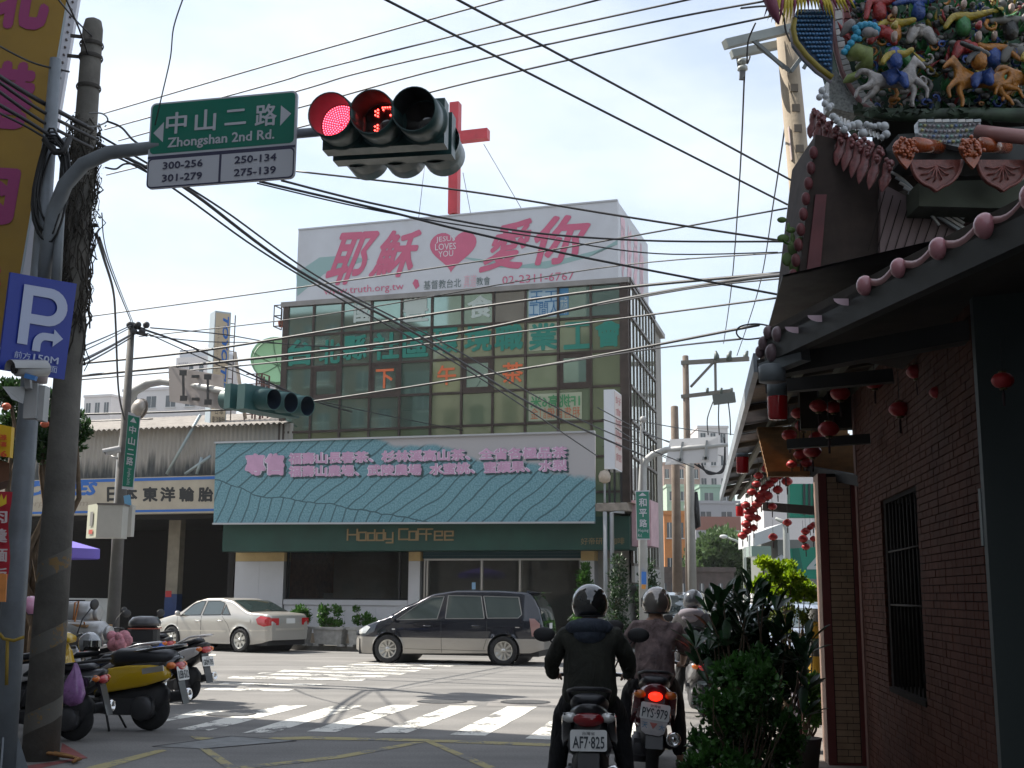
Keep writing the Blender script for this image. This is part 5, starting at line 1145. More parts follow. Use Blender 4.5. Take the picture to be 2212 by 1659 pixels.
b = MB();b.tube([P(158,1345,16.3),P(162,1302,16.3),P(170,1299,16.4),P(160,1350,16.2),P(183,1352,16.2),P(182,1345,16.1)],.012,6);tag(b.build('tie_rope',mat('orange_rope',(.40,.16,.05),.8)),'orange rope tying the gas cylinders','rope')
# black top case
tcp = P(312,1362,17.6);tcz = thing('top_case','black plastic top case with red reflector strip on the blue scooter','top case',tcp - UP * .22,radians(100))
b = MB();b.bbox(-.24,.24,-.2,.2,-.22,.06,.05);b.build('case_box',dark_p,tcz,world=False).location = (0,0,.22)
b = MB();rings = []
for z,sx,sy in ((.065,.25,.21),(.13,.245,.205),(.19,.19,.16),(.205,.10,.09)): rings.append([V((sx * cos(a) * (1 + .18 * abs(sin(2 * a))),sy * sin(a) * (1 + .18 * abs(sin(2 * a))),z + .22)) for a in [2 * pi * i / 24 for i in range(24)]])
b.loftc(rings,True,True);b.build('case_lid',mat('lid_grey',(.06,.06,.065),.3,coat=.4),tcz,world=False)
b = MB();b.box(-.255,.255,-.212,-.208,.245,.262);b.box(-.257,-.253,-.2,.2,.245,.262);b.build('reflector_strip',mat('strip_red',(.45,.12,.08),.4),tcz,world=False)
# purple plastic bag, floral cloth, slatted rack plate
bagc = P(160,1482,13.2);b = MB();b.smooth = True;rings = []
for z,r in ((.28,.01),(.2,.04),(.05,.10),(-.08,.14),(-.2,.13),(-.24,.04)): rings.append([bagc + V((r * .8 * cos(a) * 1.1 + .015 * sin(3 * a + z * 9),r * sin(a) * .5,z * .8 + .02 * cos(5 * a))) for a in [2 * pi * i / 14 for i in range(14)]])
b.loftc(rings,True,True);tag(b.build('plastic_bag',mat('purple_bag',(.26,.12,.30),.3,coat=.3,var=.3,vs_=9)),'purple plastic bag hanging beside the yellow scooter','bag')
b = MB();
for i in range(14): b.ball(P(240 + random.uniform(0,34),1370 + random.uniform(0,24),15.6 + random.uniform(-.1,.1)),random.uniform(.05,.09),8,6)
tag(b.build('floral_bundle',mat('floral_pink',(.52,.22,.26),.7,var=.5,vs_=14)),'pink floral cloth bundle under the grey helmet','cloth bundle')
b = MB();rk = P(337,1447,13.6);b.bar(rk + V((-.16,.03,-.02)),rk + V((.08,0,.02)),.02,.06);tag(b.build('rack_plate',MATS['alloy']),'small silver rack plate behind the yellow scooter seat','rack')
# ================================================================ people
def folds(m,sc=7,dist=.05):
    t,b_ = nodes_of(m);tcn = t.nodes.new('ShaderNodeTexCoord');mp = t.nodes.new('ShaderNodeMapping');mp.inputs['Scale'].default_value = (1,1,.55);n = t.nodes.new('ShaderNodeTexNoise');n.inputs['Scale'].default_value = sc;n.inputs['Detail'].default_value = 5;n.inputs['Distortion'].default_value = 1.2
    bp = t.nodes.new('ShaderNodeBump');bp.inputs['Strength'].default_value = 1;bp.inputs['Distance'].default_value = dist;t.links.new(tcn.outputs['Object'],mp.inputs[0]);t.links.new(mp.outputs[0],n.inputs['Vector']);t.links.new(n.outputs[0],bp.inputs['Height']);t.links.new(bp.outputs[0],b_.inputs['Normal']);return m
from mathutils import noise as mnoise
def skin(chains,root,sub=2,name='body',m=None,parent=None,wr=0.0,ws=9.0,cut=None):
    """chains: lists of (x, y, z, rx, ry) joints; equal coordinates are welded"""
    vs = [];rs = [];es = [];idx = {}
    def vid(p):
        k = tuple(round(c,4) for c in p[:3])
        if k not in idx: idx[k] = len(vs);vs.append(p[:3]);rs.append((p[3],p[4] if len(p) > 4 else p[3]))
        return idx[k]
    for ch in chains:
        ids = [vid(p) for p in ch];es += [(a,b_) for a,b_ in zip(ids,ids[1:])]
    me = bpy.data.meshes.new('s');me.from_pydata(vs,es,[]);o = bpy.data.objects.new('s',me);COL.objects.link(o)
    md = o.modifiers.new('k','SKIN');md.use_smooth_shade = True
    for i,r in enumerate(rs): sv = me.skin_vertices[0].data[i];sv.radius = r;sv.use_root = (i == 0)
    s2 = o.modifiers.new('u','SUBSURF');s2.levels = sub;s2.render_levels = sub
    dg = bpy.context.evaluated_depsgraph_get();dg.update();m2 = bpy.data.meshes.new_from_object(o.evaluated_get(dg));bpy.data.objects.remove(o);bpy.data.meshes.remove(me)
    if wr:
        for v in m2.vertices:
            p = v.co;n = mnoise.noise(V((p.x * ws,p.y * ws,p.z * ws * .55))) + .5 * mnoise.noise(p * ws * 2.3);v.co = p + v.normal * n * wr
    for p in m2.polygons: p.use_smooth = True
    m2.name = name;m2.materials.clear();m2.materials.append(m);ob = bpy.data.objects.new(name,m2);COL.objects.link(ob);ob.parent = parent;return ob
skinm = mat('skin',(.42,.24,.16),.55)
def rider(label,loc,rz,jacket,trousers,helm,sleeve=1.0,hood=None,lean=.0,footL=True,full=False,bulk=1.0,short=False,scale=1.0,tilt=0):
    t = thing('person',label,'person',loc,rz,tilt=(tilt,'X') if tilt else None);t.scale = (scale,) * 3;RM[t.name] = RM[t.name] @ Matrix.Scale(scale,4)
    B = bulk;X = -.34
    def body():
        ch = [[(X,0,.86,.12,.10),(X + .01,0,1.0,.11,.08),(X + .04,0,1.18,.13,.09),(X + .06,0,1.32,.10,.08),(X + .09,0,1.41,.05,.05),(X + .11,0,1.50,.075,.08),(X + .12,0,1.58,.075,.085),(X + .12,0,1.64,.03,.03)]]
        ch.append([(X + .11,0,1.50,.075,.08),(X + .215,0,1.49,.018,.018)])
        for s in (1,-1):
            ch.append([(X + .06,0,1.32,.10,.08),(X + .05,s * .17,1.30,.055,.055),(X + .13,s * .28,1.10,.042,.042),(X + .42,s * .285,.985,.030,.030),(X + .52,s * .285,.965,.032,.022),(X + .60,s * .285,.955,.03,.018)])
            ch.append([(X,0,.86,.12,.10),(X + .02,s * .11,.84,.085,.085),(X + .30,s * .21,.66,.062,.062),(X + .22,s * .26,.36,.045,.045),(X + .20,s * .275,.10,.033,.033),(X + .30,s * .29,.05,.038,.026),(X + .40,s * .30,.045,.028,.02)])
            for k in range(4): ch.append([(X + .60,s * .285,.955,.03,.018),(X + .625,s * (.25 + .02 * k),.965,.009,.009),(X + .665,s * (.25 + .02 * k),.95,.0085,.0085),(X + .655,s * (.25 + .02 * k),.92,.008,.008)])
            ch.append([(X + .52,s * .285,.965,.032,.022),(X + .56,s * .245,.945,.010,.010),(X + .60,s * .24,.925,.009,.009)])
        return ch
    skin(body(),0,1,'body',skinm,t)
    ch = [[(X - .02,0,.72,.235 * B,.18 * B),(X - .01,0,.95,.195 * B,.15 * B),(X + .02,0,1.12,.19 * B,.14 * B),(X + .04,0,1.26,.17 * B,.12 * B),(X + .07,0,1.35,.085,.08),(X + .08,0,1.39,.065,.07)]]
    for s in (1,-1):
        a = [(X + .04,0,1.26,.17 * B,.12 * B),(X + .04,s * .185,1.285,.088,.08),(X + .09,s * .27,1.16,.078 * B,.075),(X + .16,s * .30,1.07,.068,.064)]
        if not short: a += [(X + .32,s * .30,1.005,.056,.055),(X + .46,s * .288,.972,.045,.045)]
        ch.append(a)
    jk = skin(ch,0,2,'jacket' if not short else 'shirt',jacket,t,wr=.02,ws=7)
    if hood:
        b = MB();c = V((X + .06,0,1.335));rings = []
        for i in range(10):
            a = pi * (i / 9) - pi / 2
            rr_ = .055 - .02 * abs(i / 4.5 - 1)
            p = c + V((-.13 * cos(a) * 1.0 + .0,.155 * sin(a),.035 * cos(a) + .0));rings.append(p)
        b.tube(rings,[.03,.045,.055,.06,.062,.062,.06,.055,.045,.03],10);b.ball(c + V((-.11,0,-.03)),.12,14,8,(.55,1.05,.65));b.build('hood',hood,jk,world=False)
    ch = [[(X,0,.80,.16,.14),(X,0,.88,.16,.13)]]
    for s in (1,-1):
        ch.append([(X,0,.80,.16,.14),(X + .03,s * .12,.82,.12,.115),(X + .30,s * .21,.66,.095,.092),(X + .24,s * .255,.40,.080,.080),(X + .21,s * .275,.12,.068,.070)])
    skin(ch,0,2,'trousers',trousers,t,wr=.014,ws=8)
    for s in (1,-1):
        b = MB();b.ball(V((X + .30,s * .29,.05)),.1,12,8,(1.35,.5,.48));b.build('shoe',mat('shoe_dark',(.03,.028,.026),.6),t,world=False)
    M = RM[t.name];c = M @ V((X + .115,0,1.535));helmet('helmet','',c,helm,full,rz,parent=t,r=.150)
    return t
jd = mat('jacket_dark_olive',(.022,.023,.017),.9,var=.3,vs_=6,bump=.2,bs=200);td = mat('trousers_black',(.012,.012,.014),.9,var=.3);hoodm = mat('hood_slate',(.035,.045,.065),.85,var=.2,vs_=9)
tie = mat('mottled_shirt',(.20,.145,.14),.9,var=.62,vs_=11,dirt=(.06,.05,.065),ds=4,da=.7)
for m_ in (jd,td,hoodm,tie): folds(m_)
rider('person in dark olive jacket and glossy black helmet on the nearest scooter',r1,dirang(AZ1),jd,td,mat('helmet_black',(.012,.013,.013),.08,0,.8,coat=1),hood=hoodm,full=True,bulk=1.12)
rider('person in mottled grey brown shirt and silver helmet with brake lamp lit',r2,dirang(AZ2),tie,td,mat('helmet_bronze',(.22,.20,.18),.15,.6,coat=1),short=True,bulk=1.04,tilt=radians(3))
rider('person in charcoal jacket with pale hood behind the dark shrub',r3,dirang(AZ3 + 20),mat('jacket_charcoal',(.035,.033,.036),.85,var=.2),td,mat('helmet_grey',(.05,.055,.065),.2,.1,coat=.8),hood=mat('hood_grey',(.16,.145,.17),.85))
# ================================================================ left foreground: poles, signs, signals
def vert(u,v,d): p = P(u,v,d);return V((p.x,p.y,0))
def zat(v,d,u): return P(u,v,d).z
polec = mat('pole_concrete',(.12,.112,.10),.9,var=.2,vs_=5,bump=.6,bs=25,dirt=(.06,.058,.05),ds=2.2)
# thick pole
dp = 12.0;pb_ = vert(133,1000,dp)
pt = thing('utility_pole','thick dark concrete pole with worn yellow and black bands at its foot','utility pole',pb_)
ztop_ = zat(40,dp,220)
b = MB();b.tube([pb_,pb_ + UP * 3,pb_ + UP * (ztop_ - .12),pb_ + UP * (ztop_ - .03),pb_ + UP * ztop_],[.175,.145,.105,.085,.03],20);b.build('pole',polec,pt)
wy = paintmat('worn_yellow_band',(.19,.115,.04),.42,6,(.10,.094,.082));nbl = paintmat('worn_black_band',(.062,.058,.05),.38,5)
for k in (0,2,4):
    z0 = .18 + k * .36;b = MB();vs = [];n = 24
    for i in range(n + 1):
        a = 2 * pi * i / n;r = .179 - (.03 * z0 / 3)
        off = .12 * (abs(((a / pi) % 2) - 1)) * 2
        for z in (z0 + off,z0 + off + .19): rr_ = .1775 - .01 * z;vs.append(pb_ + V((cos(a) * rr_,sin(a) * rr_,z)))
    b.add(vs,[(2 * i,2 * i + 2,2 * i + 3,2 * i + 1) for i in range(n)],True);b.build('painted_band',(wy,polec)[k % 2],pt)
for v in (98,125,190,690):
    z = zat(v,dp,215);b = MB();b.lathe(pb_ + UP * z,[(.125 + .006 * (7 - z),-.02),(.13 + .006 * (7 - z),0),(.125 + .006 * (7 - z),.02)],16,caps=False);b.build('strap',mat('old_iron',(.05,.045,.04),.7,.5),pt)
b = MB()
for v,du in ((82,-24),(125,-26),(640 - 150,24)): z = zat(v,dp,210);b.bar(pb_ + UP * z,pb_ + UP * z + V((du * .009,-.05,0)),.03)
b.build('step_bolt',MATS['old_iron'],pt)
# dead creeper wrapped round it
rv = random.Random(5)
def vines(name,label,c,z0,z1,n,r,m,spread=.05):
    b = MB()
    for i in range(n):
        a = rv.uniform(0,2 * pi);z = rv.uniform(z0,z1);L_ = rv.uniform(.15,.7);pts = [];aa = a;rr_ = r
        for k in range(6):
            pts.append(c + V((cos(aa) * rr_,sin(aa) * rr_,z - L_ * k / 5)));aa += rv.uniform(-.35,.35);rr_ = r + abs(rv.gauss(0,spread))
        b.tube(pts,rv.choice([.004,.006,.009]),4,caps=False)
    return tag(b.build(name,m,fix=False),label,'vine',kind='stuff')
vinem = mat('dead_vine',(.035,.030,.024),.9,var=.4)
vines('dead_creeper','tangle of dead creeper stems hanging round the thick concrete pole',pb_,zat(690,dp,180),zat(250,dp,210),220,.13,vinem,.035)
b = MB()
for i in range(900):
    a = rv.uniform(0,2 * pi);z = rv.uniform(zat(480,dp,190),zat(260,dp,205));r = .12 + abs(rv.gauss(0,.035));c = pb_ + V((cos(a) * r,sin(a) * r,z));s_ = rv.uniform(.008,.02)
    d1 = V((rv.uniform(-1,1),rv.uniform(-1,1),rv.uniform(-1,1))) * s_;d2 = V((rv.uniform(-1,1),rv.uniform(-1,1),rv.uniform(-1,1))) * s_;b.add([c - d1,c + d2,c + d1,c - d2],[(0,1,2,3)])
tag(b.build('dry_leaves',mat('dry_leaf',(.04,.035,.025),.9,var=.4),fix=False),'dry leaves caught in the creeper on the pole','leaves',kind='stuff')
# grey signal post with arm
dg_ = 11.1;gb = vert(45,1100,dg_)
greyp = mat('signal_grey',(.17,.19,.21),.5,.2,var=.18,vs_=3,dirt=(.09,.09,.095),ds=1.6,da=.6)
sp_ = thing('signal_post','grey steel signal post with long curved arm at the left edge','signal post',gb)
zt_s = zat(128,dg_,125)
b = MB();b.tube([gb,gb + UP * 2,gb + UP * 4,gb + UP * zt_s],[.125,.105,.085,.055],18);b.build('post',greyp,sp_)
b = MB();b.lathe(gb,[(.24,0),(.24,.03)],4);
for k in range(4):
    a = k * pi / 2 + .4;d = V((cos(a),sin(a),0));n = V((-sin(a),cos(a),0)) * .008;b.prism([gb + d * .1 + n + UP * .03,gb + d * .23 + n + UP * .03,gb + d * .11 + n + UP * .35],n * -2)
b.build('base_plate',greyp,sp_)
za0 = zat(620,dg_,75);armp = [gb + UP * za0 + V((.05,0,0))]
for (u,v,d) in ((105,520,11.0),(118,455,10.9),(140,400,10.85),(180,355,10.75),(235,330,10.7),(320,320,10.6),(480,302,10.5),(700,284,10.35),(900,272,10.2)): armp.append(P(u,v,d))
b = MB();b.tube(armp,[.07,.07,.072,.072,.07,.066,.06,.052,.042,.035],14);b.build('arm',greyp,sp_)
b = MB();b.tube([P(120,640,11.0),P(128,500,11.0),P(142,300,11.05)],[.05,.045,.035],10);b.build('conduit',greyp,sp_)
b = MB();c = P(112,345,10.95)
for k in range(9):
    pts = [];rx = rv.uniform(.10,.17);ry = rv.uniform(.38,.55);o = V((rv.uniform(-.03,.05),rv.uniform(-.05,.05),rv.uniform(-.06,.04)))
    for i in range(19): a = 2 * pi * i / 18;pts.append(c + o + V((cos(a) * rx,.03 * sin(3 * a),sin(a) * ry - .25)))
    b.tube(pts,.011,6)
b.tube([P(150,300,11),P(135,330,10.9),P(120,330,10.9),P(95,300,10.9)],.03,8)
tag(b.build('cable_coil',mat('cable_black',(.012,.012,.013),.6)),'coil of black cable hanging on the grey signal post','cable coil')
# street name sign on the arm
def zq(u,v,d): return P(u,v,d)
ns = thing('street_name_sign','green street name sign Zhongshan 2nd Rd with white house number panel','street sign',P(480,400,10.4))
dL,dR = 10.55,10.25
TLs,TRs,BRs,BLs = P(317,224,dL),P(633,195,dR),P(645,385,dR),P(325,408,dL)
TRs.x = (TRs.x + BRs.x) / 2;BRs.x = TRs.x;TLs.x = (TLs.x + BLs.x) / 2;BLs.x = TLs.x
Xd = (TRs - TLs);Yd = ((BLs - TLs) + (BRs - TRs)) / 2;Nn = Xd.cross(Yd).normalized();Nn = -Nn if Nn.dot(CP - TLs) < 0 else Nn
def SQ(x,y,e=0): return TLs + Xd * x + Yd * y + Nn * e
def rrect(x0,y0,x1,y1,r,e,th,asp=None):
    W_,H_ = Xd.length,Yd.length;pts = []
    for (cx2,cy2,a0) in ((x1 - r / W_,y0 + r / H_,-90),(x1 - r / W_,y1 - r / H_,0),(x0 + r / W_,y1 - r / H_,90),(x0 + r / W_,y0 + r / H_,180)):
        for k in range(5): a = radians(a0 + k * 22.5);pts.append(SQ(cx2 + r * cos(a) / W_,cy2 + r * sin(a) / H_,e))
    m_ = MB();m_.prism(pts,-Nn * th);return m_
sgr = mat('sign_green',(.0,.125,.085),.35,coat=.3);swh = mat('sign_white',(.40,.41,.45),.4);snv = mat('sign_navy',(.035,.035,.07),.5)
rrect(0,0,1,1,.05,0,.03).build('sign_plate',swh,ns);rrect(.012,.02,.988,.60,.04,.003,.002).build('green_panel',sgr,ns)
b = MB();b.prism([SQ(0.0,.625,.002),SQ(1,.625,.002),SQ(1,.655,.002),SQ(0,.655,.002)],-Nn * .001);b.build('divider',snv,ns)
rrect(.004,.650,.996,.996,.04,.0015,.001).build('number_panel_border',snv,ns);rrect(.012,.668,.988,.98,.035,.003,.001).build('number_panel',swh,ns)
b = MB();b.prism([SQ(.495,.66,.005),SQ(.51,.66,.005),SQ(.51,.985,.005),SQ(.495,.985,.005)],-Nn * .001);b.build('divider',snv,ns)
def st(s,x0,y0,x1,y1,m,**k): return txt(s,'lettering',m,ns,[SQ(x0,y0),SQ(x1,y0),SQ(x1,y1),SQ(x0,y1)],off=.0065,**k)
for ch,x in zip('中山二路',(.115,.315,.52,.725)): st(ch,x,.13 if ch != '二' else .16,x + .145,.385 if ch != '二' else .34,swh,bold=.018)
st('Zhongshan 2nd Rd.',.135,.425,.86,.575,swh,bold=.022)
st('300-256',.11,.705,.385,.79,snv,bold=.02);st('301-279',.11,.85,.385,.935,snv,bold=.02);st('250-134',.60,.705,.88,.79,snv,bold=.02);st('275-139',.60,.85,.88,.935,snv,bold=.02)
b = MB();b.prism([SQ(.03,.355,.006),SQ(.10,.235,.006),SQ(.10,.47,.006)],-Nn * .001);b.prism([SQ(.965,.265,.006),SQ(.895,.16,.006),SQ(.895,.395,.006)],-Nn * .001)
b.build('arrow',swh,ns)
# traffic light: hoods facing the camera and hoods facing away
sgn_ = mat('signal_housing',(.012,.042,.042),.45,coat=.2,var=.2,vs_=4);inn = mat('hood_inside',(.010,.013,.014),.7)
hx = V((.985,-.17,.0)).normalized()
def traffic(name,label,c,hx,step,R,fwd,back,L_,lit=True,ww=True,tiltv=-.12):
    t = thing(name,label,'traffic light',c)
    n = V((hx.y,-hx.x,0)).normalized()           # towards the viewer
    if n.dot(CP - c) < 0: n = -n
    b = MB();x0,x1 = -1.5 * step,1.5 * step;fr_ = Fr(c,hx);sgnn = 1 if fr_.ey.dot(n) > 0 else -1
    q = lambda a,y,z: c + hx * a + n * y + UP * z
    b.hexa([q(x0,.0,-R * 1.05),q(x1,.0,-R * 1.05),q(x1,-.16,-R * 1.05),q(x0,-.16,-R * 1.05),q(x0,.0,R * 1.05),q(x1,.0,R * 1.05),q(x1,-.16,R * 1.05),q(x0,-.16,R * 1.05)]);b.build('housing',sgn_,t)
    if back:
        b = MB();b.hexa([q(x0,-.30,-R * 1.0),q(x1,-.30,-R * 1.0),q(x1,-.46,-R * 1.0),q(x0,-.46,-R * 1.0),q(x0,-.30,R),q(x1,-.30,R),q(x1,-.46,R),q(x0,-.46,R)]);b.boxf(Fr(c,hx),-.06,.06,-.4,.4,-.05,.05) if False else None;b.build('housing',sgn_,t)
        b = MB();b.bar(q(x0 + .1,-.1,-.02),q(x0 + .1,-.35,-.02),.08);b.bar(q(x1 - .1,-.1,-.02),q(x1 - .1,-.35,-.02),.08);b.build('bracket',sgn_,t)
    for k in (-1,0,1):
        for side in ([1] if fwd else []) + ([-1] if back else []):
            nn = n * side;base = q(k * step,.0 if side == 1 else -.46,0)
            ax = (nn + UP * (tiltv if side == 1 else -.05)).normalized()
            b = MB();b.lathe(base,[(R * .99,0),(R,L_ * .5),(R * .98,L_),(R * .93,L_),(R * .93,.02)],30,ax,caps=False);b.build('hood',[sgn_],t)
            b = MB();b.lathe(base + ax * .006,[(R * .925,L_ * .98),(R * .925,0)],30,ax,caps=False);b.build('hood_lining',inn,t)
            b = MB();b.lathe(base,[(R * 1.1,0),(R * 1.1,.035),(R * .99,.05)],26,ax,caps=False);b.build('rim',sgn_,t)
            b = MB();b.lathe(base,[(R * .9,.01),(R * .6,.035),(.001,.045)],24,ax,caps=False)
            if side == 1 and lit and k == -1:
                m_ = mat('red_led',(.5,.02,.03),.3,emit=(1,.02,.06),es=.75)
                b.build('lens',m_,t);b2 = MB();x_ = ax.orthogonal().normalized();y_ = ax.cross(x_)
                for rg in range(1,9):
                    for j in range(rg * 6): a = 2 * pi * j / (rg * 6);p = base + ax * .05 + (x_ * cos(a) + y_ * sin(a)) * R * .105 * rg;b2.ball(p,R * .034,5,3)
                tag(b2.build('led_dots',mat('led_dot',(.8,.1,.1),.3,emit=(1,.10,.16),es=3.2),t),kind='stuff')
            else: b.build('lens',mat('dark_lens',(.03,.025,.025),.08,0,.8,coat=1),t)
            if side == 1 and lit and k == 0:
                xx = hx;e_ = mat('led_digit',(.9,.1,.08),.3,emit=(1,.05,.04),es=6)
                b3 = MB();seg1 = [(-.028,.10),(-.028,.075),(-.028,.05),(-.028,-.02),(-.028,-.045),(-.028,-.07),(-.046,.09),(-.046,.06),(-.046,-.03),(-.046,-.06)]
                seg7 = [(.005 + i * .017,.115) for i in range(5)] + [(.075,.095 - i * .017) for i in range(3)] + [(.062,.052),(.010,.098)]
                for (px,pz) in seg1 + seg7: b3.ball(base + ax * .055 + xx * px * 1.3 + UP * pz * 1.2,.0085,6,4)
                b3.build('countdown_digits',e_,t)
    return t
cT = P(828,268,10.15)
traffic('traffic_light','traffic light with glowing red lamp and red countdown 17 hanging in mid air',cT,hx,.375,.203,True,True,.38,tiltv=-.10)
# yellow banner sign with bulbs
yb = thing('vertical_banner_sign','tall yellow banner sign with magenta characters and white bulb edge at the left edge','banner sign',P(40,900,12.6))
d_ = 12.6;ub = mat('banner_yellow',(.24,.14,.016),.6,var=.12,vs_=2);mg = mat('banner_magenta',(.24,.03,.12),.6)
A_,B_ = P(143,0,d_),P(17,745,d_);hxx = V((-1,-.18,0)).normalized()
e0 = P(150,-60,d_);dirv = (B_ - A_).normalized();
def Y(w_,h_,e=0): return A_ + dirv * h_ + hxx * w_ + V((.18,-1,0)).normalized() * e
Hn = (B_ - A_).length
b = MB();b.hexa([Y(.0,-.5),Y(1.4,-.5),Y(1.4,-.5) + V((0,.15,0)),Y(0,-.5) + V((0,.15,0)),Y(0,Hn),Y(1.4,Hn),Y(1.4,Hn) + V((0,.15,0)),Y(0,Hn) + V((0,.15,0))]);b.build('banner_face',ub,yb)
b = MB();b.hexa([Y(-.12,-.5,-.02),Y(-.002,-.5,-.02),Y(-.002,-.5,-.15),Y(-.12,-.5,-.15),Y(-.12,Hn,-.02),Y(-.002,Hn,-.02),Y(-.002,Hn,-.15),Y(-.12,Hn,-.15)]);b.build('light_strip',mat('strip_white',(.50,.50,.55),.4),yb)
bulb = mat('bulb_dark',(.10,.08,.08),.4);pbm2 = mat('bar_white',(.60,.60,.62),.4)
i = 0;h_ = -.45
b0_ = None
while h_ < Hn * .62:
    m_ = MB();m_.lathe(Y(-.07,h_,-.02),[(.014,0),(.012,.02),(.004,.024)],8,Y(0,0,1) - Y(0,0,0));m_.build('bulb',bulb,yb);h_ += .092
b = MB();b.prism([Y(-.02,-.5,-.018),Y(.0,-.5,-.018),Y(0,Hn,-.018),Y(-.02,Hn,-.018)],Y(0,0,.012) - Y(0,0,0));b.build('strip_edge',MATS['alu_dull'],yb)
chs = [(0,'北',-.25,.30),(1,'港',.62,1.12),(2,'肉',1.42,1.95),(3,'羹',2.28,2.78)]
def hy(v): return (P(100,v,d_).z - A_.z) / dirv.z
for ch,v0,v1 in (('北',-80,72),('港',140,285),('肉',348,490),('羹',565,720)):
    txt(ch,'lettering',mg if ch != '羹' else mat('banner_red',(.40,.02,.07),.6),yb,[Y(.80,hy(v0)),Y(.16,hy(v0)),Y(.16,hy(v1)),Y(.80,hy(v1))],bold=.05,off=.01)
# blue parking sign
ps = thing('parking_sign','blue parking sign with big white P and bent arrow on the grey post','parking sign',P(80,830,10.2))
TL,TR,BR,BL = P(23,588,10.0),P(166,613,10.6),P(139,820,10.6),P(-3,798,10.0)
def PQ(x,y,e=0):
    a = TL.lerp(TR,x);c = BL.lerp(BR,x);return a.lerp(c,y) + PN * e
PN = (TR - TL).cross(BL - TL).normalized();PN = -PN if PN.dot(CP - TL) < 0 else PN
b = MB();b.prism([PQ(0,0),PQ(1,0),PQ(1,1),PQ(0,1)],-PN * .02);b.build('sign_plate',mat('sign_deep_blue',(.006,.024,.24),.4),ps)
pw2 = mat('sign_pale',(.34,.38,.52),.4)
def arc(cx,cy,rx,ry,a0,a1,n): return [(cx + rx * cos(radians(a0 + (a1 - a0) * i / n)),cy + ry * sin(radians(a0 + (a1 - a0) * i / n))) for i in range(n + 1)]
outer = [(.20,.10)] + [(.60,.10)] + arc(.60,.295,.30,.195,-90,90,12) + [(.35,.49)] ;
b = MB();o_ = [(.20,.10),(.35,.10),(.35,.71),(.20,.71)];b.add([PQ(x,y,.015) for x,y in o_],[(0,1,2,3)])
ou = [(.35,.10),(.60,.10)] + arc(.60,.295,.29,.195,-80,80,10) + [(.60,.49),(.35,.49)]
inr = [(.35,.20),(.58,.20)] + arc(.58,.295,.15,.095,-80,80,10) + [(.58,.39),(.35,.39)]
b.add([PQ(x,y,.015) for x,y in ou] + [PQ(x,y,.015) for x,y in inr],[(i,i + 1,i + 1 + len(ou),i + len(ou)) for i in range(len(ou) - 1)])
b.build('letter_p',pw2,ps,fix=False)
b = MB();ou = [(.43,.76),(.43,.68)] + arc(.60,.68,.17,.12,180,270,6) + [(.74,.56)];ir = [(.55,.76),(.55,.70)] + arc(.62,.69,.07,.055,180,270,6) + [(.74,.635)]
n = min(len(ou),len(ir));b.add([PQ(x,y,.0155) for x,y in ou[:n]] + [PQ(x,y,.0155) for x,y in ir[:n]],[(i,i + 1,i + 1 + n,i + n) for i in range(n - 1)]);b.add([PQ(.73,.51,.0155),PQ(.88,.595,.0155),PQ(.73,.69,.0155)],[(0,1,2)]);b.build('arrow',pw2,ps,fix=False)
def pt_(s,x0,y0,x1,y1,**k): return txt(s,'lettering',pw2,ps,[PQ(x0,y0),PQ(x1,y0),PQ(x1,y1),PQ(x0,y1)],off=.016,**k)
pt_('前方',.18,.79,.42,.86);pt_('150M',.46,.79,.85,.86,bold=.02);pt_('監理站對面',.18,.88,.85,.95)
# CCTV cameras and brackets on the post
def cctv(name,label,c,dirn,L_,r,m,parent_c=None,scalev=1):
    t = thing(name,label,'security camera',c - UP * r);dirn = V(dirn).normalized();x = dirn.cross(UP).normalized();u_ = x.cross(dirn)
    b = MB();b.lathe(c,[(r * .55,0),(r * .9,.01),(r * .95,L_ * .2),(r * .95,L_)],16,-dirn);b.build('camera_body',m,t)
    b = MB();b.lathe(c + dirn * .004,[(r * .62,0),(r * .6,.015),(r * .35,.003),(.001,0)],14,dirn);b.build('lens',mat('black_gloss',(.02,.02,.02),.1),t)
    b = MB();pts = []
    for i in range(7): a = pi * (i / 6);pts.append(x * cos(a) * r * 1.15 + u_ * sin(a) * r * 1.15)
    b.add([c + dirn * .05 + p for p in pts] + [c - dirn * (L_ * .95) + p for p in pts],[(i,i + 1,i + 8,i + 7) for i in range(6)],True);b.build('sun_shield',m,t)
    return t
camw = mat('camera_white',(.34,.34,.34),.4,var=.1);
cctv('security_camera','white security camera with round lens in front of the blue parking sign',P(33,797,10.0),(-.55,-.8,-.15),.30,.07,camw)
tbk = thing('camera_mounting','white metal brackets for the cameras on top of the short grey collar','camera mount',P(65,900,10.3))
b = MB();b.bar(P(72,830,10.3),P(68,905,10.3),.11,.1,up=V((0,1,0)));b.bar(P(96,835,10.35),P(90,910,10.35),.06,.12,up=V((0,1,0)));b.bar(P(60,815,10.2),P(62,840,10.2),.05);b.build('bracket_plates',camw,tbk)
b = MB();b.hexa([P(5,835,10.0),P(55,835,10.2),P(55,835,10.5),P(5,835,10.3),P(25,862,10.0),P(50,872,10.2),P(50,872,10.5),P(25,862,10.3)]);b.build('junction_box',camw,tbk)
b = MB();b.lathe(P(85,815,10.4) - UP * .05,[(.07,0),(.075,.1),(.06,.13)],12);b.build('round_housing',mat('housing_pink',(.40,.33,.32),.5),tbk)
b = MB();b.bar(P(55,812,10.05),P(78,818,10.05),.05,.04);b.build('blue_tag',mat('tag_blue',(.05,.17,.42),.5),tbk)
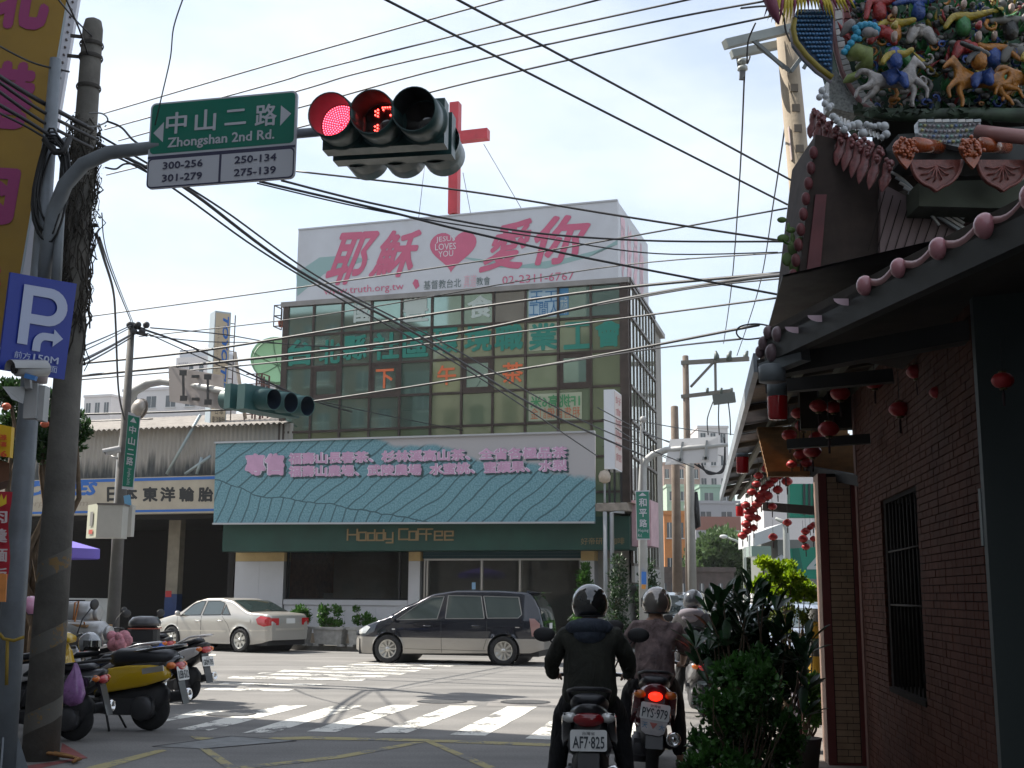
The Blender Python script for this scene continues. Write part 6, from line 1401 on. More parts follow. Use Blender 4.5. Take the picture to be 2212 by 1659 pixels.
# yellow twine and rope bundle on the ground
b = MB();b.tube([P(-2,1368,10.9),P(8,1380,10.9),P(30,1384,10.9),P(52,1376,10.95)],.016,6);b.tube([P(16,1384,10.9),P(14,1480,10.9)],.016,6);tag(b.build('yellow_rope',mat('yellow_twine',(.24,.16,.02),.8)),'yellow rope tied round the grey signal post','rope')
b = MB();rg = random.Random(3)
for i in range(7):
    o = rg.uniform(-.05,.05);b.tube([G(65 + i * 4,1622 + i,.03),G(110,1622 + i * 1.5,.08 + o),G(150 + i * 3,1632 + i,.05),G(175 - i * 3,1640 + i,.03)],.014,6)
tag(b.build('rope_bundle',mat('rope_bundle_m',(.26,.13,.045),.9,var=.3,vs_=20)),'bundle of brown rope lying at the foot of the thick pole','rope')
b = MB();b.add([G(135,1605,.004),G(190,1637,.004),G(150,1645,.004),G(60,1665,.004),G(40,1668,.004),G(50,1655,.004),G(165,1638,.004),G(130,1625,.004)],[tuple(range(8))]);tag(b.build('red_kerb_paint',mat('red_kerb',(.20,.055,.05),.8,var=.3,vs_=6)),kind='structure')
# left edge: stall signs
t = thing('stall_sign','yellow sign with orange characters over a brown awning at the left edge','sign',P(5,1000,9.5));b = MB();b.prism([P(-60,905,9.5),P(25,922,9.5),P(21,988,9.5),P(-60,975,9.5)],V((0,.06,0)));b.build('sign_panel',mat('sign_yolk',(.60,.36,.01),.5),t)
for i,(s,v0,v1) in enumerate((('福祿',937,950),('壽喜',953,964),('36',972,986))): txt(s,'lettering',mat('sign_orange',(.55,.07,.02),.5),t,[P(-12,v0,9.47),P(16,v0 + 2,9.47),P(15,v1 + 2,9.47),P(-12,v1,9.47)],bold=.04)
b = MB();b.prism([P(-60,975,9.6),P(20,1000,9.6),P(20,1036,9.6),P(-60,1062,9.6)],V((-.35,.8,0)));tag(b.build('brown_awning',mat('brown_board',(.11,.045,.02),.7,var=.2)),'brown boarded awning at the left edge below the yellow sign','awning')
t = thing('red_banner','red cloth banner with white strokes and yellow crown at the left edge','banner',P(5,1250,9.7));b = MB();vs = []
for j in range(9):
    for i in range(5): p = P(-60 + 84 * i / 4 - j * .9,1062 + j * 24,9.7);p.y += .03 * sin(i * 2 + j);vs.append(p)
b.add(vs,[(j * 5 + i,j * 5 + i + 1,j * 5 + i + 6,j * 5 + i + 5) for j in range(8) for i in range(4)],True);b.build('cloth',mat('banner_red_cloth',(.38,.015,.03),.7),t)
for i,s in enumerate('肉羹麵飯'): txt(s,'lettering',mat('white_print',(.5,.42,.42),.6),t,[P(-25,1100 + i * 42,9.62),P(17,1100 + i * 42,9.62),P(16,1130 + i * 42,9.62),P(-25,1130 + i * 42,9.62)],bold=.02)
b = MB();b.add([P(0,1095,9.63),P(14,1088,9.63),P(14,1068,9.63),P(8,1080,9.63),P(3,1066,9.63),P(-2,1080,9.63)],[tuple(range(6))]);b.build('crown_print',mat('crown_yellow',(.6,.40,.02),.6),t,fix=False)
t = thing('orange_notice','orange cardboard notice below the red banner at the left edge','notice',P(0,1310,9.6));b = MB();b.prism([P(-40,1235,9.6),P(14,1240,9.6),P(11,1300,9.6),P(-40,1300,9.6)],V((0,.02,0)));b.build('card',mat('card_orange',(.55,.20,.05),.7,var=.2,vs_=12),t)
# purple umbrella far behind
t = thing('umbrella','purple market umbrella standing before the tyre shop at the left','umbrella',vert(110,1230,24));c = P(110,1180,24);b = MB();n = 8;R_ = .98
vs = [c + UP * .22] + [c + V((R_ * cos(2 * pi * i / n),R_ * sin(2 * pi * i / n),-.05)) for i in range(n)] + [c + V((R_ * 1.01 * cos(2 * pi * i / n),R_ * 1.01 * sin(2 * pi * i / n),-.24)) for i in range(n)]
b.add(vs,[(0,1 + i,1 + (i + 1) % n) for i in range(n)] + [(1 + i,9 + i,9 + (i + 1) % n,1 + (i + 1) % n) for i in range(n)]);b.build('canopy',mat('umbrella_purple',(.16,.12,.50),.7),t,fix=False)
b = MB();b.tube([V((c.x,c.y,0)),c + UP * .25],.02,8);b.build('pole',MATS['alloy'],t)
b = MB();b.boxf(Fr(vert(78,1400,22),(1,0,0)),-.35,.4,0,.3,0,1.75);tag(b.build('mint_cabinet',mat('mint',(.22,.36,.30),.5)),'mint green cabinet behind the poles at the left','cabinet')
# second pole further on with box, mirror, sign and camera
d2 = 23.0;q2 = vert(253,1200,d2)
p2 = thing('utility_pole','slim dark pole with wires fanning from its top in front of the tyre shop','utility pole',q2)
b = MB();zt2_ = zat(697,d2,297);b.tube([q2,q2 + UP * 3,q2 + UP * zt2_],[.13,.11,.06],14);b.build('pole',mat('pole_dark',(.10,.095,.09),.8,var=.2,vs_=4),p2)
b = MB()
for (u0,v0,u1,v1) in ((280,704,312,712),(284,716,318,724),(278,700,284,712)): b.bar(P(u0,v0,d2),P(u1,v1,d2),.06)
for k in range(5): b.ball(P(280 + k * 9,702 + (k % 2) * 14,d2 - .1),.07,8,6)
b.build('crossarm',mat('dark_fitting',(.04,.04,.045),.6),p2)
bx = thing('control_box','cream metal control box mounted on the slim dark pole','control box',P(220,1160,d2 - .6));b = MB()
f_ = Fr(vert(208,1150,d2 - .9),(1,.10,0));a1 = HIT(265,1100,f_.o,f_.ey) - f_.o;zb0,zb1 = f_.hit(208,1161)[1],f_.hit(208,1090)[1]
b.boxf(f_,0,a1.dot(f_.ex),0,.5,zb0,zb1);b.build('box_body',mat('box_cream',(.40,.39,.36),.5,var=.06),bx)
b = MB();s3 = Fr(f_.o,f_.ey);
b.hexa([f_.p(-.29,.46,zb0),f_.p(-.002,-.002,zb0),f_.p(-.002,.5,zb0),f_.p(-.2,.6,zb0),f_.p(-.29,.46,zb1 + .02),f_.p(-.002,-.002,zb1 + .02),f_.p(-.002,.5,zb1 + .02),f_.p(-.2,.6,zb1 + .02)]);b.build('side_door',mat('box_cream2',(.42,.42,.32),.5),bx)
b = MB();b.boxf(f_,-.02,a1.dot(f_.ex) + .02,-.02,.52,zb1 + .001,zb1 + .03);b.build('box_lid',mat('lid_dark',(.10,.09,.09),.6),bx)
qd = lambda x,z: f_.p(-.002 - .288 * x,-.002 + .462 * x,0) + UP * z + V((-.01,-.012,0))
b = MB();b.add([qd(.35,zb1 - .12),qd(.65,zb1 - .12),qd(.65,zb1 - .38),qd(.35,zb1 - .38)],[(0,1,2,3)]);b.build('meter_window',mat('meter_grey',(.12,.11,.10),.3),bx)
b = MB();b.add([qd(.3,zb1 - .45),qd(.7,zb1 - .45),qd(.7,zb1 - .53),qd(.3,zb1 - .53)],[(0,1,2,3)]);b.build('red_label',mat('label_red',(.42,.06,.03),.5),bx)
b = MB();b.boxf(Fr(vert(268,1150,d2 + .1),(1,0,0)),0,.13,0,.2,zat(1158,d2,270),zat(1090,d2,270));tag(b.build('small_box',MATS['box_cream']),'narrow cream box on the right side of the slim pole','control box')
gs = thing('street_name_sign','narrow vertical green street sign with white characters on the slim pole','street sign',P(285,1060,d2 - .3))
dgs = d2 - .35;g4 = [P(277,890,dgs),P(303,897,dgs),P(287,1058,dgs),P(263,1056,dgs)]
b = MB();b.prism(g4,V((0,.03,0)));b.build('sign_plate',swh,gs)
cgn = sum(g4,V()) / 4;g5 = [p.lerp(cgn,.07) + V((0,-.008,0)) for p in g4];b = MB();b.prism(g5,V((0,.006,0)));b.build('green_panel',sgr,gs)
def GQ(x,y): return g5[0].lerp(g5[1],x).lerp(g5[3].lerp(g5[2],x),y)
for ch,y0,y1 in (('中',.14,.25),('山',.30,.41),('二',.47,.55),('路',.58,.70)): txt(ch,'lettering',swh,gs,[GQ(.2,y0),GQ(.82,y0),GQ(.82,y1),GQ(.2,y1)],bold=.02)
b = MB();b.add([GQ(.5,.02) + V((0,-.004,0)),GQ(.8,.09) + V((0,-.004,0)),GQ(.2,.09) + V((0,-.004,0))],[(0,1,2)]);b.build('arrow',swh,gs,fix=False)
txt('Jhongshan 2nd Rd.','lettering',swh,gs,[GQ(.75,.74),GQ(.7,.98),GQ(.3,.98),GQ(.35,.74)],res=1)
b = MB();b.bar(P(274,1070,d2 - .3),P(277,1092,d2 - .3),.12,.03,up=V((0,1,0)));tag(b.build('blue_tag_plate',mat('tag_sky',(.12,.30,.48),.5)),'small pale blue plate under the narrow green street sign','plate')
mr_ = thing('convex_mirror','round convex mirror housing seen from behind on the slim pole','convex mirror',P(302,885,d2 - .2));ax = V((.55,.8,-.1)).normalized();c = P(303,883,d2 - .25)
b = MB();b.lathe(c,[(.19,0),(.17,-.08),(.10,-.14),(.03,-.16)],24,ax);b.build('mirror_back',mat('mirror_tan',(.34,.31,.28),.35,.3),mr_)
b = MB();b.lathe(c,[(.20,-.01),(.205,.02),(.19,.03)],24,ax,caps=False);b.build('mirror_rim',mat('rim_brown',(.16,.13,.11),.5),mr_)
cctv('security_camera','white bullet security camera pointing left from the slim dark pole',P(228,977,d2 - .2),(-.9,-.3,-.25),.28,.065,camw)
b = MB();b.tube([P(240,985,d2),P(258,992,d2)],.02,6);tag(b.build('camera_mount',camw),'small arm holding the white bullet camera on the slim pole','bracket')
# opposite signal arm with sign back
b2p = thing('signal_mast','curved pale grey signal arm carrying a sign seen from behind','signal arm',vert(262,1300,d2 + .8))
palep = mat('pale_arm',(.34,.345,.34),.5,.2,var=.12)
b = MB();b.tube([vert(255,1200,d2 + .6),P(262,1000,d2 + .6),P(277,880,d2 + .6),P(290,845,d2 + .5),P(320,828,d2 + .4),P(350,823,d2 + .2),P(400,830,d2 - .2),P(470,842,d2 - 1.0),P(548,857,d2 - 1.9)],[.12,.10,.095,.095,.09,.085,.075,.06,.045],12);b.build('arm',palep,b2p)
sb_ = thing('road_sign','grey back of a street sign with brackets on the left signal arm','street sign',P(420,880,22));dd1,dd2 = d2 - .1,d2 - 1.0
q4 = [P(364,791,dd1),P(482,811,dd2),P(482,885,dd2),P(366,867,dd1)];b = MB();b.prism(q4,V((.01,.04,0)));b.build('sign_plate',mat('sign_back_grey',(.30,.27,.26),.5,.2),sb_)
b = MB()
for x in (.32,.77):
    a_ = q4[0].lerp(q4[1],x).lerp(q4[3].lerp(q4[2],x),.12) + V((-.02,-.1,0));c_ = q4[0].lerp(q4[1],x).lerp(q4[3].lerp(q4[2],x),.88) + V((-.02,-.1,0));b.bar(a_,c_,.04,.03,up=V((0,1,0)));b.bar(a_ + UP * .04,a_ - UP * .06,.13,.04,up=V((0,1,0)));b.bar(c_ + UP * .06,c_ - UP * .04,.13,.04,up=V((0,1,0)))
b.build('clamp',mat('clamp_dark',(.12,.12,.12),.5,.5),sb_)
b = MB()
for y in (.17,.82): a_ = q4[0].lerp(q4[1],.52).lerp(q4[3].lerp(q4[2],.52),y) + V((-.01,-.03,0));b.bar(a_ - V((.07,0,0)),a_ + V((.07,0,0)),.05)
b.build('stiffener',MATS['clamp_dark'],sb_)
sgn2 = mat('signal_teal',(.025,.085,.085),.5,var=.15,vs_=4)
t = thing('traffic_light','teal traffic light seen from the side with three open hoods facing right','traffic light',P(565,880,20.6))
cT2 = P(556,862,20.8);hd = V((.80,-.55,-.10)).normalized();st_ = V((.72,.95,-.02)) * .36
b = MB();c0 = cT2 - V((.1,.1,0));b.bar(c0 - st_ * .5,c0 + st_ * 2.5,.2,.44);b.bar(c0 - st_ * .5 - hd * .35,c0 + st_ * 2.5 - hd * .35,.16,.44);b.build('housing',sgn2,t)
for k in range(3):
    bs_ = cT2 + st_ * k * .92;b = MB();b.lathe(bs_,[(.20,0),(.205,.03),(.185,.06),(.185,.42),(.175,.42),(.175,.05)],24,hd,caps=False);b.build('hood',sgn2,t);b = MB();b.lathe(bs_ + hd * .01,[(.173,.40),(.173,.02),(.001,.02)],20,hd,caps=False);b.build('hood_lining',mat('hood_navy',(.008,.018,.035),.6),t)
    bs_ = cT2 + st_ * k * .92 - hd * .42 - UP * .02;b = MB();b.lathe(bs_,[(.20,0),(.185,.04),(.185,.40)],20,-hd,caps=False);b.build('hood',sgn2,t)
# ================================================================ overhead wires
wm = mat('wire_black',(.02,.02,.023),.5);wl_ = mat('wire_grey',(.05,.05,.055),.5)
def wire_(label,pts,r=.012,m=None,cat='overhead wire',name='overhead_wire',grp='overhead wires'):
    """pts (u, v, d); smoothed into a hanging line"""
    ps = [P(*p) for p in pts];out = []
    n = 8
    for i in range(len(ps) - 1):
        p0 = ps[max(i - 1,0)];p1 = ps[i];p2 = ps[i + 1];p3 = ps[min(i + 2,len(ps) - 1)]
        for k in range(n):
            t = k / n;out.append(.5 * ((2 * p1) + (p2 - p0) * t + (2 * p0 - 5 * p1 + 4 * p2 - p3) * t * t + (3 * p1 - 3 * p2 + p3 - p0) * t ** 3))
    out.append(ps[-1]);b = MB();b.tube(out,r,5);return tag(b.build(name,m or wm),label,cat,grp)
A = wire_
A('uppermost thin wire rising from the thick pole to the top edge',[(225,245,22),(682,111,18),(1112,-8,15)],.014,wl_)
A('second thin wire from the top rising from the thick pole',[(226,280,22),(584,182,19),(707,146,18),(1312,-5,14)],.014,wl_)
A('third thin wire from the top rising behind the green street sign',[(256,304,22),(635,199,18.5),(823,146,17),(1507,-5,13.5)],.014,wl_)
A('fourth thin wire from the top ending at the wooden crossarm pole',[(226,342,22),(637,235,18.5),(964,146,16),(1400,50,14),(1655,2,13)],.014,wl_)
A('lowest of the five thin wires above the red cross',[(230,378,22),(640,277,18.5),(946,195,16),(1129,152,15),(1400,92,14),(1680,32,13)],.014,wl_)
A('wire crossing the sky from the top edge down to the right pole, lower one',[(825,-5,10),(1240,208,12),(1701,442,14.3)],.013)
A('wire crossing the sky from the top edge down to the right pole, upper one',[(975,-8,10),(1360,200,12),(1749,411,14.3)],.013)
A('wire from behind the street sign crossing the cross post to the right',[(640,370,18),(1000,412,17),(1330,465,16),(1700,522,15)],.016)
A('wire sagging across the billboard heart towards the right pole',[(608,390,13),(830,445,14),(1130,500,15),(1400,520,15.5),(1690,522,15)],.015)
A('thick black cable crossing the billboard down to the temple corner',[(560,392,12.5),(830,455,13),(1000,498,13.5),(1280,560,14),(1710,642,14.3)],.015)
A('thin cable just under the thick one across the billboard',[(555,396,12.5),(830,458,13),(1180,515,14.2),(1420,548,14.5),(1680,545,14.6)],.009)
A('thickest black cable running down from the street sign across the glass building',[(170,290,11.9),(335,372,12.5),(420,420,13),(640,582,15),(900,722,18),(1160,880,22),(1390,985,25)],.021)
A('black cable just under the thickest one across the glass building',[(160,262,11.9),(330,360,12.5),(480,452,13.2),(700,606,15.5),(960,742,18.5),(1250,905,23),(1500,1010,27)],.013)
A('black cable just left of the thickest one across the glass building',[(165,300,11.9),(345,388,12.5),(560,540,14),(760,660,16.5),(1010,800,20),(1290,985,25)],.013)
A('upper black cable entering from the left edge to the thick pole',[(-10,160,10.5),(80,215,11),(200,280,11.8)],.024)
A('middle black cable entering from the left edge to the thick pole',[(-10,172,10.5),(90,240,11),(205,300,11.8)],.018)
A('lower black cable entering from the left edge to the thick pole',[(-10,192,10.5),(90,262,11),(200,320,11.8)],.018)
A('black cable entering from the left edge to the cable coil',[(-10,222,10.5),(60,262,10.8),(135,310,11)],.02)
A('lowest black cable entering from the left edge to the cable coil',[(-10,240,10.5),(60,275,10.8),(130,318,11)],.012)
A('thin cable entering from the left edge to the top of the grey post',[(-10,95,10.5),(70,135,10.9),(150,155,11.2)],.010)
A('thin wire from the top left corner to the upper strap of the pole',[(120,-8,11),(160,40,11.5),(198,78,11.9)],.010)
A('thin wire from the top left corner to the lower strap of the pole',[(140,-8,11),(170,60,11.5),(190,118,11.9)],.010)
A('single cable hanging from the top edge onto the green street sign',[(396,-5,9),(375,60,9.5),(368,125,10),(350,205,10.2),(335,270,10.4)],.006,wl_)
A('cable looping from the thick pole to the signal arm',[(232,262,11.8),(262,275,11.6),(285,300,11.2),(310,318,10.8)],.012)
A('pale cable curl on the thick pole',[(192,244,11.7),(222,246,11.7),(232,262,11.8),(200,274,11.7),(170,268,11.7)],.009,mat('wire_pale',(.25,.25,.25),.5))
A('cable curl right of the thick pole under the arm',[(228,362,11.8),(250,365,11.6),(270,354,11.4),(300,358,11.2),(325,378,11)],.010)
A('thin wire across the billboard top rising to the right pole',[(185,685,30),(640,622,27),(1160,545,24),(1700,450,21)],.018)
A('thin wire crossing the first row of panes',[(300,727,28),(700,680,26),(1290,580,24),(1700,545,20)],.014)
A('grey cable crossing the teal characters upper one',[(180,785,26),(440,757,25),(860,690,23),(1290,628,20),(1690,590,16)],.026)
A('grey cable crossing the teal characters lower one',[(178,812,26),(640,765,24),(1000,718,22),(1300,655,20),(1560,610,17),(1705,592,15)],.030)
A('grey cable just under the thicker one at the right',[(1290,660,20),(1500,622,17.5),(1705,600,15)],.012)
A('wire crossing the orange characters',[(177,820,27),(640,778,25),(1160,712,22),(1705,640,18)],.018,wl_)
A('wire crossing the fourth row of panes',[(175,895,27),(420,888,26),(640,872,25),(1160,792,22),(1640,702,18)],.024)
A('thin wire from the slim pole to the glass building, upper',[(325,708,23),(480,722,26),(640,745,30),(900,752,33)],.014)
A('thin wire from the slim pole to the glass building, middle',[(312,712,23),(420,752,25),(640,852,29),(760,890,33)],.022)
A('thin wire from the slim pole to the glass building, lower',[(318,720,23),(500,800,26),(700,868,30),(1000,930,34)],.012)
A('thin wire from the slim pole to the sign tower',[(325,726,23),(450,738,26),(600,742,30),(840,760,33)],.012)
for i,(v0,v1) in enumerate(((702,748),(706,758),(722,778),(728,788))): A('wire leaving the slim pole to the left, %s' % ('uppermost','second','third','lowest')[i],[(285,v0,23),(240,v0 + (v1 - v0) * .45,20),(180,v1,16)],(.012,.010,.024,.014)[i])
A('hanging cable from the thick pole creeper to the slim pole foot',[(208,505,12),(225,560,14),(245,630,17),(250,700,19),(256,840,21),(268,905,22.5)],.018)
A('thin wire fanning from the thick pole down to the slim pole top',[(215,512,12),(245,600,16),(283,694,23)],.010);A('second thin wire fanning down to the slim pole top',[(220,460,12),(235,560,15),(288,698,23)],.007)
A('thin wire crossing low behind the thick pole',[(0,905,24),(175,910,24),(330,905,23)],.012)
A('nearly vertical wire dropping from the insulators, left one',[(1608,165,14),(1597,400,18),(1580,620,25),(1563,742,34)],.012)
A('nearly vertical wire dropping beside the pole, right one',[(1697,265,15),(1672,430,19),(1640,620,26),(1592,768,34)],.012)
A('wire loop hanging beside the temple eave',[(1690,712,12),(1640,700,12),(1600,705,12),(1592,722,12),(1615,733,12),(1690,722,12)],.009)
A('wire rising from the far left of the lower sky to the loop',[(1160,792,22),(1400,755,18),(1600,732,12.2)],.012)
for i,(u0,v0,u1,v1) in enumerate(((1300,905,1560,985),(1330,925,1480,1010),(1290,880,1460,962),(1360,905,1600,940))): A('thin wire from the corner sign post to the far poles, %s' % ('first','second','third','fourth')[i],[(u0,v0,30),((u0 + u1) / 2,(v0 + v1) / 2 + 4,34),(u1,v1,40)],.014)
# ================================================================ far side of the side street
def blk_at(name,label,u0,u1,v0,d,m,depth=6,nx=4,floors=4,z0=0,v1=None,cat='building',fr=None):
    """box seen between pixel columns u0..u1 with its top at v0"""
    a = P(u0,1285,d);a.z = 0;f = Fr(a,(1,0,0));h = zat(v0,d,(u0 + u1) / 2);base = zat(v1,d,(u0 + u1) / 2) if v1 else 0
    return block(name,label,f,0,(u1 - u0) * d / 2580,0,depth,h - base,m,nx,floors,base=base,cat=cat)
blk_at('apartment_building','white far apartment block with two windows above the green house',1515,1580,925,120,pw_,8,3,8)
blk_at('apartment_building','pinkish brick far block behind the poles left of the white one',1437,1516,1004,118,mat('pink_brick_far',(.34,.24,.21),.8,var=.1),8,5,7)
blk_at('house','pale green far house under the pinkish block',1444,1516,1052,112,mat('pale_green_wall',(.34,.42,.33),.8),6,3,6)
blk_at('house','mint green far house with a grey shutter right of the pale one',1517,1592,1053,108,mat('mint_wall',(.22,.32,.26),.8),6,2,5)
blk_at('warehouse','grey canopied building under the mint green far house',1506,1640,1088,100,mat('grey_far',(.27,.28,.30),.7),6,3,3)
blk_at('orange_building','orange building with rusty corrugated top behind the brown pole',1437,1484,1112,75,mat('orange_wall',(.48,.20,.07),.8,var=.1),5,2,3)
blk_at('shop_row','row of low dark shopfronts behind the round tree',1425,1585,1235,66,mat('dark_row',(.07,.055,.05),.8,var=.3),4,8,1)
b = MB();a = P(1500,1285,96);a.z = 0;f = Fr(a,(1,0,0));b.boxf(f,0,5,0,.3,zat(1145,96,1550),zat(1116,96,1550));tag(b.build('brown_wall',mat('brown_far',(.20,.10,.08),.8)),'long brown wall above the round tree','wall')
b = MB();a = P(1655,1285,80);a.z = 0;f = Fr(a,(1,0,0));b.boxf(f,0,20,0,8,0,zat(1000,80,1700));tag(b.build('tower_block',pw_),'tall pale block seen above the green shop sign through the awning gap','building')
wb = thing('white_canopy_building','white sloping shop canopy with green glass box below it','building',P(1660,1285,42) * 1);a = P(1630,1285,42);a.z = 0;f = Fr(a,(1,0,0));s_ = 42 / 2580
b = MB();q = lambda u,v,y=0: P(u,v,42 + y)
b.prism([q(1630,1153),q(1692,1130),q(1692,1160),q(1630,1180)],V((0,3,0)));b.build('canopy',mat('canopy_white',(.52,.54,.55),.6),wb)
b = MB();b.boxf(f,.9,4,.2,5,0,zat(1165,42,1680));b.build('wall',mat('dim_wall',(.16,.17,.16),.8),wb)
b = MB();b.boxf(f,-.1,.58,-.2,1.2,zat(1202,42,1640),zat(1180,42,1640));b.build('glass_box',mat('green_glass_far',(.16,.24,.21),.2,.2),wb)
b = MB();b.tube([q(1650,1240,-.3),q(1658,1225,-.3),q(1692,1204,-.3)],.12,8);b.build('duct',mat('duct_grey',(.35,.36,.36),.4,.5),wb)
gs_ = thing('green_shop_sign','big green shop sign with a pale angular mark next to the temple pillar','shop sign',P(1740,1285,34));d = 34
gsm = mat('shop_sign_green',(.0,.17,.11),.45);b = MB();b.prism([P(1706,1185,d),P(1790,1180,d),P(1790,1252,d),P(1712,1248,d)],V((0,.3,0)));b.build('sign_panel',gsm,gs_)
b = MB();b.prism([P(1712,1185,d - .02),P(1726,1184,d - .02),P(1738,1250,d - .02),P(1716,1248,d - .02)],V((0,.01,0)));b.build('dark_strip',mat('sign_green_dark',(.0,.10,.07),.5),gs_)
b = MB();b.prism([P(1743,1226,d - .03),P(1778,1186,d - .03),P(1778,1200,d - .03),P(1758,1222,d - .03),P(1778,1222,d - .03),P(1778,1230,d - .03),P(1743,1230,d - .03)],V((0,.01,0)));b.build('sign_mark',mat('sign_mark_grey',(.34,.38,.38),.5),gs_)
g2_ = thing('green_shop_sign','upper green sign with dark vertical stripes glimpsed under the awning beam','shop sign',P(1725,1100,33));b = MB();b.prism([P(1706,1045,33),P(1800,1045,33),P(1800,1118,33),P(1706,1118,33)],V((0,.3,0)));b.build('sign_panel',gsm,g2_)
for k in range(3): b = MB();b.prism([P(1735 + k * 11,1045,32.95),P(1740 + k * 11,1045,32.95),P(1740 + k * 11,1112,32.95),P(1735 + k * 11,1112,32.95)],V((0,.02,0)));b.build('stripe',mat('stripe_dark',(.02,.03,.03),.6),g2_)
# poles
def pole(name,label,u,v_ref,d,vt,r0,r1,m,cat='utility pole'):
    g = vert(u,v_ref,d);t = thing(name,label,cat,g);b = MB();z = zat(vt,d,u);b.tube([g,g + UP * z * .5,g + UP * (z - .03),g + UP * z],[r0,(r0 + r1) / 2,r1,r1 * .7],16);b.build('pole',m,t);return t,g,z
wood = mat('pole_beige',(.30,.245,.18),.85,var=.15,vs_=3,bump=.4,bs=30,dirt=(.16,.14,.12),ds=1.2)
bg_ = vert(1826,1290,14.6);bigp = thing('utility_pole','tall leaning beige concrete pole with crossarms beside the temple roof','utility pole',bg_);bt_ = P(1688,-40,14.6);b = MB();b.tube([bg_,bg_.lerp(bt_,.5),bt_],[.19,.155,.125],18);b.build('pole',wood,bigp)
def bpz(z): return bg_.lerp(bt_,z / bt_.z)
galv = mat('arm_galv',(.27,.29,.28),.6,.3,var=.1)
b = MB();b.bar(P(1566,96,14.1),P(1716,60,14.45),.11,.11);b.build('crossarm',galv,bigp);b = MB();b.bar(P(1580,118,14.75),P(1705,92,14.85),.10,.10);b.build('crossarm',galv,bigp)
b = MB();b.bar(P(1626,86,14.2),P(1694,146,14.4),.03,.05);b.bar(P(1638,100,14.5),P(1708,155,14.35),.03,.05);b.bar(P(1708,155,14.35),P(1733,122,14.4),.03,.05);b.bar(P(1736,148,14.6),P(1745,132,14.6),.03,.05);b.build('brace',mat('brace_steel',(.12,.13,.13),.5,.5),bigp)
for k in range(7):
    z = zat(185 + k * 44,14.4,1720);c = bpz(z);b = MB();b.box(c.x - .05,c.x + .05,c.y - .168 - z * .0 + .02,c.y - .13,z - .05,z + .05);b.build('number_plate' if k == 9 else 'step_socket',mat('socket',(.16,.13,.10),.7),bigp)
b = MB();z = zat(300,14.4,1700);b.bar(bpz(z + .2) + V((-.11,-.10,0)),bpz(z - .25) + V((-.11,-.10,0)),.08,.01);b.build('pale_label',mat('label_pale',(.45,.36,.33),.6),bigp)
isl = mat('porcelain',(.42,.44,.42),.2,coat=.6)
yp_ = vert(1758,1400,15.2);yt = thing('banded_post','short yellow and black banded post beside the temple pillar','post',yp_);b = MB();b.tube([yp_,yp_ + UP * 1.45],.075,12);b.build('post',mat('band_black',(.05,.05,.05),.6),yt)
for k in range(3): b = MB();b.lathe(yp_ + UP * (.25 + k * .42),[(.078,0),(.078,.2)],14,caps=False);b.build('painted_band',mat('band_yellow',(.45,.27,.03),.6),yt)
ins = thing('insulator_string','pair of pale porcelain insulators under the crossarm','insulator',P(1604,140,14.3))
b = MB()
for v in (133,148): b.lathe(P(1604,v,14.3),[(.02,.03),(.065,.02),(.068,-.02),(.03,-.04)],14)
b.build('porcelain_discs',isl,ins);b = MB();b.hexa([P(1590,125,14.3),P(1600,125,14.3),P(1600,150,14.3),P(1593,146,14.3),P(1590,125,14.4),P(1600,125,14.4),P(1600,150,14.4),P(1593,146,14.4)]);b.bar(P(1604,150,14.3),P(1603,172,14.3),.05,.07);b.build('clamp',mat('clamp_dark',(.1,.1,.1)),ins)
A('bent cable from the upper arm wires down to the first crossarm',[(1600,18,14),(1662,14,14.2),(1690,30,14.2),(1697,65,14.3),(1708,92,14.5)],.014);A('bent cable hooking under the outer end of the crossarm',[(1632,50,14),(1628,58,14),(1616,90,14.1),(1614,136,14.2),(1620,122,14.3)],.012)
b = MB()
for (u,v) in ((1735,432),(1738,438),(1744,430),(1728,446),(1722,452)): b.ball(P(u,v,14.3),.035,8,6)
tag(b.build('wire_clamps',mat('clamp_metal',(.30,.30,.29),.3,.7)),'cluster of metal wire clamps on the beige pole beside the temple','clamps',kind=None)
hp_,hg,hzz = pole('utility_pole','far brown pole with two long crossarms and fuse box',1485,1000,46,768,.17,.12,mat('pole_brownish',(.16,.125,.10),.85,var=.2))
b = MB();b.bar(P(1472,784,46),P(1618,775,45),.16);b.bar(P(1472,857,46),P(1583,844,45.2),.14);b.bar(P(1492,836,46),P(1541,783,45.5),.08);b.bar(P(1545,783,45.5),P(1546,846,45.5),.09);b.build('crossarm',mat('crossarm_brown',(.16,.15,.13),.7),hp_)
b = MB();b.bar(P(1540,864,45.3),P(1588,858,45.2),.25,.38);b.build('fuse_box',mat('fuse_green',(.10,.11,.10),.6),hp_)
for i,u in enumerate((1548,1575,1611)): b = MB();b.tube([P(u,778,45.2),P(u,768,45.2),P(u + (4 if i else -2),758,45.2)],[.12,.10,.04],8);b.build('insulator',mat('ins_dark',(.08,.10,.09),.4),hp_)
for i,u in enumerate((1528,1558,1580)): b = MB();b.tube([P(u,850,45.2),P(u,838,45.2)],.06,6);b.build('insulator',MATS['ins_dark'],hp_)
for i,(u0,u1,u2) in enumerate(((1540,1528,1530),(1553,1552,1554),(1573,1577,1578))): A('drop wire under the far fuse box, %s' % ('left','middle','right')[i],[(u0,868,45.2),(u1,905,45),(u2,940,45)],.025)
pole('utility_pole','shorter far brown pole without arms left of the crossarm pole',1459,1000,44,877,.20,.14,MATS['pole_brownish'])
pole('utility_pole','far pale pole standing close behind the crossarm pole',1492,1100,43,960,.16,.15,mat('pole_pale',(.26,.25,.23),.8,var=.1))
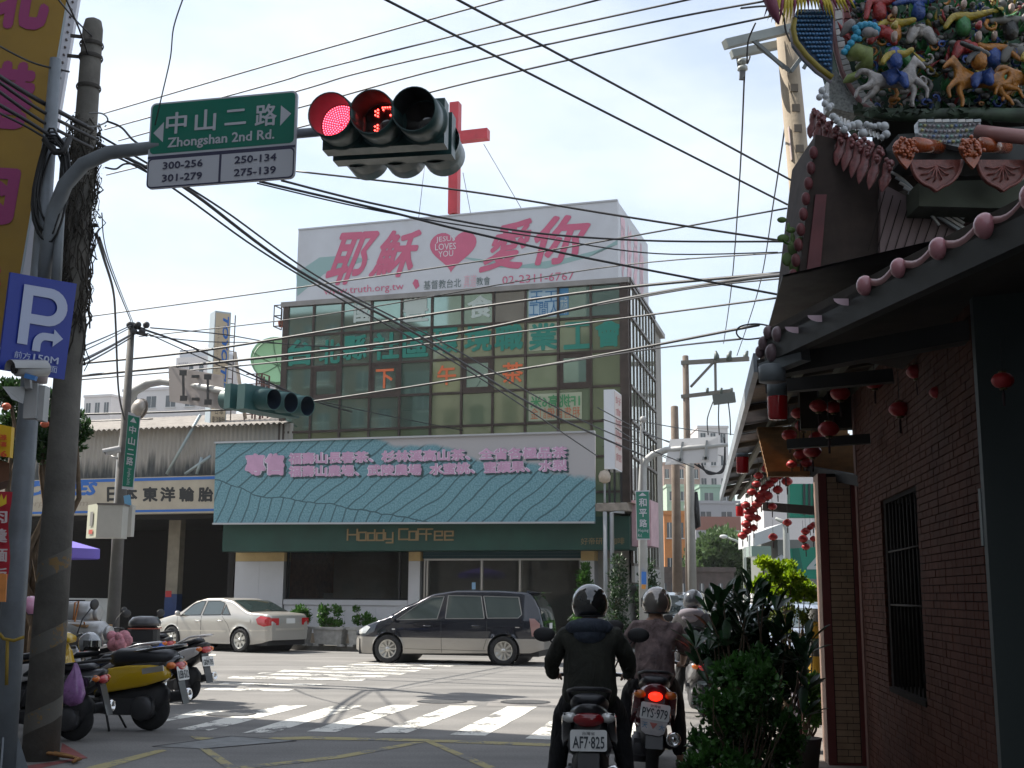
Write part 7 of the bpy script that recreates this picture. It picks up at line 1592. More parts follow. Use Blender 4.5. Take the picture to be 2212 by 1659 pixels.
b = MB();b.tube([P(1504,1062,43),P(1503,1100,43),P(1508,1140,43),P(1506,1105,43)],[.05,.14,.12,.05],8);tag(b.build('cable_bundle',MATS['cable_black']),'black cable bundle hanging on the far pale pole','cable bundle')
for i in range(3): A('cable bow hanging from the right sign back, %s' % ('upper','middle','lower')[i],[(1500 + i * 8,1002,40),(1530,1018 + i * 3,40),(1560,1020 - i * 3,40),(1566,985 - i * 8,40),(1564,945,40)],.03)
# corner sign post
cp2 = thing('sign_post','grey post with curved arm and green Heping Rd sign by the glass building','signal mast',vert(1389,1200,30.5));cg_ = vert(1389,1200,30.5)
b = MB();b.tube([cg_,cg_ + UP * zat(1060,30.5,1389),P(1389,1012,30.5),P(1394,996,30.5),P(1410,982,30.4),P(1439,972,30.2),P(1480,968,29.9),P(1572,961,29.4)],[.115,.11,.10,.095,.09,.08,.065,.045],12);b.build('post',palep,cp2)
b = MB();b.tube([P(1386,1060,30.4),P(1386,915,30.4),P(1388,908,30.4)],.03,8);b.ball(P(1389,906,30.4),.09,8,6);b.build('thin_mast',mat('thin_mast',(.3,.3,.3),.5),cp2)
b = MB();b.bar(P(1391,1235,30.35),P(1391,1262,30.35),.12,.02,up=V((0,1,0)));b.build('blue_notice',mat('notice_blue2',(.04,.16,.48),.5),cp2);b = MB();b.bar(P(1391,1263,30.35),P(1390,1272,30.35),.10,.02,up=V((0,1,0)));b.build('orange_notice',mat('notice_orange',(.5,.22,.04),.5),cp2)
hs = thing('street_name_sign','vertical green street sign reading Heping Rd on the corner post','street sign',P(1388,1110,30.2));g4 = [P(1373,1060,30.2),P(1402,1059,30.2),P(1404,1166,30.2),P(1376,1166,30.2)]
b = MB();b.prism(g4,V((0,.03,0)));b.build('sign_plate',swh,hs);cgn = sum(g4,V()) / 4;g5 = [p.lerp(cgn,.05) + V((0,-.008,0)) for p in g4];b = MB();b.prism(g5,V((0,.006,0)));b.build('green_panel',sgr,hs)
for ch,y0,y1 in (('和',.14,.32),('平',.37,.54),('路',.59,.76)): txt(ch,'lettering',swh,hs,[GQ(.2,y0),GQ(.82,y0),GQ(.82,y1),GQ(.2,y1)],bold=.025)
txt('Heping','lettering',swh,hs,[GQ(.08,.79),GQ(.92,.79),GQ(.92,.88),GQ(.08,.88)],res=1);txt('Rd.','lettering',swh,hs,[GQ(.08,.90),GQ(.4,.90),GQ(.4,.97),GQ(.08,.97)],res=1)
b = MB();b.add([GQ(.5,.02) + V((0,-.004,0)),GQ(.82,.09) + V((0,-.004,0)),GQ(.18,.09) + V((0,-.004,0))],[(0,1,2)]);b.build('arrow',swh,hs,fix=False)
s2_ = thing('road_sign','white back of a street sign with brackets on the right corner arm','street sign',P(1500,970,29.7));q4 = [P(1449,948,30.0),P(1554,941,29.4),P(1552,996,29.4),P(1438,1003,30.0)]
q4 = [p + V((0,.12,0)) for p in q4];b = MB();b.prism(q4,V((.01,.04,0)));b.build('sign_plate',mat('sign_back_white',(.52,.52,.53),.4,.1),s2_)
b = MB()
for x in (.27,.76):
    a_ = q4[0].lerp(q4[1],x).lerp(q4[3].lerp(q4[2],x),.14) + V((-.0,-.05,0));c_ = q4[0].lerp(q4[1],x).lerp(q4[3].lerp(q4[2],x),.9) + V((-.0,-.05,0));b.bar(a_,c_,.06,.04,up=V((0,1,0)));b.bar(c_ + UP * .07,c_,.16,.04,up=V((0,1,0)))
b.build('clamp',mat('clamp_mid',(.25,.26,.26),.5,.5),s2_)
# street lamp
lg = vert(1609,1258,52);sl2 = thing('street_lamp','pale green street lamp bending left in front of the round tree','street lamp',lg)
b = MB();b.tube([lg,P(1608,1190,52),P(1604,1178,52),P(1590,1168,52),P(1568,1160,52)],[.09,.07,.06,.05,.04],10);b.build('lamp_pole',mat('lamp_green',(.34,.38,.34),.5),sl2);b = MB();b.ball(P(1563,1159,52),.14,12,8,(1.3,.8,.6));b.build('lamp_head',mat('lamp_head',(.5,.52,.52),.3),sl2)
lg = vert(1697,1150,30);sl3 = thing('street_lamp','grey lamp post with arm curving left under the awning lanterns','street lamp',lg);b = MB();b.tube([lg,P(1698,1140,30),P(1694,1128,30),P(1675,1120,30)],[.10,.08,.06,.04],10);b.build('lamp_pole',mat('lamp_grey2',(.30,.32,.31),.5),sl3)
# ================================================================ plants
def leafmat(name,c1,c2,sc=3,tr=.35,ro=.45):
    m = mat(name,c1,ro,0,.4);t,b_ = nodes_of(m);tcn = t.nodes.new('ShaderNodeTexCoord');n = t.nodes.new('ShaderNodeTexNoise');n.inputs['Scale'].default_value = sc;n.inputs['Detail'].default_value = 4
    r = t.nodes.new('ShaderNodeValToRGB');r.color_ramp.elements[0].position = .35;r.color_ramp.elements[1].position = .65;r.color_ramp.elements[0].color = (*c1,1);r.color_ramp.elements[1].color = (*c2,1)
    t.links.new(tcn.outputs['Object'],n.inputs[0]);t.links.new(n.outputs[0],r.inputs[0]);t.links.new(r.outputs[0],b_.inputs['Base Color'])
    tl = t.nodes.new('ShaderNodeBsdfTranslucent');ms = t.nodes.new('ShaderNodeMixShader');ms.inputs[0].default_value = tr;out = t.nodes['Material Output']
    t.links.new(r.outputs[0],tl.inputs[0]);t.links.new(b_.outputs[0],ms.inputs[1]);t.links.new(tl.outputs[0],ms.inputs[2]);t.links.new(ms.outputs[0],out.inputs[0]);return m
rl = random.Random(11)
def rdir():
    z = rl.uniform(-1,1);a = rl.uniform(0,2 * pi);r = sqrt(1 - z * z);return V((r * cos(a),r * sin(a),z))
def add_leaf(b,c,d,L_,W_,fold=.25,curl=.2):
    d = d.normalized();s = d.cross(UP);s = s.normalized() if s.length > .05 else V((1,0,0));s = (s + rdir() * .5).normalized();n = d.cross(s).normalized()
    p = [c,c + d * L_ * .35 + s * W_ * .5 + n * W_ * fold,c + d * L_ * .75 + s * W_ * .38 + n * W_ * (fold - curl),c + d * L_ - n * L_ * curl,c + d * L_ * .75 - s * W_ * .38 + n * W_ * (fold - curl),c + d * L_ * .35 - s * W_ * .5 + n * W_ * fold,c + d * L_ * .5]
    b.add(p,[(0,1,6),(1,2,6),(2,3,6),(3,4,6),(4,5,6),(5,0,6)],True)
def foliage(blobs,n,L_,W_,up=.3,b=None,surf=.55):
    b = b or MB();tot = sum(r[1] ** 2 for r in blobs)
    for (c,r,sq) in blobs:
        k = int(n * r ** 2 / tot)
        for i in range(k):
            d = rdir();rr_ = r * (surf + (1 - surf) * rl.random()) * (.85 + .3 * mnoise.noise(c + d * 2.2));p = c + V((d.x * sq[0],d.y * sq[1],d.z * sq[2])) * rr_
            s_ = rl.uniform(.7,1.25);add_leaf(b,p,(d * .7 + UP * up + rdir() * 1.1),L_ * s_,W_ * s_)
    return b
def twigs(base,tips,r0,m,parent,name='branch',joints=4):
    for tp in tips:
        b = MB();pts = [base];
        for k in range(1,joints + 1): t = k / joints;pts.append(base.lerp(tp,t) + V((rl.uniform(-1,1),rl.uniform(-1,1),0)) * (tp - base).length * .06 * (1 if k < joints else 0))
        b.tube(pts,[r0 * (1 - .75 * k / joints) for k in range(joints + 1)],6);b.build(name,m,parent)
bark = mat('bark',(.10,.07,.045),.9,var=.3,vs_=8)
def plant(name,label,cat,base,blobs,n,L_,W_,m,tips=None,r0=.02,**k):
    t = thing(name,label,cat,base);foliage(blobs,n,L_,W_,b=None,**k).build('foliage',m,t,fix=False)
    twigs(base,tips or [bb[0] for bb in blobs][:14],r0,bark,t);return t
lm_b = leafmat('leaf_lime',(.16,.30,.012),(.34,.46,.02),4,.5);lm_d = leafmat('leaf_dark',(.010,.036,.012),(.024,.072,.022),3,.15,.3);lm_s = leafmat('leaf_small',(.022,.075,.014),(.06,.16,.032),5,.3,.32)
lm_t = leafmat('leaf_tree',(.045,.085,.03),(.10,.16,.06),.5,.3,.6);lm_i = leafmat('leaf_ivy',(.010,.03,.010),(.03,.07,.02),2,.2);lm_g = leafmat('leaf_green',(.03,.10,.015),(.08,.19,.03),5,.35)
# lime shrub
db = 12.6;bbs = [(P(u,v,db + rl.uniform(-.2,.3)),r * db / 2580,(1,1,.55)) for u,v,r in ((1650,1216,22),(1675,1228,26),(1700,1225,24),(1655,1258,28),(1635,1268,20),(1690,1258,32),(1715,1248,26),(1738,1272,26),(1755,1290,20),(1720,1285,28),(1670,1280,22))]
g = vert(1700,1300,db);g.z = .05
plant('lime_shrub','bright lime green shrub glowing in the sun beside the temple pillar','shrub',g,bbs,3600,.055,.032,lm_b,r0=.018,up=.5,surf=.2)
bbs = [(P(u,v,db + rl.uniform(-.3,.3)),r * db / 2580,(1,1,.6)) for u,v,r in ((1665,1330,30),(1700,1320,34),(1735,1330,28),(1690,1370,34),(1730,1385,26),(1745,1345,20))]
plant('thin_shrub','thin twiggy green brown shrub below the lime green one','shrub',g + V((.1,.1,0)),bbs,900,.045,.026,leafmat('leaf_olive',(.06,.10,.015),(.16,.20,.03),5,.4),r0=.015,tips=[P(rl.uniform(1640,1760),rl.uniform(1300,1390),db + .1) for _ in range(26)],surf=.1)
# hedge at the pillar foot
dh = 12.4;bbs = [(P(u,v,dh + rl.uniform(0,.5)),r * dh / 2580,(1,1,.9)) for u,v,r in ((1705,1465,24),(1730,1470,30),(1755,1480,30),(1740,1510,34),(1765,1520,28),(1755,1545,30),(1720,1500,20))]
plant('hedge_bush','small bright topped hedge bush behind the steel bollards','bush',vert(1745,1500,dh),bbs,2200,.05,.03,lm_g,surf=.5)
# dark big leafed shrub: every large leaf a part
sd = 9.7;sb0 = vert(1620,1400,sd);ds_ = thing('big_leaf_shrub','dark glossy big leafed shrub in shade between the riders and the temple','shrub',sb0)
lf_b = MB();prof = [(0,.0),(.12,.14),(.35,.30),(.62,.46),(.82,.42),(.95,.22),(1,.02)];vs = []
for t_,w_ in prof: z = -.10 * t_ * t_;vs += [V((t_,-w_ * .42,z + w_ * .10)),V((t_,0,z)),V((t_,w_ * .42,z + w_ * .10))]
fs_ = []
for i in range(len(prof) - 1): fs_ += [(3 * i,3 * i + 3,3 * i + 4,3 * i + 1),(3 * i + 1,3 * i + 4,3 * i + 5,3 * i + 2)]
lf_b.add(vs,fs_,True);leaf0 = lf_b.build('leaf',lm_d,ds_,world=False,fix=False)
n_l = 0;tips = []
for i in range(38):
    u = 1495 + 250 * rl.random();top = 1275 + 95 * abs((u - 1610) / 130) ** 1.6 + (20 if u > 1690 else 0);v = top + rl.random() ** 1.5 * (1560 - top);tips.append(P(u,v,sd + rl.uniform(-.35,.4)))
for u,v in ((1532,1305),(1560,1310),(1588,1280),(1618,1272),(1648,1285),(1676,1300),(1610,1310),(1530,1385),(1508,1420),(1735,1440),(1700,1350),(1725,1400),(1552,1360),(1512,1475)): tips.append(P(u,v + 22,sd + rl.uniform(-.25,.2)))
Mi = rootmat(ds_).inverted()
for tp in tips:
    for k in range(6):
        if n_l >= 298: break
        a = rl.uniform(0,2 * pi);el = radians(rl.uniform(15,80));d = V((cos(a) * cos(el),sin(a) * cos(el),sin(el)));q_ = d.to_track_quat('X','Z');L_ = rl.uniform(.14,.24)
        o = leaf0 if n_l == 0 else leaf0.copy()
        if n_l: COL.objects.link(o);o.parent = ds_
        o.location = Mi @ (tp + d * .015);o.rotation_euler = q_.to_euler();o.scale = (L_,L_ * .85,L_);n_l += 1
twigs(sb0,tips[::2],.022,bark,ds_)
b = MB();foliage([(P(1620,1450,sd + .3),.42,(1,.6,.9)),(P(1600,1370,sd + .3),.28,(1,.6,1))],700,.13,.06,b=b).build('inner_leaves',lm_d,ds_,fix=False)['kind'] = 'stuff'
# small leafed shrub in front
fd = 9.0;bbs = [(P(u,v,fd + rl.uniform(-.25,.25)),r * fd / 2580,(1,.9,1)) for u,v,r in ((1600,1450,48),(1560,1460,34),(1650,1470,46),(1545,1520,46),(1600,1530,60),(1660,1540,52),(1700,1570,40),(1560,1590,58),(1620,1610,66),(1690,1630,50),(1530,1640,50),(1640,1420,30),(1505,1600,26),(1500,1655,34),(1590,1670,60),(1725,1600,22))]
plant('small_leaf_shrub','green small leafed shrub at the bottom in front of the big leafed one','shrub',vert(1610,1650,fd),bbs,5200,.052,.036,lm_s,tips=[P(rl.uniform(1510,1730),rl.uniform(1440,1640),fd + rl.uniform(-.2,.2)) for _ in range(30)],r0=.012,surf=.15)
# bollards
for u,v,d,lab in ((1719,1452,11.6,'nearer stainless steel bollard with two stacked balls behind the shrubs'),(1722,1402,13.6,'further stainless steel bollard with two stacked balls by the lime shrub')):
    g = vert(u,v,d);z = zat(v,d,u);t = thing('bollard',lab,'bollard',g,group='steel bollards');stl = mat('stainless',(.55,.45,.42),.22,.9)
    b = MB();b.tube([g,g + UP * (z - .17)],.048,14);b.build('post',stl,t);b = MB();b.ball(g + UP * (z - .14),.062,14,10);b.build('ball',stl,t);b = MB();b.ball(g + UP * (z - .03),.045,14,10);b.build('ball',stl,t)
b = MB();g = vert(1735,1570,11.2);b.lathe(g,[(.12,.05),(.16,.32),(.17,.34),(.15,.34),(.001,.30)],14);tag(b.build('plant_tub',mat('tub',(.08,.07,.06),.7)),'dark plant tub behind the near bollard','pot')
# round tree far away
td_ = 68;bbs = [(P(u,v,td_ + rl.uniform(-2,2)),r * td_ / 2580,(1,1,.9)) for u,v,r in ((1555,1190,58),(1520,1215,48),(1590,1215,52),(1500,1240,34),(1545,1235,56),(1600,1245,40),(1565,1165,34),(1640,1185,38),(1620,1220,36),(1475,1235,22))]
plant('round_tree','big round green tree at the end of the side street','tree',vert(1550,1285,td_),bbs,13000,.30,.18,lm_t,r0=.22,surf=.55)
# left tree
tl_ = 19;bbs = [(P(u,v,tl_ + rl.uniform(-.8,.8)),r * tl_ / 2580,(1,1,.9)) for u,v,r in ((20,850,40),(60,880,46),(100,870,36),(120,920,46),(165,930,34),(30,920,44),(160,900,20),(90,960,46),(150,965,32),(20,980,30),(130,1000,30))]
plant('street_tree','dark leafy tree behind the poles at the left edge','tree',vert(85,1200,tl_),bbs,4200,.11,.06,leafmat('leaf_left',(.012,.035,.010),(.035,.085,.02),1.5,.3),r0=.10,surf=.4)
for u,v in ((14,878),(97,916)): b = MB();b.ball(P(u,v,18.2),.07,10,8,(1,1,.8));tag(b.build('festive_lantern',mat('lantern_orange',(.55,.12,.06),.5)),'small %s lantern in the dark tree at the left edge' % ('red' if u < 50 else 'orange'),'lantern')
# green at the coffee shop corner
for (u,v0,v1,wd,d,lab) in ((1261,1208,1305,34,33.2,'slim conical shrub against the right white pier of the coffee shop'),(1335,1195,1380,58,31.5,'tall dark ivy column right of the drain pipes'),(1400,1205,1370,62,31.8,'tall dark ivy column behind the corner sign post')):
    n = 7;bbs = [(P(u + rl.uniform(-5,5),v0 + 18 + (v1 - v0 - 18) * i / (n - 1),d),wd * .5 * (.45 + .55 * min(1,(i + 1) / 3)) * d / 2580,(1,1,1.0)) for i in range(n)]
    plant('columnar_shrub',lab,'shrub',vert(u,1300,d) + UP * .05,bbs,1500,.10,.06,lm_i if wd > 40 else lm_g,surf=.5,up=.2)
for u,dd in ((1290,33.5),(1450,34)):
    pass
plant('corner_bush','low green bush beside the minivan tail','bush',vert(1255,1300,31.0),[(P(1258,1345,31),.28,(1.3,1,1)),(P(1272,1330,31),.2,(1,1,1))],500,.12,.05,lm_g)
# planters in front of the coffee shop
def planter(u0,u1,lab,blobs,n):
    k = 1.9;a0 = F.hit(u0,1350,-k)[0];a1 = F.hit(u1,1350,-k)[0];t = thing('planter',lab,'planter',F.p((a0 + a1) / 2,-k,.13),F.rz(),'concrete planters before the coffee shop');h = .46;c_ = (a0 + a1) / 2;w2 = (a1 - a0) / 2
    m = mat('planter_concrete',(.30,.30,.29),.85,var=.2,vs_=6,dirt=(.14,.14,.13),ds=4)
    b = MB();q = F.p
    b.hexa([q(c_ - w2 * .86,-k - .17,.19),q(c_ + w2 * .86,-k - .17,.19),q(c_ + w2 * .86,-k + .17,.19),q(c_ - w2 * .86,-k + .17,.19),q(c_ - w2 * .97,-k - .21,.13 + h),q(c_ + w2 * .97,-k - .21,.13 + h),q(c_ + w2 * .97,-k + .21,.13 + h),q(c_ - w2 * .97,-k + .21,.13 + h)]);b.build('trough',m,t)
    b = MB();b.boxf(F,c_ - w2 * 1.05,c_ + w2 * 1.05,-k - .24,-k + .24,.131 + h,.20 + h);b.build('rim',m,t)
    for s in (-1,1): b = MB();b.boxf(F,c_ + s * w2 * .82 - .09,c_ + s * w2 * .82 + .09,-k - .18,-k + .18,.13,.188);b.build('foot',m,t)
    pl = thing('potted_plant',lab.replace('concrete planter','plant in the planter'),'plant',F.p(c_,-k,.2 + h));bb = [(F.p(c_ + x * w2,-k,.2 + h + z),r,(1,.8,1)) for x,z,r in blobs]
    foliage(bb,n,.09,.06,surf=.3).build('foliage',lm_g if n > 500 else lm_i,pl,fix=False);twigs(F.p(c_,-k,.2 + h),[x[0] for x in bb],.012,bark,pl)
planter(683,747,'concrete planter between the sedan and the minivan, wider one on the left',[(-.5,.45,.22),(-.35,.12,.2),(.1,.1,.15),(.45,.42,.16),(.3,.5,.12),(-.6,.2,.15),(.55,.1,.14)],900)
planter(757,823,'concrete planter half hidden by the minivan nose',[(-.65,.5,.12),(-.55,.2,.16),(.05,.28,.15),(.45,.15,.14),(.1,.05,.14)],520)
planter(640,668,'concrete planter hidden behind the sedan boot',[(-.3,.35,.3),(.1,.25,.24),(-1.2,.3,.2)],900)
# bicycle-like parasol frames and odd bits inside the coffee shop corner
b = MB();b.tube([F.p(F.hit(1237,1340,0)[0],-.6,.9),F.p(F.hit(1262,1320,0)[0],-.5,1.25),F.p(F.hit(1280,1318,0)[0],-.4,1.3)],.02,6);tag(b.build('bent_pipe',MATS['alloy']),'bent pale pipe rail by the coffee shop door behind the minivan','rail')
# ================================================================ temple on the right
tp = thing('temple','red tiled temple side wall with barred window and porch in deep shade at the right','temple',K.p(0,-2,0),K.rz())
def kb_(u): q = HIT(u,1290,K.o,K.ex) - K.o;return q.dot(K.ey)
def kz(u,v): return HIT(u,v,K.o,K.ex).z
bn = kb_(2146);wb0,wb1 = kb_(1992),kb_(1919);wz0,wz1 = kz(1955,1494),kz(1955,1068)
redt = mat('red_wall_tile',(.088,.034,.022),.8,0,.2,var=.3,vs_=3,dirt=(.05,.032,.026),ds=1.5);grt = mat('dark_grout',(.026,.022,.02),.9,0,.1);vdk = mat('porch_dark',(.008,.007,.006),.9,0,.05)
b = MB()
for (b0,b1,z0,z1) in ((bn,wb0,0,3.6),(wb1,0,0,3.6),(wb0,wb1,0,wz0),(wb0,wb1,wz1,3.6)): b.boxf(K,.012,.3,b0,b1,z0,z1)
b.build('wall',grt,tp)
tw_,th_ = .095,.045;src = None;cnt = 0;rest = MB();cells = []
j = 0
while .05 + j * (th_ + .006) < 3.5:
    z = .05 + j * (th_ + .006);i = 0
    while bn + i * (tw_ + .006) < -.12:
        y = bn + i * (tw_ + .006);
        if not (y + tw_ > wb0 - .02 and y < wb1 + .02 and z + th_ > wz0 - .02 and z < wz1 + .02): cells.append((y,z))
        i += 1
    j += 1
cells.sort(key=lambda c: (abs(c[1] - 1.1) > 1.0,c[0] + abs(c[1] - 1.0) * .2))
Kt = Fr(K.o,K.ex);tb_m = MB();tb_m.bbox(-.012,.004,0,tw_,0,th_,.003);rt = random.Random(2)
for n,(y,z) in enumerate(cells):
    e_ = rt.uniform(-.0025,.0025)
    if n < 290:
        loc = rootmat(tp).inverted() @ K.p(e_,y,z)
        if src is None: src = tb_m.build('tile',redt,tp,world=False);src.location = loc
        else: inst(src,tp,loc)
    else: rest.boxf(K,-.010 + e_,.013,y,y + tw_,z,z + th_)
rest.build('wall_tiles',redt,tp,fix=False)['kind'] = 'stuff'
b = MB();b.boxf(K,.22,.3,wb0,wb1,wz0,wz1);b.build('window_recess',mat('recess_shade',(.004,.004,.005),.6,0,.1),tp)  # near-black sheet stands for the shade inside the window
b = MB();b.boxf(K,-.02,.25,wb0 - .03,wb1 + .03,wz0 - .04,wz0 - .001);b.build('window_sill',grt,tp)
for k in range(9): b = MB();y = wb0 + (wb1 - wb0) * (k + .5) / 9;b.tube([K.p(.03,y,wz0),K.p(.03,y,wz1)],.008,6);b.build('window_bar',MATS['old_iron'],tp)
for f_ in (.27,.56): b = MB();z = wz1 + (wz0 - wz1) * f_;b.tube([K.p(.02,wb0,z),K.p(.02,wb1,z)],.008,6);b.build('window_bar',MATS['old_iron'],tp)
b = MB();b.boxf(K,-.02,.31,-.11,.02,0,3.6);b.build('corner_trim',mat('corner_brown',(.20,.11,.09),.6),tp)
b = MB();b.boxf(K,-.03,.32,bn - .07,bn - .001,0,3.6);b.build('door_jamb',mat('jamb_grey',(.06,.075,.075),.5),tp)
b = MB();b.boxf(K,-.035,-.03,bn - .0,bn + .05,kz(2130,1180),kz(2130,1055));b.build('jamb_strip',mat('strip_grey',(.14,.17,.17),.5),tp)
b = MB();b.boxf(K,.45,.6,bn - 7,bn - .07,0,3.7);b.build('doorway_shade',vdk,tp)  # near-black slab stands for the shade in the doorway
b = MB();b.boxf(K,.7,6,-6,4,0,3.4);b.build('hall_light_block',vdk,tp)  # closed block added behind the wall to keep sky light out
# pillar
plr = thing('porch_pillar','tan brick pillar with dark red edges at the porch corner','pillar',K.p(-.2,.45,0));pa0,pa1,pb0,pb1 = -.335,.04,.22,.6;zp = 2.78
plred = mat('pillar_red',(.17,.045,.04),.5,var=.15);tan = mat('tan_brick',(.33,.23,.15),.7,var=.25,vs_=6)
b = MB();b.boxf(K,pa0 + .01,pa1,pb0 + .012,pb1,0,zp);b.build('core',grt,plr)
for a0,a1 in ((pa0,pa0 + .075),(pa1 - .07,pa1)): b = MB();b.boxf(K,a0,a1,pb0 - .008,pb0 + .02,.07,zp);b.build('edge_strip',plred,plr)
b = MB();b.boxf(K,pa0,pa1,pb0 - .009,pb0 + .02,0,.068);b.build('edge_strip',plred,plr)
b = MB();b.boxf(K,pa0 - .004,pa0 + .01,pb0 - .007,pb1,0,zp);b.build('side_face',mat('pillar_side',(.36,.25,.20),.6,var=.2),plr)
z = .075;j = 0;x0,x1 = pa0 + .08,pa1 - .075;bsrc = {}
while z < zp - .06:
    cuts = [x0,x0 + (x1 - x0) * (.47 if j % 2 else .3),x1] if j % 2 else [x0,x0 + (x1 - x0) * .72,x1]
    for c0,c1 in zip(cuts,cuts[1:]): b = MB();e_ = rt.uniform(-.002,.002);b.boxf(K,c0 + .003,c1 - .003,pb0 - .002 + e_,pb0 + .02,z,z + .053);b.build('brick',tan,plr)
    z += .0595;j += 1
# porch roof: eave, soffit, awning, beams
E1 = G(1635,787,3.6);E2 = G(1558,1075,3.6);Aev = P(1650,722,7.5);Bev = P(2330,372,4.7)
pr = thing('porch_roof','low porch roof with tin awning, grey edge board and dark boarded underside','roof',K.p(-1,-2,3))
b = MB();WT0 = K.p(.3,-2.2,3.3);WT1 = K.p(.3,bn - 4,3.3);WT2 = K.p(-.2,12,3.62)
b.add([Aev - UP * .06,Bev - UP * .06,WT1,WT0,Aev + UP * .02,Bev + UP * .02,WT1 + UP * .1,WT0 + UP * .1],[(0,1,2,3),(4,5,6,7),(0,1,5,4)],False);b.build('soffit',mat('soffit_dark',(.03,.024,.018),.85,var=.3),pr,fix=False)
WT0 = K.p(.3,-2.4,3.62)
def awn(mb,t0,t1,s0,s1,dz): 
    g = lambda t,s: E1.lerp(E2,t).lerp(WT0.lerp(WT2,t),s) + UP * dz
    mb.add([g(t0,s0),g(t1,s0),g(t1,s1),g(t0,s1),g(t0,s0) + UP * .015,g(t1,s0) + UP * .015,g(t1,s1) + UP * .015,g(t0,s1) + UP * .015],[(0,1,2,3),(7,6,5,4),(0,4,5,1),(1,5,6,2)],False)
for k in range(12): b = MB();awn(b,k / 12 - (.2 if k == 0 else .004),(k + 1) / 12 + .004,0.01,1.15,.03 * (k % 2));b.build('roof_sheet',mat('tin_%d' % (k % 3),((.05,.05,.055),(.09,.065,.04),(.035,.035,.04))[k % 3],.5,.2,var=.3),pr)
b = MB();b.hexa([E1 + V((-.03,0,-.07)),E1 + V((.02,0,-.07)),E2 + V((.02,0,-.07)),E2 + V((-.03,0,-.07)),E1 + V((-.03,0,.1)),E1 + V((.02,0,.1)),E2 + V((.02,0,.1)),E2 + V((-.03,0,.1))]);b.build('edge_board',mat('edge_board',(.30,.33,.36),.5,.2,var=.15),pr)
for k in range(9):
    t = (k + .5) / 9;b = MB();b.bar(E1.lerp(E2,t) - UP * .02,WT0.lerp(WT2,t) - UP * .03,.05,.07);b.build('rafter',mat('rafter',(.06,.045,.03),.8),pr)
for s in (.28,.55,.8): b = MB();b.bar(E1.lerp(WT0,s) - UP * .08,E2.lerp(WT2,s) - UP * .08,.06,.06);b.build('purlin',mat('purlin',(.10,.10,.075),.7),pr)
plank = mat('wood_plank',(.20,.105,.04),.7,var=.3,vs_=5)
b = MB();b.boxf(K,-.5,.35,.03,.2,3.2,3.9);b.build('lintel',MATS['soffit_dark'],pr)
for k in range(12): b = MB();y = .66 + k * .12;z = 2.80 + k * .058;b.boxf(K,-.78,.2,y,y + .115,z,z + .05);b.build('plank',plank,pr)
for p,q_,w_ in ((P(1700,1008,12.6),P(1868,1040,11.2),.10),(P(1650,1094,16.8),P(1775,1104,16.4),.12),(P(1655,838,8.3),P(1930,812,8.0),.09),(P(1645,800,7.6),P(2240,690,6.6),.12),(P(1700,960,10.2),P(1880,948,10.0),.08)):
    b = MB();b.bar(p,q_,w_,w_);b.build('beam',mat('beam_dark',(.028,.026,.024),.6),pr)
b = MB();b.hexa([Aev + UP * -.19,Bev - UP * .19,Bev + V((.06,.06,-.19)),Aev + V((.06,.06,-.19)),Aev - UP * .03,Bev - UP * .03,Bev + V((.06,.06,-.03)),Aev + V((.06,.06,-.03))]);b.build('eave_board',mat('eave_grey',(.03,.032,.03),.6,var=.2),pr)
b = MB();p = P(1668,808,7.4);b.lathe(p - UP * .05,[(.02,0),(.085,0),(.085,.10),(.06,.11)],18);b.bar(P(1650,800,7.5),P(1740,765,7.2),.08);b.build('gutter_end',mat('pvc_grey',(.15,.17,.18),.5),pr)
def pe(u,v):
    t = (u - 1650) / 680;return P(u,v,1 / (1 / 7.5 + t * (1 / 4.7 - 1 / 7.5)))
pk_ = mat('pink_glaze',(.40,.17,.19),.3,coat=.4,var=.12)
balls = ((1869,617,22),(1942,579,22),(2028,537,25),(2128,488,29),(2232,425,34));prev = None
for u,v,r in balls:
    p = pe(u,v);rr_ = r * D2(p) / 2580;b = MB();b.ball(p,rr_,16,10,(.9,.9,1.05));b.tube([p,p + V((.5,.6,.25))],rr_ * .8,10);b.build('tile_end',pk_,pr)
    if prev is not None:
        q_,r0 = prev;n_ = 6;pts = [q_.lerp(p,(.12 + .76 * i / n_)) + V((.02,.03,-.035 * sin(pi * i / n_) + .02)) for i in range(n_ + 1)];b = MB();b.tube(pts,[.026] * (n_ + 1),8);b.build('pan_tile',mat('pink_pan',(.33,.17,.17),.4,coat=.3),pr)
    prev = (p,rr_)
for u,v in ((1829,645),(1772,681),(1722,706)):
    p = pe(u,v);b = MB();pts = [p + V((.075 * cos(a),-.0,.04 * sin(a))) for a in [pi + pi * i / 8 for i in range(9)]];b.prism(pts,V((.2,.3,.05)));b.build('pan_tile',mat('crescent',(.50,.36,.40),.4),pr)
b = MB()
for (u,v,r) in ((1650,742,13),(1642,760,11),(1660,718,12),(1680,722,14),(1668,762,16)): p = pe(u,v);b.ball(p,r * D2(p) / 2580,10,8,(1,1,1.3))
b.build('corner_tiles',mat('corner_tile',(.15,.10,.11),.4,var=.3),pr)['kind'] = 'stuff'
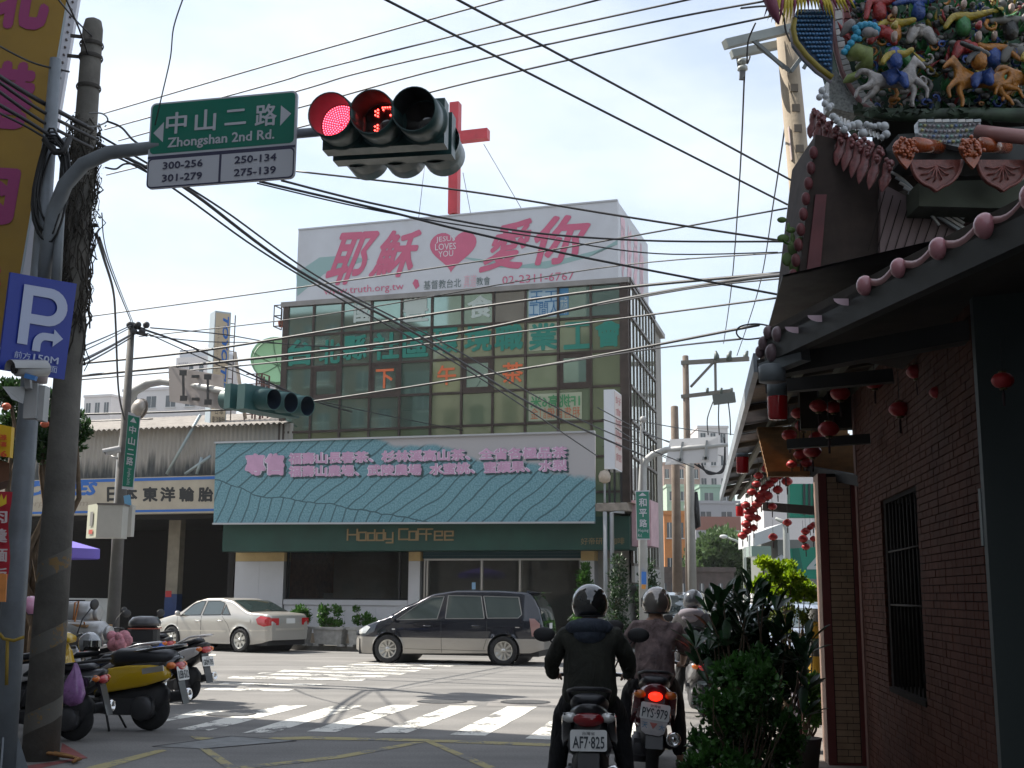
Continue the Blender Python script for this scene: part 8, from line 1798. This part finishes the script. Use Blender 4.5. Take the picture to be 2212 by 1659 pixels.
for i,(u,v,v1,w_,d) in enumerate(((1679,857,903,22,7.9),(1603,988,1020,14,11.5),(1598,1094,1114,9,16.5))):
    p0,p1 = P(u,v,d),P(u,v1,d);p1.x = p0.x;p1.y = p0.y;r = w_ * d / 2580;t = thing('red_beacon',('large red beacon lamp hanging under the gutter end','middle red beacon lamp under the awning edge','smallest farthest red beacon lamp under the awning')[i],'lamp',p0)
    b = MB();b.lathe(p0,[(r,0),(r * .96,p1.z - p0.z),(r * .85,p1.z - p0.z - .01),(.001,p1.z - p0.z - .012)],20,caps=False);b.build('lens',mat('beacon_red',(.42,.01,.015),.2,coat=.6),t);b = MB();b.lathe(p0,[(r * 1.0,0),(r * .96,.10 if not i else .04),(.001,.10 if not i else .04)],18);b.build('cap',mat('beacon_cap',(.12,.14,.15),.5),t)
# lanterns
lan = [(1768,877,38),(1815,850,43),(1889,826,40),(1735,920,35),(1705,940,33),(1790,927,45),(1846,907,38),(1755,975,38),(1729,983,30),(1684,960,28),(1710,1003,23),(1697,1016,28),(1676,990,28),(1659,1003,20),(1684,1026,23),(1654,1013,20),(1672,1036,20),(1639,1028,20),(1662,1046,20),
    (1652,1053,18),(1634,1046,20),(1624,1063,20),(1657,1071,25),(1644,1079,23),(1635,1089,23),(1611,1091,20),(1626,1101,20),(1621,1116,25),(1635,1119,18),(1612,1132,21),(1604,1157,20),(1670,1160,20),(1701,1129,19),(1757,1134,15),(1750,1139,15),(1740,1148,19),(1735,1164,21),(1741,1181,18),(1757,1164,15),
    (1765,945,34),(1722,962,30),(1700,972,27),(1742,1000,26),(1690,1008,25),(1664,1018,22),(1700,1040,24),(1680,1058,22),(1648,1064,20),(1668,1094,20),(1640,1070,20),(1615,1106,18),(1628,1140,18),(1614,1146,20),(1800,880,36),(1725,893,33),(2026,848,37),(2166,822,48),(2091,716,45),(1943,884,45),(1980,803,44)]
lt_ = thing('red_lantern','x','lantern',(0,0,0));lred = mat('lantern_red',(.34,.018,.02),.45,var=.2,vs_=20);
b = MB();n = 20;prof = [(.022,.062),(.055,.050),(.078,.022),(.085,0),(.078,-.022),(.055,-.048),(.022,-.060)]
vs = [V((r * (1 + (.05 if k % 2 else -.02)) * cos(2 * pi * k / n),r * (1 + (.05 if k % 2 else -.02)) * sin(2 * pi * k / n),z)) for r,z in prof for k in range(n)];b.add(vs,[(i * n + k,i * n + (k + 1) % n,(i + 1) * n + (k + 1) % n,(i + 1) * n + k) for i in range(6) for k in range(n)],True);b.build('globe',lred,lt_,world=False)
b = MB();b.lathe((0,0,.058),[(.032,0),(.032,.014)],12);b.lathe((0,0,-.074),[(.03,0),(.03,.016)],12);b.build('gilt_cap',mat('dim_gilt',(.10,.075,.03),.5,.4),lt_,world=False)
b = MB();b.tube([(0,0,-.07),(0,0,-.11),(0,0,-.20)],[.003,.012,.009],6);b.build('tassel',mat('tassel',(.04,.02,.022),.9),lt_,world=False)
b = MB();b.tube([(0,0,.06),(0,0,.32)],.0035,4);b.build('hanging_wire',wm,lt_,world=False)
ltree = None;bpy.context.view_layer.update();ltree = snap(lt_)
rows_ = {0: 'nearest',1: 'middle',2: 'far'}
ordn = ('first','second','third','fourth','fifth','sixth','seventh','eighth','ninth','tenth','eleventh','twelfth','thirteenth','fourteenth','fifteenth')
cl = {}
for i,(u,v,s) in enumerate(lan):
    reg = 'hanging before the temple wall' if u > 1862 and v < 1000 else ('in the cluster beside the pillar' if u > 1725 and v > 1100 else ('on single wires below the awning' if v > 1125 else ('big one under the near awning' if s > 30 else 'in the long receding row under the awning')))
    cl.setdefault(reg,[]).append((u,v,s))
for reg,ls in cl.items():
    ls.sort(key=lambda t: (t[0] if 'wall' in reg or 'single' in reg else t[1]))
    for k,(u,v,s) in enumerate(ls):
        d = .17 * 2580 / s;dm = 6.2 + 5 * max(0,(2200 - u) / 340) if u > 1862 else 16.0
        d = min(d,dm * (.88 if u > 1862 else 1),(3.42 if v < 900 or u < 1862 else 3.1) * 2580 / 2580 * 0 + 1.78 * 2580 / (1291 - v),12.1 if u > 1700 and v < 1060 else 99);sc = s * d / 2580 / .17;p = P(u,v,d)
        lab = 'red lantern %s, %s from the %s' % (reg,ordn[k] if k < 15 else str(k + 1) + 'th','left' if 'wall' in reg or 'single' in reg else 'top')
        if lt_['label'] == 'x': lt_.location = p;lt_['label'] = lab;lt_['group'] = 'red lanterns under the temple awning';lt_.scale = (sc,) * 3;lt_.rotation_euler = (0,0,rt.uniform(0,3))
        else: dup(ltree,loc=p,label=lab,group='red lanterns under the temple awning',scale=sc,rz=rt.uniform(0,3))
# ---------------------------------------------------------------- upper gable, drip tiles, ridge end
tg = thing('temple_gable','dark brick gable end of the temple roof with scalloped dark red edge','gable',P(1800,600,8.9));dG = 8.9
def slab(name,pts,d,th,m,parent): b = MB();b.prism([P(u,v,d) for u,v in pts],V((.0,th,0)));return b.build(name,m,parent)
gdk = mat('gable_brown',(.032,.021,.017),.85,var=.3,vs_=6);dred = mat('deep_red',(.10,.022,.026),.6,var=.3)
slab('gable_wall',[(1762,290),(1930,330),(1985,400),(1895,430),(1905,560),(1890,640),(1790,700),(1712,712)],dG,.8,gdk,tg)
slab('red_band',[(1762,420),(1786,420),(1762,700),(1728,710)],dG - .02,.03,dred,tg)
for k in range(12):
    t = k / 11;p = P(1757 - 60 * t,330 + 365 * t,dG - .03);b = MB();b.ball(p,.045,10,7,(.8,.8,1.2));b.build('scallop_tile',dred,tg)
slab('beam',[(1985,393),(2240,385),(2240,452),(1985,445)],dG - .35,.4,mat('mossy_beam',(.06,.07,.05),.8,var=.3),tg)
slab('plaster_panel',[(1903,395),(1990,440),(2085,505),(2080,560),(1900,650)],dG - .06,.05,mat('pink_plaster',(.18,.13,.13),.7,var=.12),tg)
for k in range(9): b = MB();b.bar(P(1912 + k * 17,412 + k * 10,dG - .075),P(1880 + k * 17 - 4,540 + k * 6,dG - .075),.006);b.build('panel_groove',grt,tg)
slab('back_panel',[(2080,440),(2300,430),(2300,620),(1900,700)],dG - .0,.3,mat('maroon_dark',(.035,.012,.014),.8),tg)
mz = [mat('mosaic_%d' % i,c,.25,coat=.4) for i,c in enumerate([(.42,.43,.42),(.30,.33,.35),(.50,.49,.47)])]
for r_ in range(7):       # fan of pale ribbed tiles below the eave
    b = MB();pts = [P(1925 + r_ * 9 + t * (62 - r_ * 2),372 + r_ * 11 + 26 * t + 30 * t * t * (1 - r_ * .04),dG - .1 - r_ * .004) for t in [i / 6 for i in range(7)]];b.tube(pts,.012,6);b.build('ribbed_tile',mz[r_ % 3],tg)
for r_ in range(6):
    b = MB();b.bar(P(1990 + r_ * 15,445,dG - .1),P(2082,503 - r_ * 10,dG - .1),.022,.02);b.build('ribbed_tile',mz[(r_ + 1) % 3],tg)
dre = thing('drip_tile_row','row of dark red leaf shaped drip tiles along the upper temple eave','eave tiles',P(1830,330,8.6));mar = mat('maroon_glaze',(.16,.045,.045),.35,coat=.4,var=.35,vs_=25,bump=.6,bs=60)
tops = ((1762,238),(1775,248),(1790,262),(1806,274),(1823,284),(1842,292),(1861,299),(1880,306),(1900,318),(1922,345));tips_ = ((1750,300),(1763,311),(1777,328),(1792,344),(1806,359),(1822,371),(1839,385),(1855,398),(1877,410),(1905,416))
for k,((u0,v0),(u1,v1)) in enumerate(zip(tops,tips_)):
    d = 9.1 - k * .06;a_,c_ = P(u0,v0,d),P(u1,v1,d);ax = (c_ - a_);x = V((1,-.5,0)).normalized();w_ = .055;b = MB()
    rings = [[a_ + ax * t + x * w_ * ww * cos(th) + V((.3,.9,0)) * .018 * ww * sin(th) for th in [2 * pi * i / 8 for i in range(8)]] for t,ww in ((.0,.35),(.10,.8),(.3,.72),(.45,.55),(.6,.85),(.8,.62),(.95,.2),(1,.02))];b.loftc(rings,True,True)
    for q_ in range(5): b.ball(a_ + ax * (.05 + .07 * q_) + V((rt.uniform(-.03,.03),-.03,0)),.02,6,5)
    b.build('drip_tile',mar,dre)
med = thing('temple_eave_ornaments','orange lion face tile ends and half round drip tiles on the temple eave','eave tiles',P(2060,340,8.2));org = mat('orange_glaze',(.30,.065,.018),.28,coat=.6,var=.3,vs_=18);org2 = mat('rust_glaze',(.17,.045,.034),.4,coat=.3,var=.3,vs_=20,bump=.6,bs=50)
for u in (1953,2096,2238):
    b = MB();c = P(u,322,8.25);b.ball(c,.085,18,12,(1,.45,1));ra = random.Random(u)
    for k in range(46): a = ra.uniform(0,2 * pi);r = ra.uniform(.02,.088);b.ball(c + V((r * cos(a),-.035 - .02 * ra.random() * (1 - r / .1),r * sin(a))),ra.uniform(.008,.018),6,5)
    b.prism([c + V((-.07,-.02,-.04)),c + V((.075,-.02,-.04)),c + V((.04,-.02,-.11)),c + V((.01,-.02,-.155)),c + V((-.03,-.02,-.11))],V((0,.03,0)));b.build('lion_tile_end',org,med)
for u0,u1 in ((1968,2078),(2112,2222)):
    n = 14;b = MB();W_ = (u1 - u0) / 2;uc = (u0 + u1) / 2;o_ = [(uc + W_ * cos(a),345 + (60 if abs(cos(a)) > .12 else 68) * sin(a)) for a in [pi * i / n for i in range(n + 1)]]
    b.prism([P(u,v,8.35) for u,v in o_],V((0,.04,0)))
    for k in range(7): a = pi * (k + .5) / 7;b.tube([P(uc,358,8.34),P(uc + W_ * .4 * cos(a),358 + 26 * sin(a),8.33),P(uc + W_ * .7 * cos(a + .15),352 + 40 * sin(a),8.34)],.007,5)
    b.tube([P(u,v,8.33) for u,v in o_],.012,6);b.build('half_round_tile',org2,med)
    b = MB();b.tube([P(u0 + 8,312,8.3),P(u0 + 62,318,8.55)],[.055,.05],14);b.build('tile_roll',org,med)
slab('dark_infill',[(1900,232),(2300,220),(2300,470),(1900,400)],9.3,.2,vdk,med)
slab('under_eave',[(1940,290),(2260,270),(2260,350),(1945,350)],8.6,.3,mat('greyish_dark',(.05,.055,.055),.8),med)
b = MB();b.tube([P(2112,285,8.45),P(2170,292,8.3),P(2250,300,8.2)],.055,14);b.build('ridge_roll',mat('ridge_pinkish',(.30,.15,.14),.5,coat=.2),med)
bd = thing('bead_mosaic_band','curved band of small coloured glass beads under the horse figures','ornament',P(2050,285,8.4));slab('backing',[(1982,262),(2118,258),(2120,315),(2075,318),(1985,300)],8.5,.08,mz[1],bd)
bc = [mat('bead_%d' % i,c,.15,coat=.8) for i,c in enumerate([(.22,.20,.22),(.32,.32,.14),(.10,.16,.30),(.30,.28,.30),(.18,.30,.26)])]
for r_ in range(4):
    for k in range(14): b = MB();b.ball(P(1988 + k * 9.6 + (r_ % 2) * 4,270 + r_ * 11 + 3 * sin(k * .3),8.48),.014,8,6);b.build('bead',bc[rt.choice([0,0,1,2,3,4])],bd)
for k in range(8): b = MB();b.bar(P(1984 + k * 17,262,8.47),P(1999 + k * 17,261,8.47),.022);b.build('mosaic_piece',mz[k % 3],bd)
gb_ = thing('white_ball_garland','garland of white porcelain balls along the upper temple eave corner','ornament',P(1840,250,8.7));wbm = mat('porcelain_white',(.42,.44,.46),.2,coat=.7)
for (u,v,r) in ((1776,196,9),(1770,210,8),(1784,208,8),(1782,224,8),(1790,232,9),(1796,228,7),(1800,252,9),(1808,260,9),(1815,268,8),(1824,280,9),(1832,274,9),(1842,271,9),(1853,269,11),(1864,288,11),(1872,268,7),(1880,271,7),(1889,273,7),(1898,271,8),(1910,273,11),(1914,290,10),(1905,296,7)): b = MB();b.ball(P(u,v,8.8),r * 8.8 / 2580,14,10);b.build('ball',wbm,gb_)
for k in range(14): u = 1800 + k * 8;b = MB();b.bar(P(u,246 + k * 3.4,8.85),P(u + 3,262 + k * 3.2,8.85),.018);b.build('baluster',mz[2],gb_)
rg_ = thing('roof_ridge_wall','curving ridge wall of white mosaic and pink bricks behind the dragon tail','ridge wall',P(1830,150,9.3));cv_ = [(1798,-20),(1799,60),(1806,110),(1818,155),(1838,190),(1862,225),(1890,245)]
def cvp(t): t *= 6;i = min(int(t),5);f = t - i;return (cv_[i][0] + (cv_[i + 1][0] - cv_[i][0]) * f,cv_[i][1] + (cv_[i + 1][1] - cv_[i][1]) * f)
slab('green_core',[(1796,-40),(2260,-40),(2260,262),(1870,258),(1825,200),(1800,120)],9.7,.4,mat('green_back',(.010,.045,.022),.7,var=.5,vs_=7),rg_)
slab('stipple_strip',[(1791,168),(1806,150),(1830,195),(1862,232),(1852,246),(1792,232)],9.35,.2,mat('stipple',(.34,.36,.35),.5,var=.5,vs_=40),rg_)
for k in range(22): u0,v0 = cvp(k / 22);u1,v1 = cvp((k + .86) / 22);b = MB();b.prism([P(u0 + 4,v0,9.3),P(u0 + 21,v0 - 4,9.3),P(u1 + 21,v1 - 4,9.3),P(u1 + 4,v1,9.3)],V((0,.1,0)));b.build('mosaic_piece',mz[rt.randrange(3)],rg_)
b = MB();b.tube([P(*cvp(i / 12),9.25) for i in range(13)],.022,8);b.build('pink_moulding',mat('moulding_pink',(.25,.13,.13),.5),rg_)
for k in range(7): b = MB();b.prism([P(1822,-18 + k * 15,9.5),P(1862,-20 + k * 15,9.5),P(1863,-8 + k * 15,9.5),P(1824,-6 + k * 15,9.5)],V((0,.1,0)));b.build('brick',mat('ridge_brick',(.30,.10,.10),.6,var=.2),rg_)
b = MB();b.tube([P(1848,240,9.1),P(1900,246,9.0),P(1985,250,8.9),(P(2080,246,8.9)),P(2230,250,8.8)],[.035,.05,.055,.05,.06],12);
for k in range(60): u = 1850 + k * 6.4;add_leaf(b,P(u,244 + rt.uniform(-14,12),8.85),rdir(),.07,.05)
b.build('green_ledge',mat('ledge_green',(.03,.05,.03),.6,var=.6,vs_=9),rg_,fix=False)
# dragon tail fan
dt = thing('dragon_tail_ornament','blue scaled dragon tail fan with yellow spikes on the temple roof end','roof ornament',P(1760,100,9.0));bs_ = mat('scale_blue',(.012,.10,.24),.3,coat=.6,var=.35,vs_=8)
ol = [(1722,20),(1712,52),(1717,88),(1740,118),(1768,145),(1798,165),(1800,20)];slab('fan_body',ol,9.05,.12,mat('blue_under',(.006,.035,.09),.6),dt)
b = MB()
for r_ in range(15):
    v = 26 + r_ * 9.4
    for k in range(12):
        u = 1716 + k * 7.4 + (r_ % 2) * 3.7;lo = 1712 + max(0,(v - 70)) * .92
        if u > lo + 4 and u < 1797: c = P(u,v,9.03);b.ball(c,.0165,7,5,(1,.5,.8))
b.build('scales',bs_,dt)['kind'] = 'stuff'
b = MB();b.tube([P(u,v,9.0) for u,v in ((1716,40),(1713,62),(1719,90),(1742,120),(1770,147),(1798,168))],.024,8);b.build('yellow_rim',mat('rim_yellow',(.24,.19,.03),.5),dt)
b = MB();b.tube([P(u,v,9.02) for u,v in ((1709,62),(1714,92),(1738,126),(1766,154),(1796,178))],.018,6);b.build('grey_fringe',mat('fringe',(.30,.28,.32),.6),dt)
for k in range(26):
    t = k / 25;u0 = 1668 + 150 * t;an = radians(-28 + 80 * t);L_ = 52 + 16 * sin(t * 9);b = MB();a_ = P(u0,-14,8.95);c_ = P(u0 + 30 * (t - .35) + sin(an) * 16,-14 + L_ * (1 if t < .8 else .6),8.95);b.tube([a_,a_.lerp(c_,.5) + V((0,-.03,0)),c_],[.018,.013,.001],6);b.build('spike',mat('spike_yellow' if k % 4 else 'spike_maroon',(.42,.34,.03) if k % 4 else (.16,.02,.06),.5),dt)
b = MB();b.tube([P(1660,-10,8.9),P(1672,25,8.9),P(1682,52,8.9)],[.06,.045,.008],8);b.build('maroon_fin',mat('fin_maroon',(.14,.03,.06),.6),dt)
# figures
def fig(name,label,u,v,d,parts,cat='figurine'):
    t = thing(name,label,cat,P(u,v,d));k = d / 2580
    for nm,col,chains in parts:
        m = mat('fig_' + col,FC_[col],.4,coat=.3,var=.35,vs_=16,bump=1,bs=45,dirt=(.03,.03,.025),ds=9,da=.75);ch = [[(x * k,dy,-y * k,r * k,r * k) for (x,y,r,dy) in c] for c in chains]
        skin(ch,0,1,nm,m,t,wr=.004,ws=30)
    return t
FC_ = dict(white=(.30,.28,.27),orange=(.36,.14,.015),blue=(.015,.055,.24),flesh=(.34,.25,.21),yellow=(.32,.24,.02),red=(.28,.02,.02),cyan=(.03,.26,.42),green=(.03,.17,.05),dark=(.03,.03,.03),grey=(.15,.15,.14))
def horse(s): return [[(-38 * s,2,17,0),(-5 * s,6,16,0),(30 * s,0,19,0)],[(30 * s,0,19,0),(42 * s,-28,12,0),(52 * s,-48,9,0),(68 * s,-34,6,0),(74 * s,-26,4,0)],[(52 * s,-48,9,0),(50 * s,-60,2,0)],
    [(30 * s,0,19,0),(58 * s,14,8,-.05),(72 * s,30,5,-.05),(68 * s,52,4,-.05)],[(30 * s,0,19,0),(46 * s,28,8,-.02),(38 * s,52,5,-.02),(40 * s,70,4,-.02)],
    [(-38 * s,2,17,0),(-62 * s,22,9,-.03),(-84 * s,26,5,-.03),(-94 * s,50,4,-.03)],[(-38 * s,2,17,0),(-50 * s,34,9,0),(-68 * s,48,5,0),(-74 * s,62,4,0)],[(-38 * s,2,17,0),(-56 * s,-18,7,0),(-74 * s,-22,9,0),(-88 * s,-4,3,0)]]
def man(x,y,s=1): 
    return ([('robe',[[(x,y,13 * s,-.05),(x,y - 24 * s,14 * s,-.05),(x + 1,y - 40 * s,7 * s,-.05)]]),('head',[[(x + 1,y - 44 * s,5 * s,-.05),(x + 2,y - 56 * s,9 * s,-.05),(x + 2,y - 64 * s,5 * s,-.05)],[(x + 2,y - 56 * s,9 * s,-.05),(x + 3,y - 55 * s,3,-.09)]]),('hat',[[(x + 3,y - 66 * s,8 * s,-.045),(x + 5,y - 76 * s,5 * s,-.045),(x + 12,y - 80 * s,3 * s,-.045)]])],)[0]
def rider_fig(name,label,u,v,s,hc,cols,arm): 
    m_ = man(0,-14,1.55);parts = [('horse',hc,horse(s)),('robe',cols[0],m_[0][1]),('head','flesh',m_[1][1]),('hat',cols[2],m_[2][1]),('arms',cols[1],[[(0,-56,12,-.06),(-24,-44,9,-.08),(-34,-22,6,-.1)],[(0,-56,12,-.06),(22,-50,9,-.08),(arm[0] * 1.2,arm[1] * 1.25,6,-.1)]]),('skirt',cols[3],[[(0,-12,20,-.06),(-12 * s,8,16,-.09),(-20 * s,28,8,-.1)],[(0,-12,20,-.06),(14 * s,12,13,-.09),(20 * s,34,7,-.1)]])];fig(name,label,u,v,8.9,parts)
rider_fig('horseman_figurine','painted horseman in blue on a white galloping horse on the temple roof',1930,172,1,'white',('blue','yellow','yellow','blue'),(34,-52))
rider_fig('horseman_figurine','painted horseman with raised arm on an orange galloping horse on the temple roof',2112,172,-1.05,'orange',('orange','dark','red','blue'),(-40,-62))
rider_fig('horseman_figurine','orange horse figure at the far right behind the other on the temple roof',2230,165,1,'orange',('red','yellow','green','green'),(30,-60))
def stand(label,u,v,robe,arms,hat,skirt,al,ar):
    q = 1.4;g = lambda ch: [[(x * q,y * q,r * q,dy) for x,y,r,dy in c] for c in ch]
    fig('warrior_figurine',label,u,v,9.15,[('robe',robe,g([[(0,0,14,0),(0,-26,15,0),(0,-42,8,0)]])),('head','flesh',g([[(0,-46,5,-.02),(1,-58,9,-.02),(1,-66,5,-.02)],[(1,-58,9,-.02),(2,-57,3,-.06)]])),('hat',hat,g([[(1,-67,8,-.01),(4,-78,5,-.01)]])),
        ('arms',arms,g([[(0,-36,9,0),(-18,-36,7,-.03),(al[0],al[1],4,-.05)],[(0,-36,9,0),(18,-36,7,-.03),(ar[0],ar[1],4,-.05)]])),('skirt',skirt,g([[(0,0,14,0),(-12,22,10,-.03),(-22,42,5,-.04)],[(0,0,14,0),(14,24,10,-.03),(22,44,5,-.04)],[(0,0,14,0),(0,30,9,-.03)]]))])
# rockwork, flags, scrolls and foliage crowding the space between the figures
def clutter(name,label,col,n,kind,seed):
    ra = random.Random(seed);b = MB()
    for i in range(n):
        u = ra.uniform(1838,2230);v = ra.uniform(-14,236);
        if u < 1800 + v * .25 + 22: continue
        c = P(u,v,9.25 + ra.uniform(-.12,.2));s_ = ra.uniform(.6,1.4)
        if kind == 0: b.ball(c,.03 * s_,7,5,(ra.uniform(.6,1.4),.6,ra.uniform(.5,1.1)))
        elif kind == 1:
            for k in range(5): add_leaf(b,c,V((ra.uniform(-1,1),-.4,ra.uniform(-.6,1))),.10 * s_,.045 * s_)
        elif kind == 2:
            a0 = ra.uniform(0,6);b.tube([c + V((cos(a0 + t) * .05 * s_ * (1 - t / 7),-.03 - .01 * t,sin(a0 + t) * .05 * s_ * (1 - t / 7))) for t in [k * .8 for k in range(8)]],[.016 * s_ * (1 - k / 9) for k in range(8)],6)
        else: a0 = ra.uniform(-1,1);d = V((sin(a0),-.2,cos(a0)));b.tube([c,c + d * .12 * s_,c + d * .22 * s_ + V((.03,0,0))],[.004,.022 * s_,.002],5)
    return tag(b.build(name,mat('fig_' + col,FC_[col]),fix=False),label,'roof ornament',kind='stuff')
clutter('rockwork','grey rockwork knobs between the temple roof figures','grey',190,0,1);clutter('ceramic_leaves','dark green ceramic leaves between the temple roof figures','green',150,1,2);clutter('cloud_scrolls','white cloud scrolls between the temple roof figures','white',44,2,3)
clutter('red_flames','red ceramic flames between the temple roof figures','red',40,3,4);clutter('yellow_plumes','yellow ceramic plumes between the temple roof figures','yellow',46,3,5);clutter('blue_ribbons','blue ceramic ribbons between the temple roof figures','blue',46,2,6);clutter('orange_scrolls','orange ceramic scrolls between the temple roof figures','orange',34,2,8);clutter('dark_rockwork','dark rockwork knobs between the temple roof figures','dark',170,0,9)
stand('blue robed warrior figure with spread arms above the horsemen',1984,48,'blue','blue','red','white',(-46,-26),(52,-58))
stand('warrior figure with yellow sleeves and orange crown above the orange horse',2082,82,'green','yellow','orange','red',(-36,-10),(66,-48))
stand('red robed figure at the upper left of the temple figures',1900,50,'red','red','dark','red',(-26,0),(30,-50))
stand('orange sleeved figure between the cyan lion and the blue warrior',1932,96,'orange','yellow','red','green',(-34,-20),(36,-40))
stand('blue and yellow figure behind the orange horse rider',2148,150,'blue','orange','yellow','green',(-30,-40),(40,-10))
stand('dark robed figure at the upper right corner of the temple roof',2185,90,'dark','grey','grey','grey',(-40,-30),(36,-20))
t = thing('guardian_lion_figurine','cyan curly maned lion figure left of the white horse on the temple roof','figurine',P(1850,100,9.0));b = MB()
for (u,v,r) in ((1848,62,9),(1858,56,9),(1868,54,9),(1878,54,9),(1888,57,9),(1895,64,8),(1893,72,7),(1852,70,9),(1846,82,9),(1838,94,9),(1830,104,8),(1824,112,8),(1856,84,7)): b.ball(P(u,v,8.95),r * 9 / 2580,10,8)
b.build('mane',mat('fig_cyan',FC_['cyan'],.4,var=.3,bump=1,bs=45,dirt=(.02,.05,.06),ds=9),t);b = MB();b.ball(P(1876,70,8.95),.055,12,8,(1,.8,.8));b.ball(P(1890,72,8.93),.03,8,6);b.build('face',mat('fig_grey2',(.24,.22,.22),.5),t)
b = MB();b.tube([P(1832,120,9),P(1850,112,8.95),P(1868,118,9),P(1872,140,9),P(1850,150,9.05)],[.05,.07,.08,.06,.03],10);b.tube([P(1855,160,9),P(1835,170,9),P(1822,178,9)],[.03,.04,.01],8);b.build('body',mat('fig_olive',(.16,.20,.06),.5,var=.5,vs_=12),t)
b = MB();b.tube([P(1816,78,9),P(1832,58,9),P(1842,46,9)],[.012,.045,.03],9);tag(b.build('carved_beam_end',mat('fig_stone',(.17,.16,.16),.8,var=.3,vs_=20)),'grey carved beam end poking out left of the cyan lion','beam end')
# cactus and plants on the gable edge
ca = thing('prickly_pear','prickly pear cactus growing from the edge of the temple gable','cactus',P(1715,640,9.0));cm = mat('cactus_green',(.07,.12,.03),.6,var=.4,vs_=9)
for (u,v,w_,h_) in ((1689,475,11,7),(1708,497,11,7),(1692,515,14,10),(1703,492,4,12),(1712,515,6,14),(1712,535,12,18),(1728,525,9,16),(1700,560,12,16),(1716,575,13,18),(1724,600,12,18),(1712,620,12,18),(1722,650,11,20),(1712,680,13,18)): b = MB();b.ball(P(u,v,8.95),1,12,8,(w_ * 8.95 / 2580,.02,h_ * 8.95 / 2580));b.build('pad',cm if v < 600 else mat('cactus_dark',(.03,.055,.025),.7),ca)
for i,(u,v) in enumerate(((1703,528),(1700,640))): b = MB();add_leaf(b,P(u + 10,v,8.9),V((-1,0,.3)),.09,.04);tag(b.build('weed_leaf',lm_g),('upper','lower')[i] + ' stray weed leaf sticking out beside the cactus','weed')
# ================================================================ thin bright haze
hzm = bpy.data.materials.new('haze');hzm.use_nodes = True;t_ = hzm.node_tree;t_.nodes.clear();ho = t_.nodes.new('ShaderNodeOutputMaterial');hv = t_.nodes.new('ShaderNodeVolumePrincipled')
hv.inputs['Color'].default_value = (.93,.95,1,1);hv.inputs['Density'].default_value = .0003;hv.inputs['Anisotropy'].default_value = .3;t_.links.new(hv.outputs[0],ho.inputs['Volume'])
b = MB();b.box(-130,130,-75,200,-1.2,48);hzo = b.build('haze',hzm);hzo['kind'] = 'stuff'
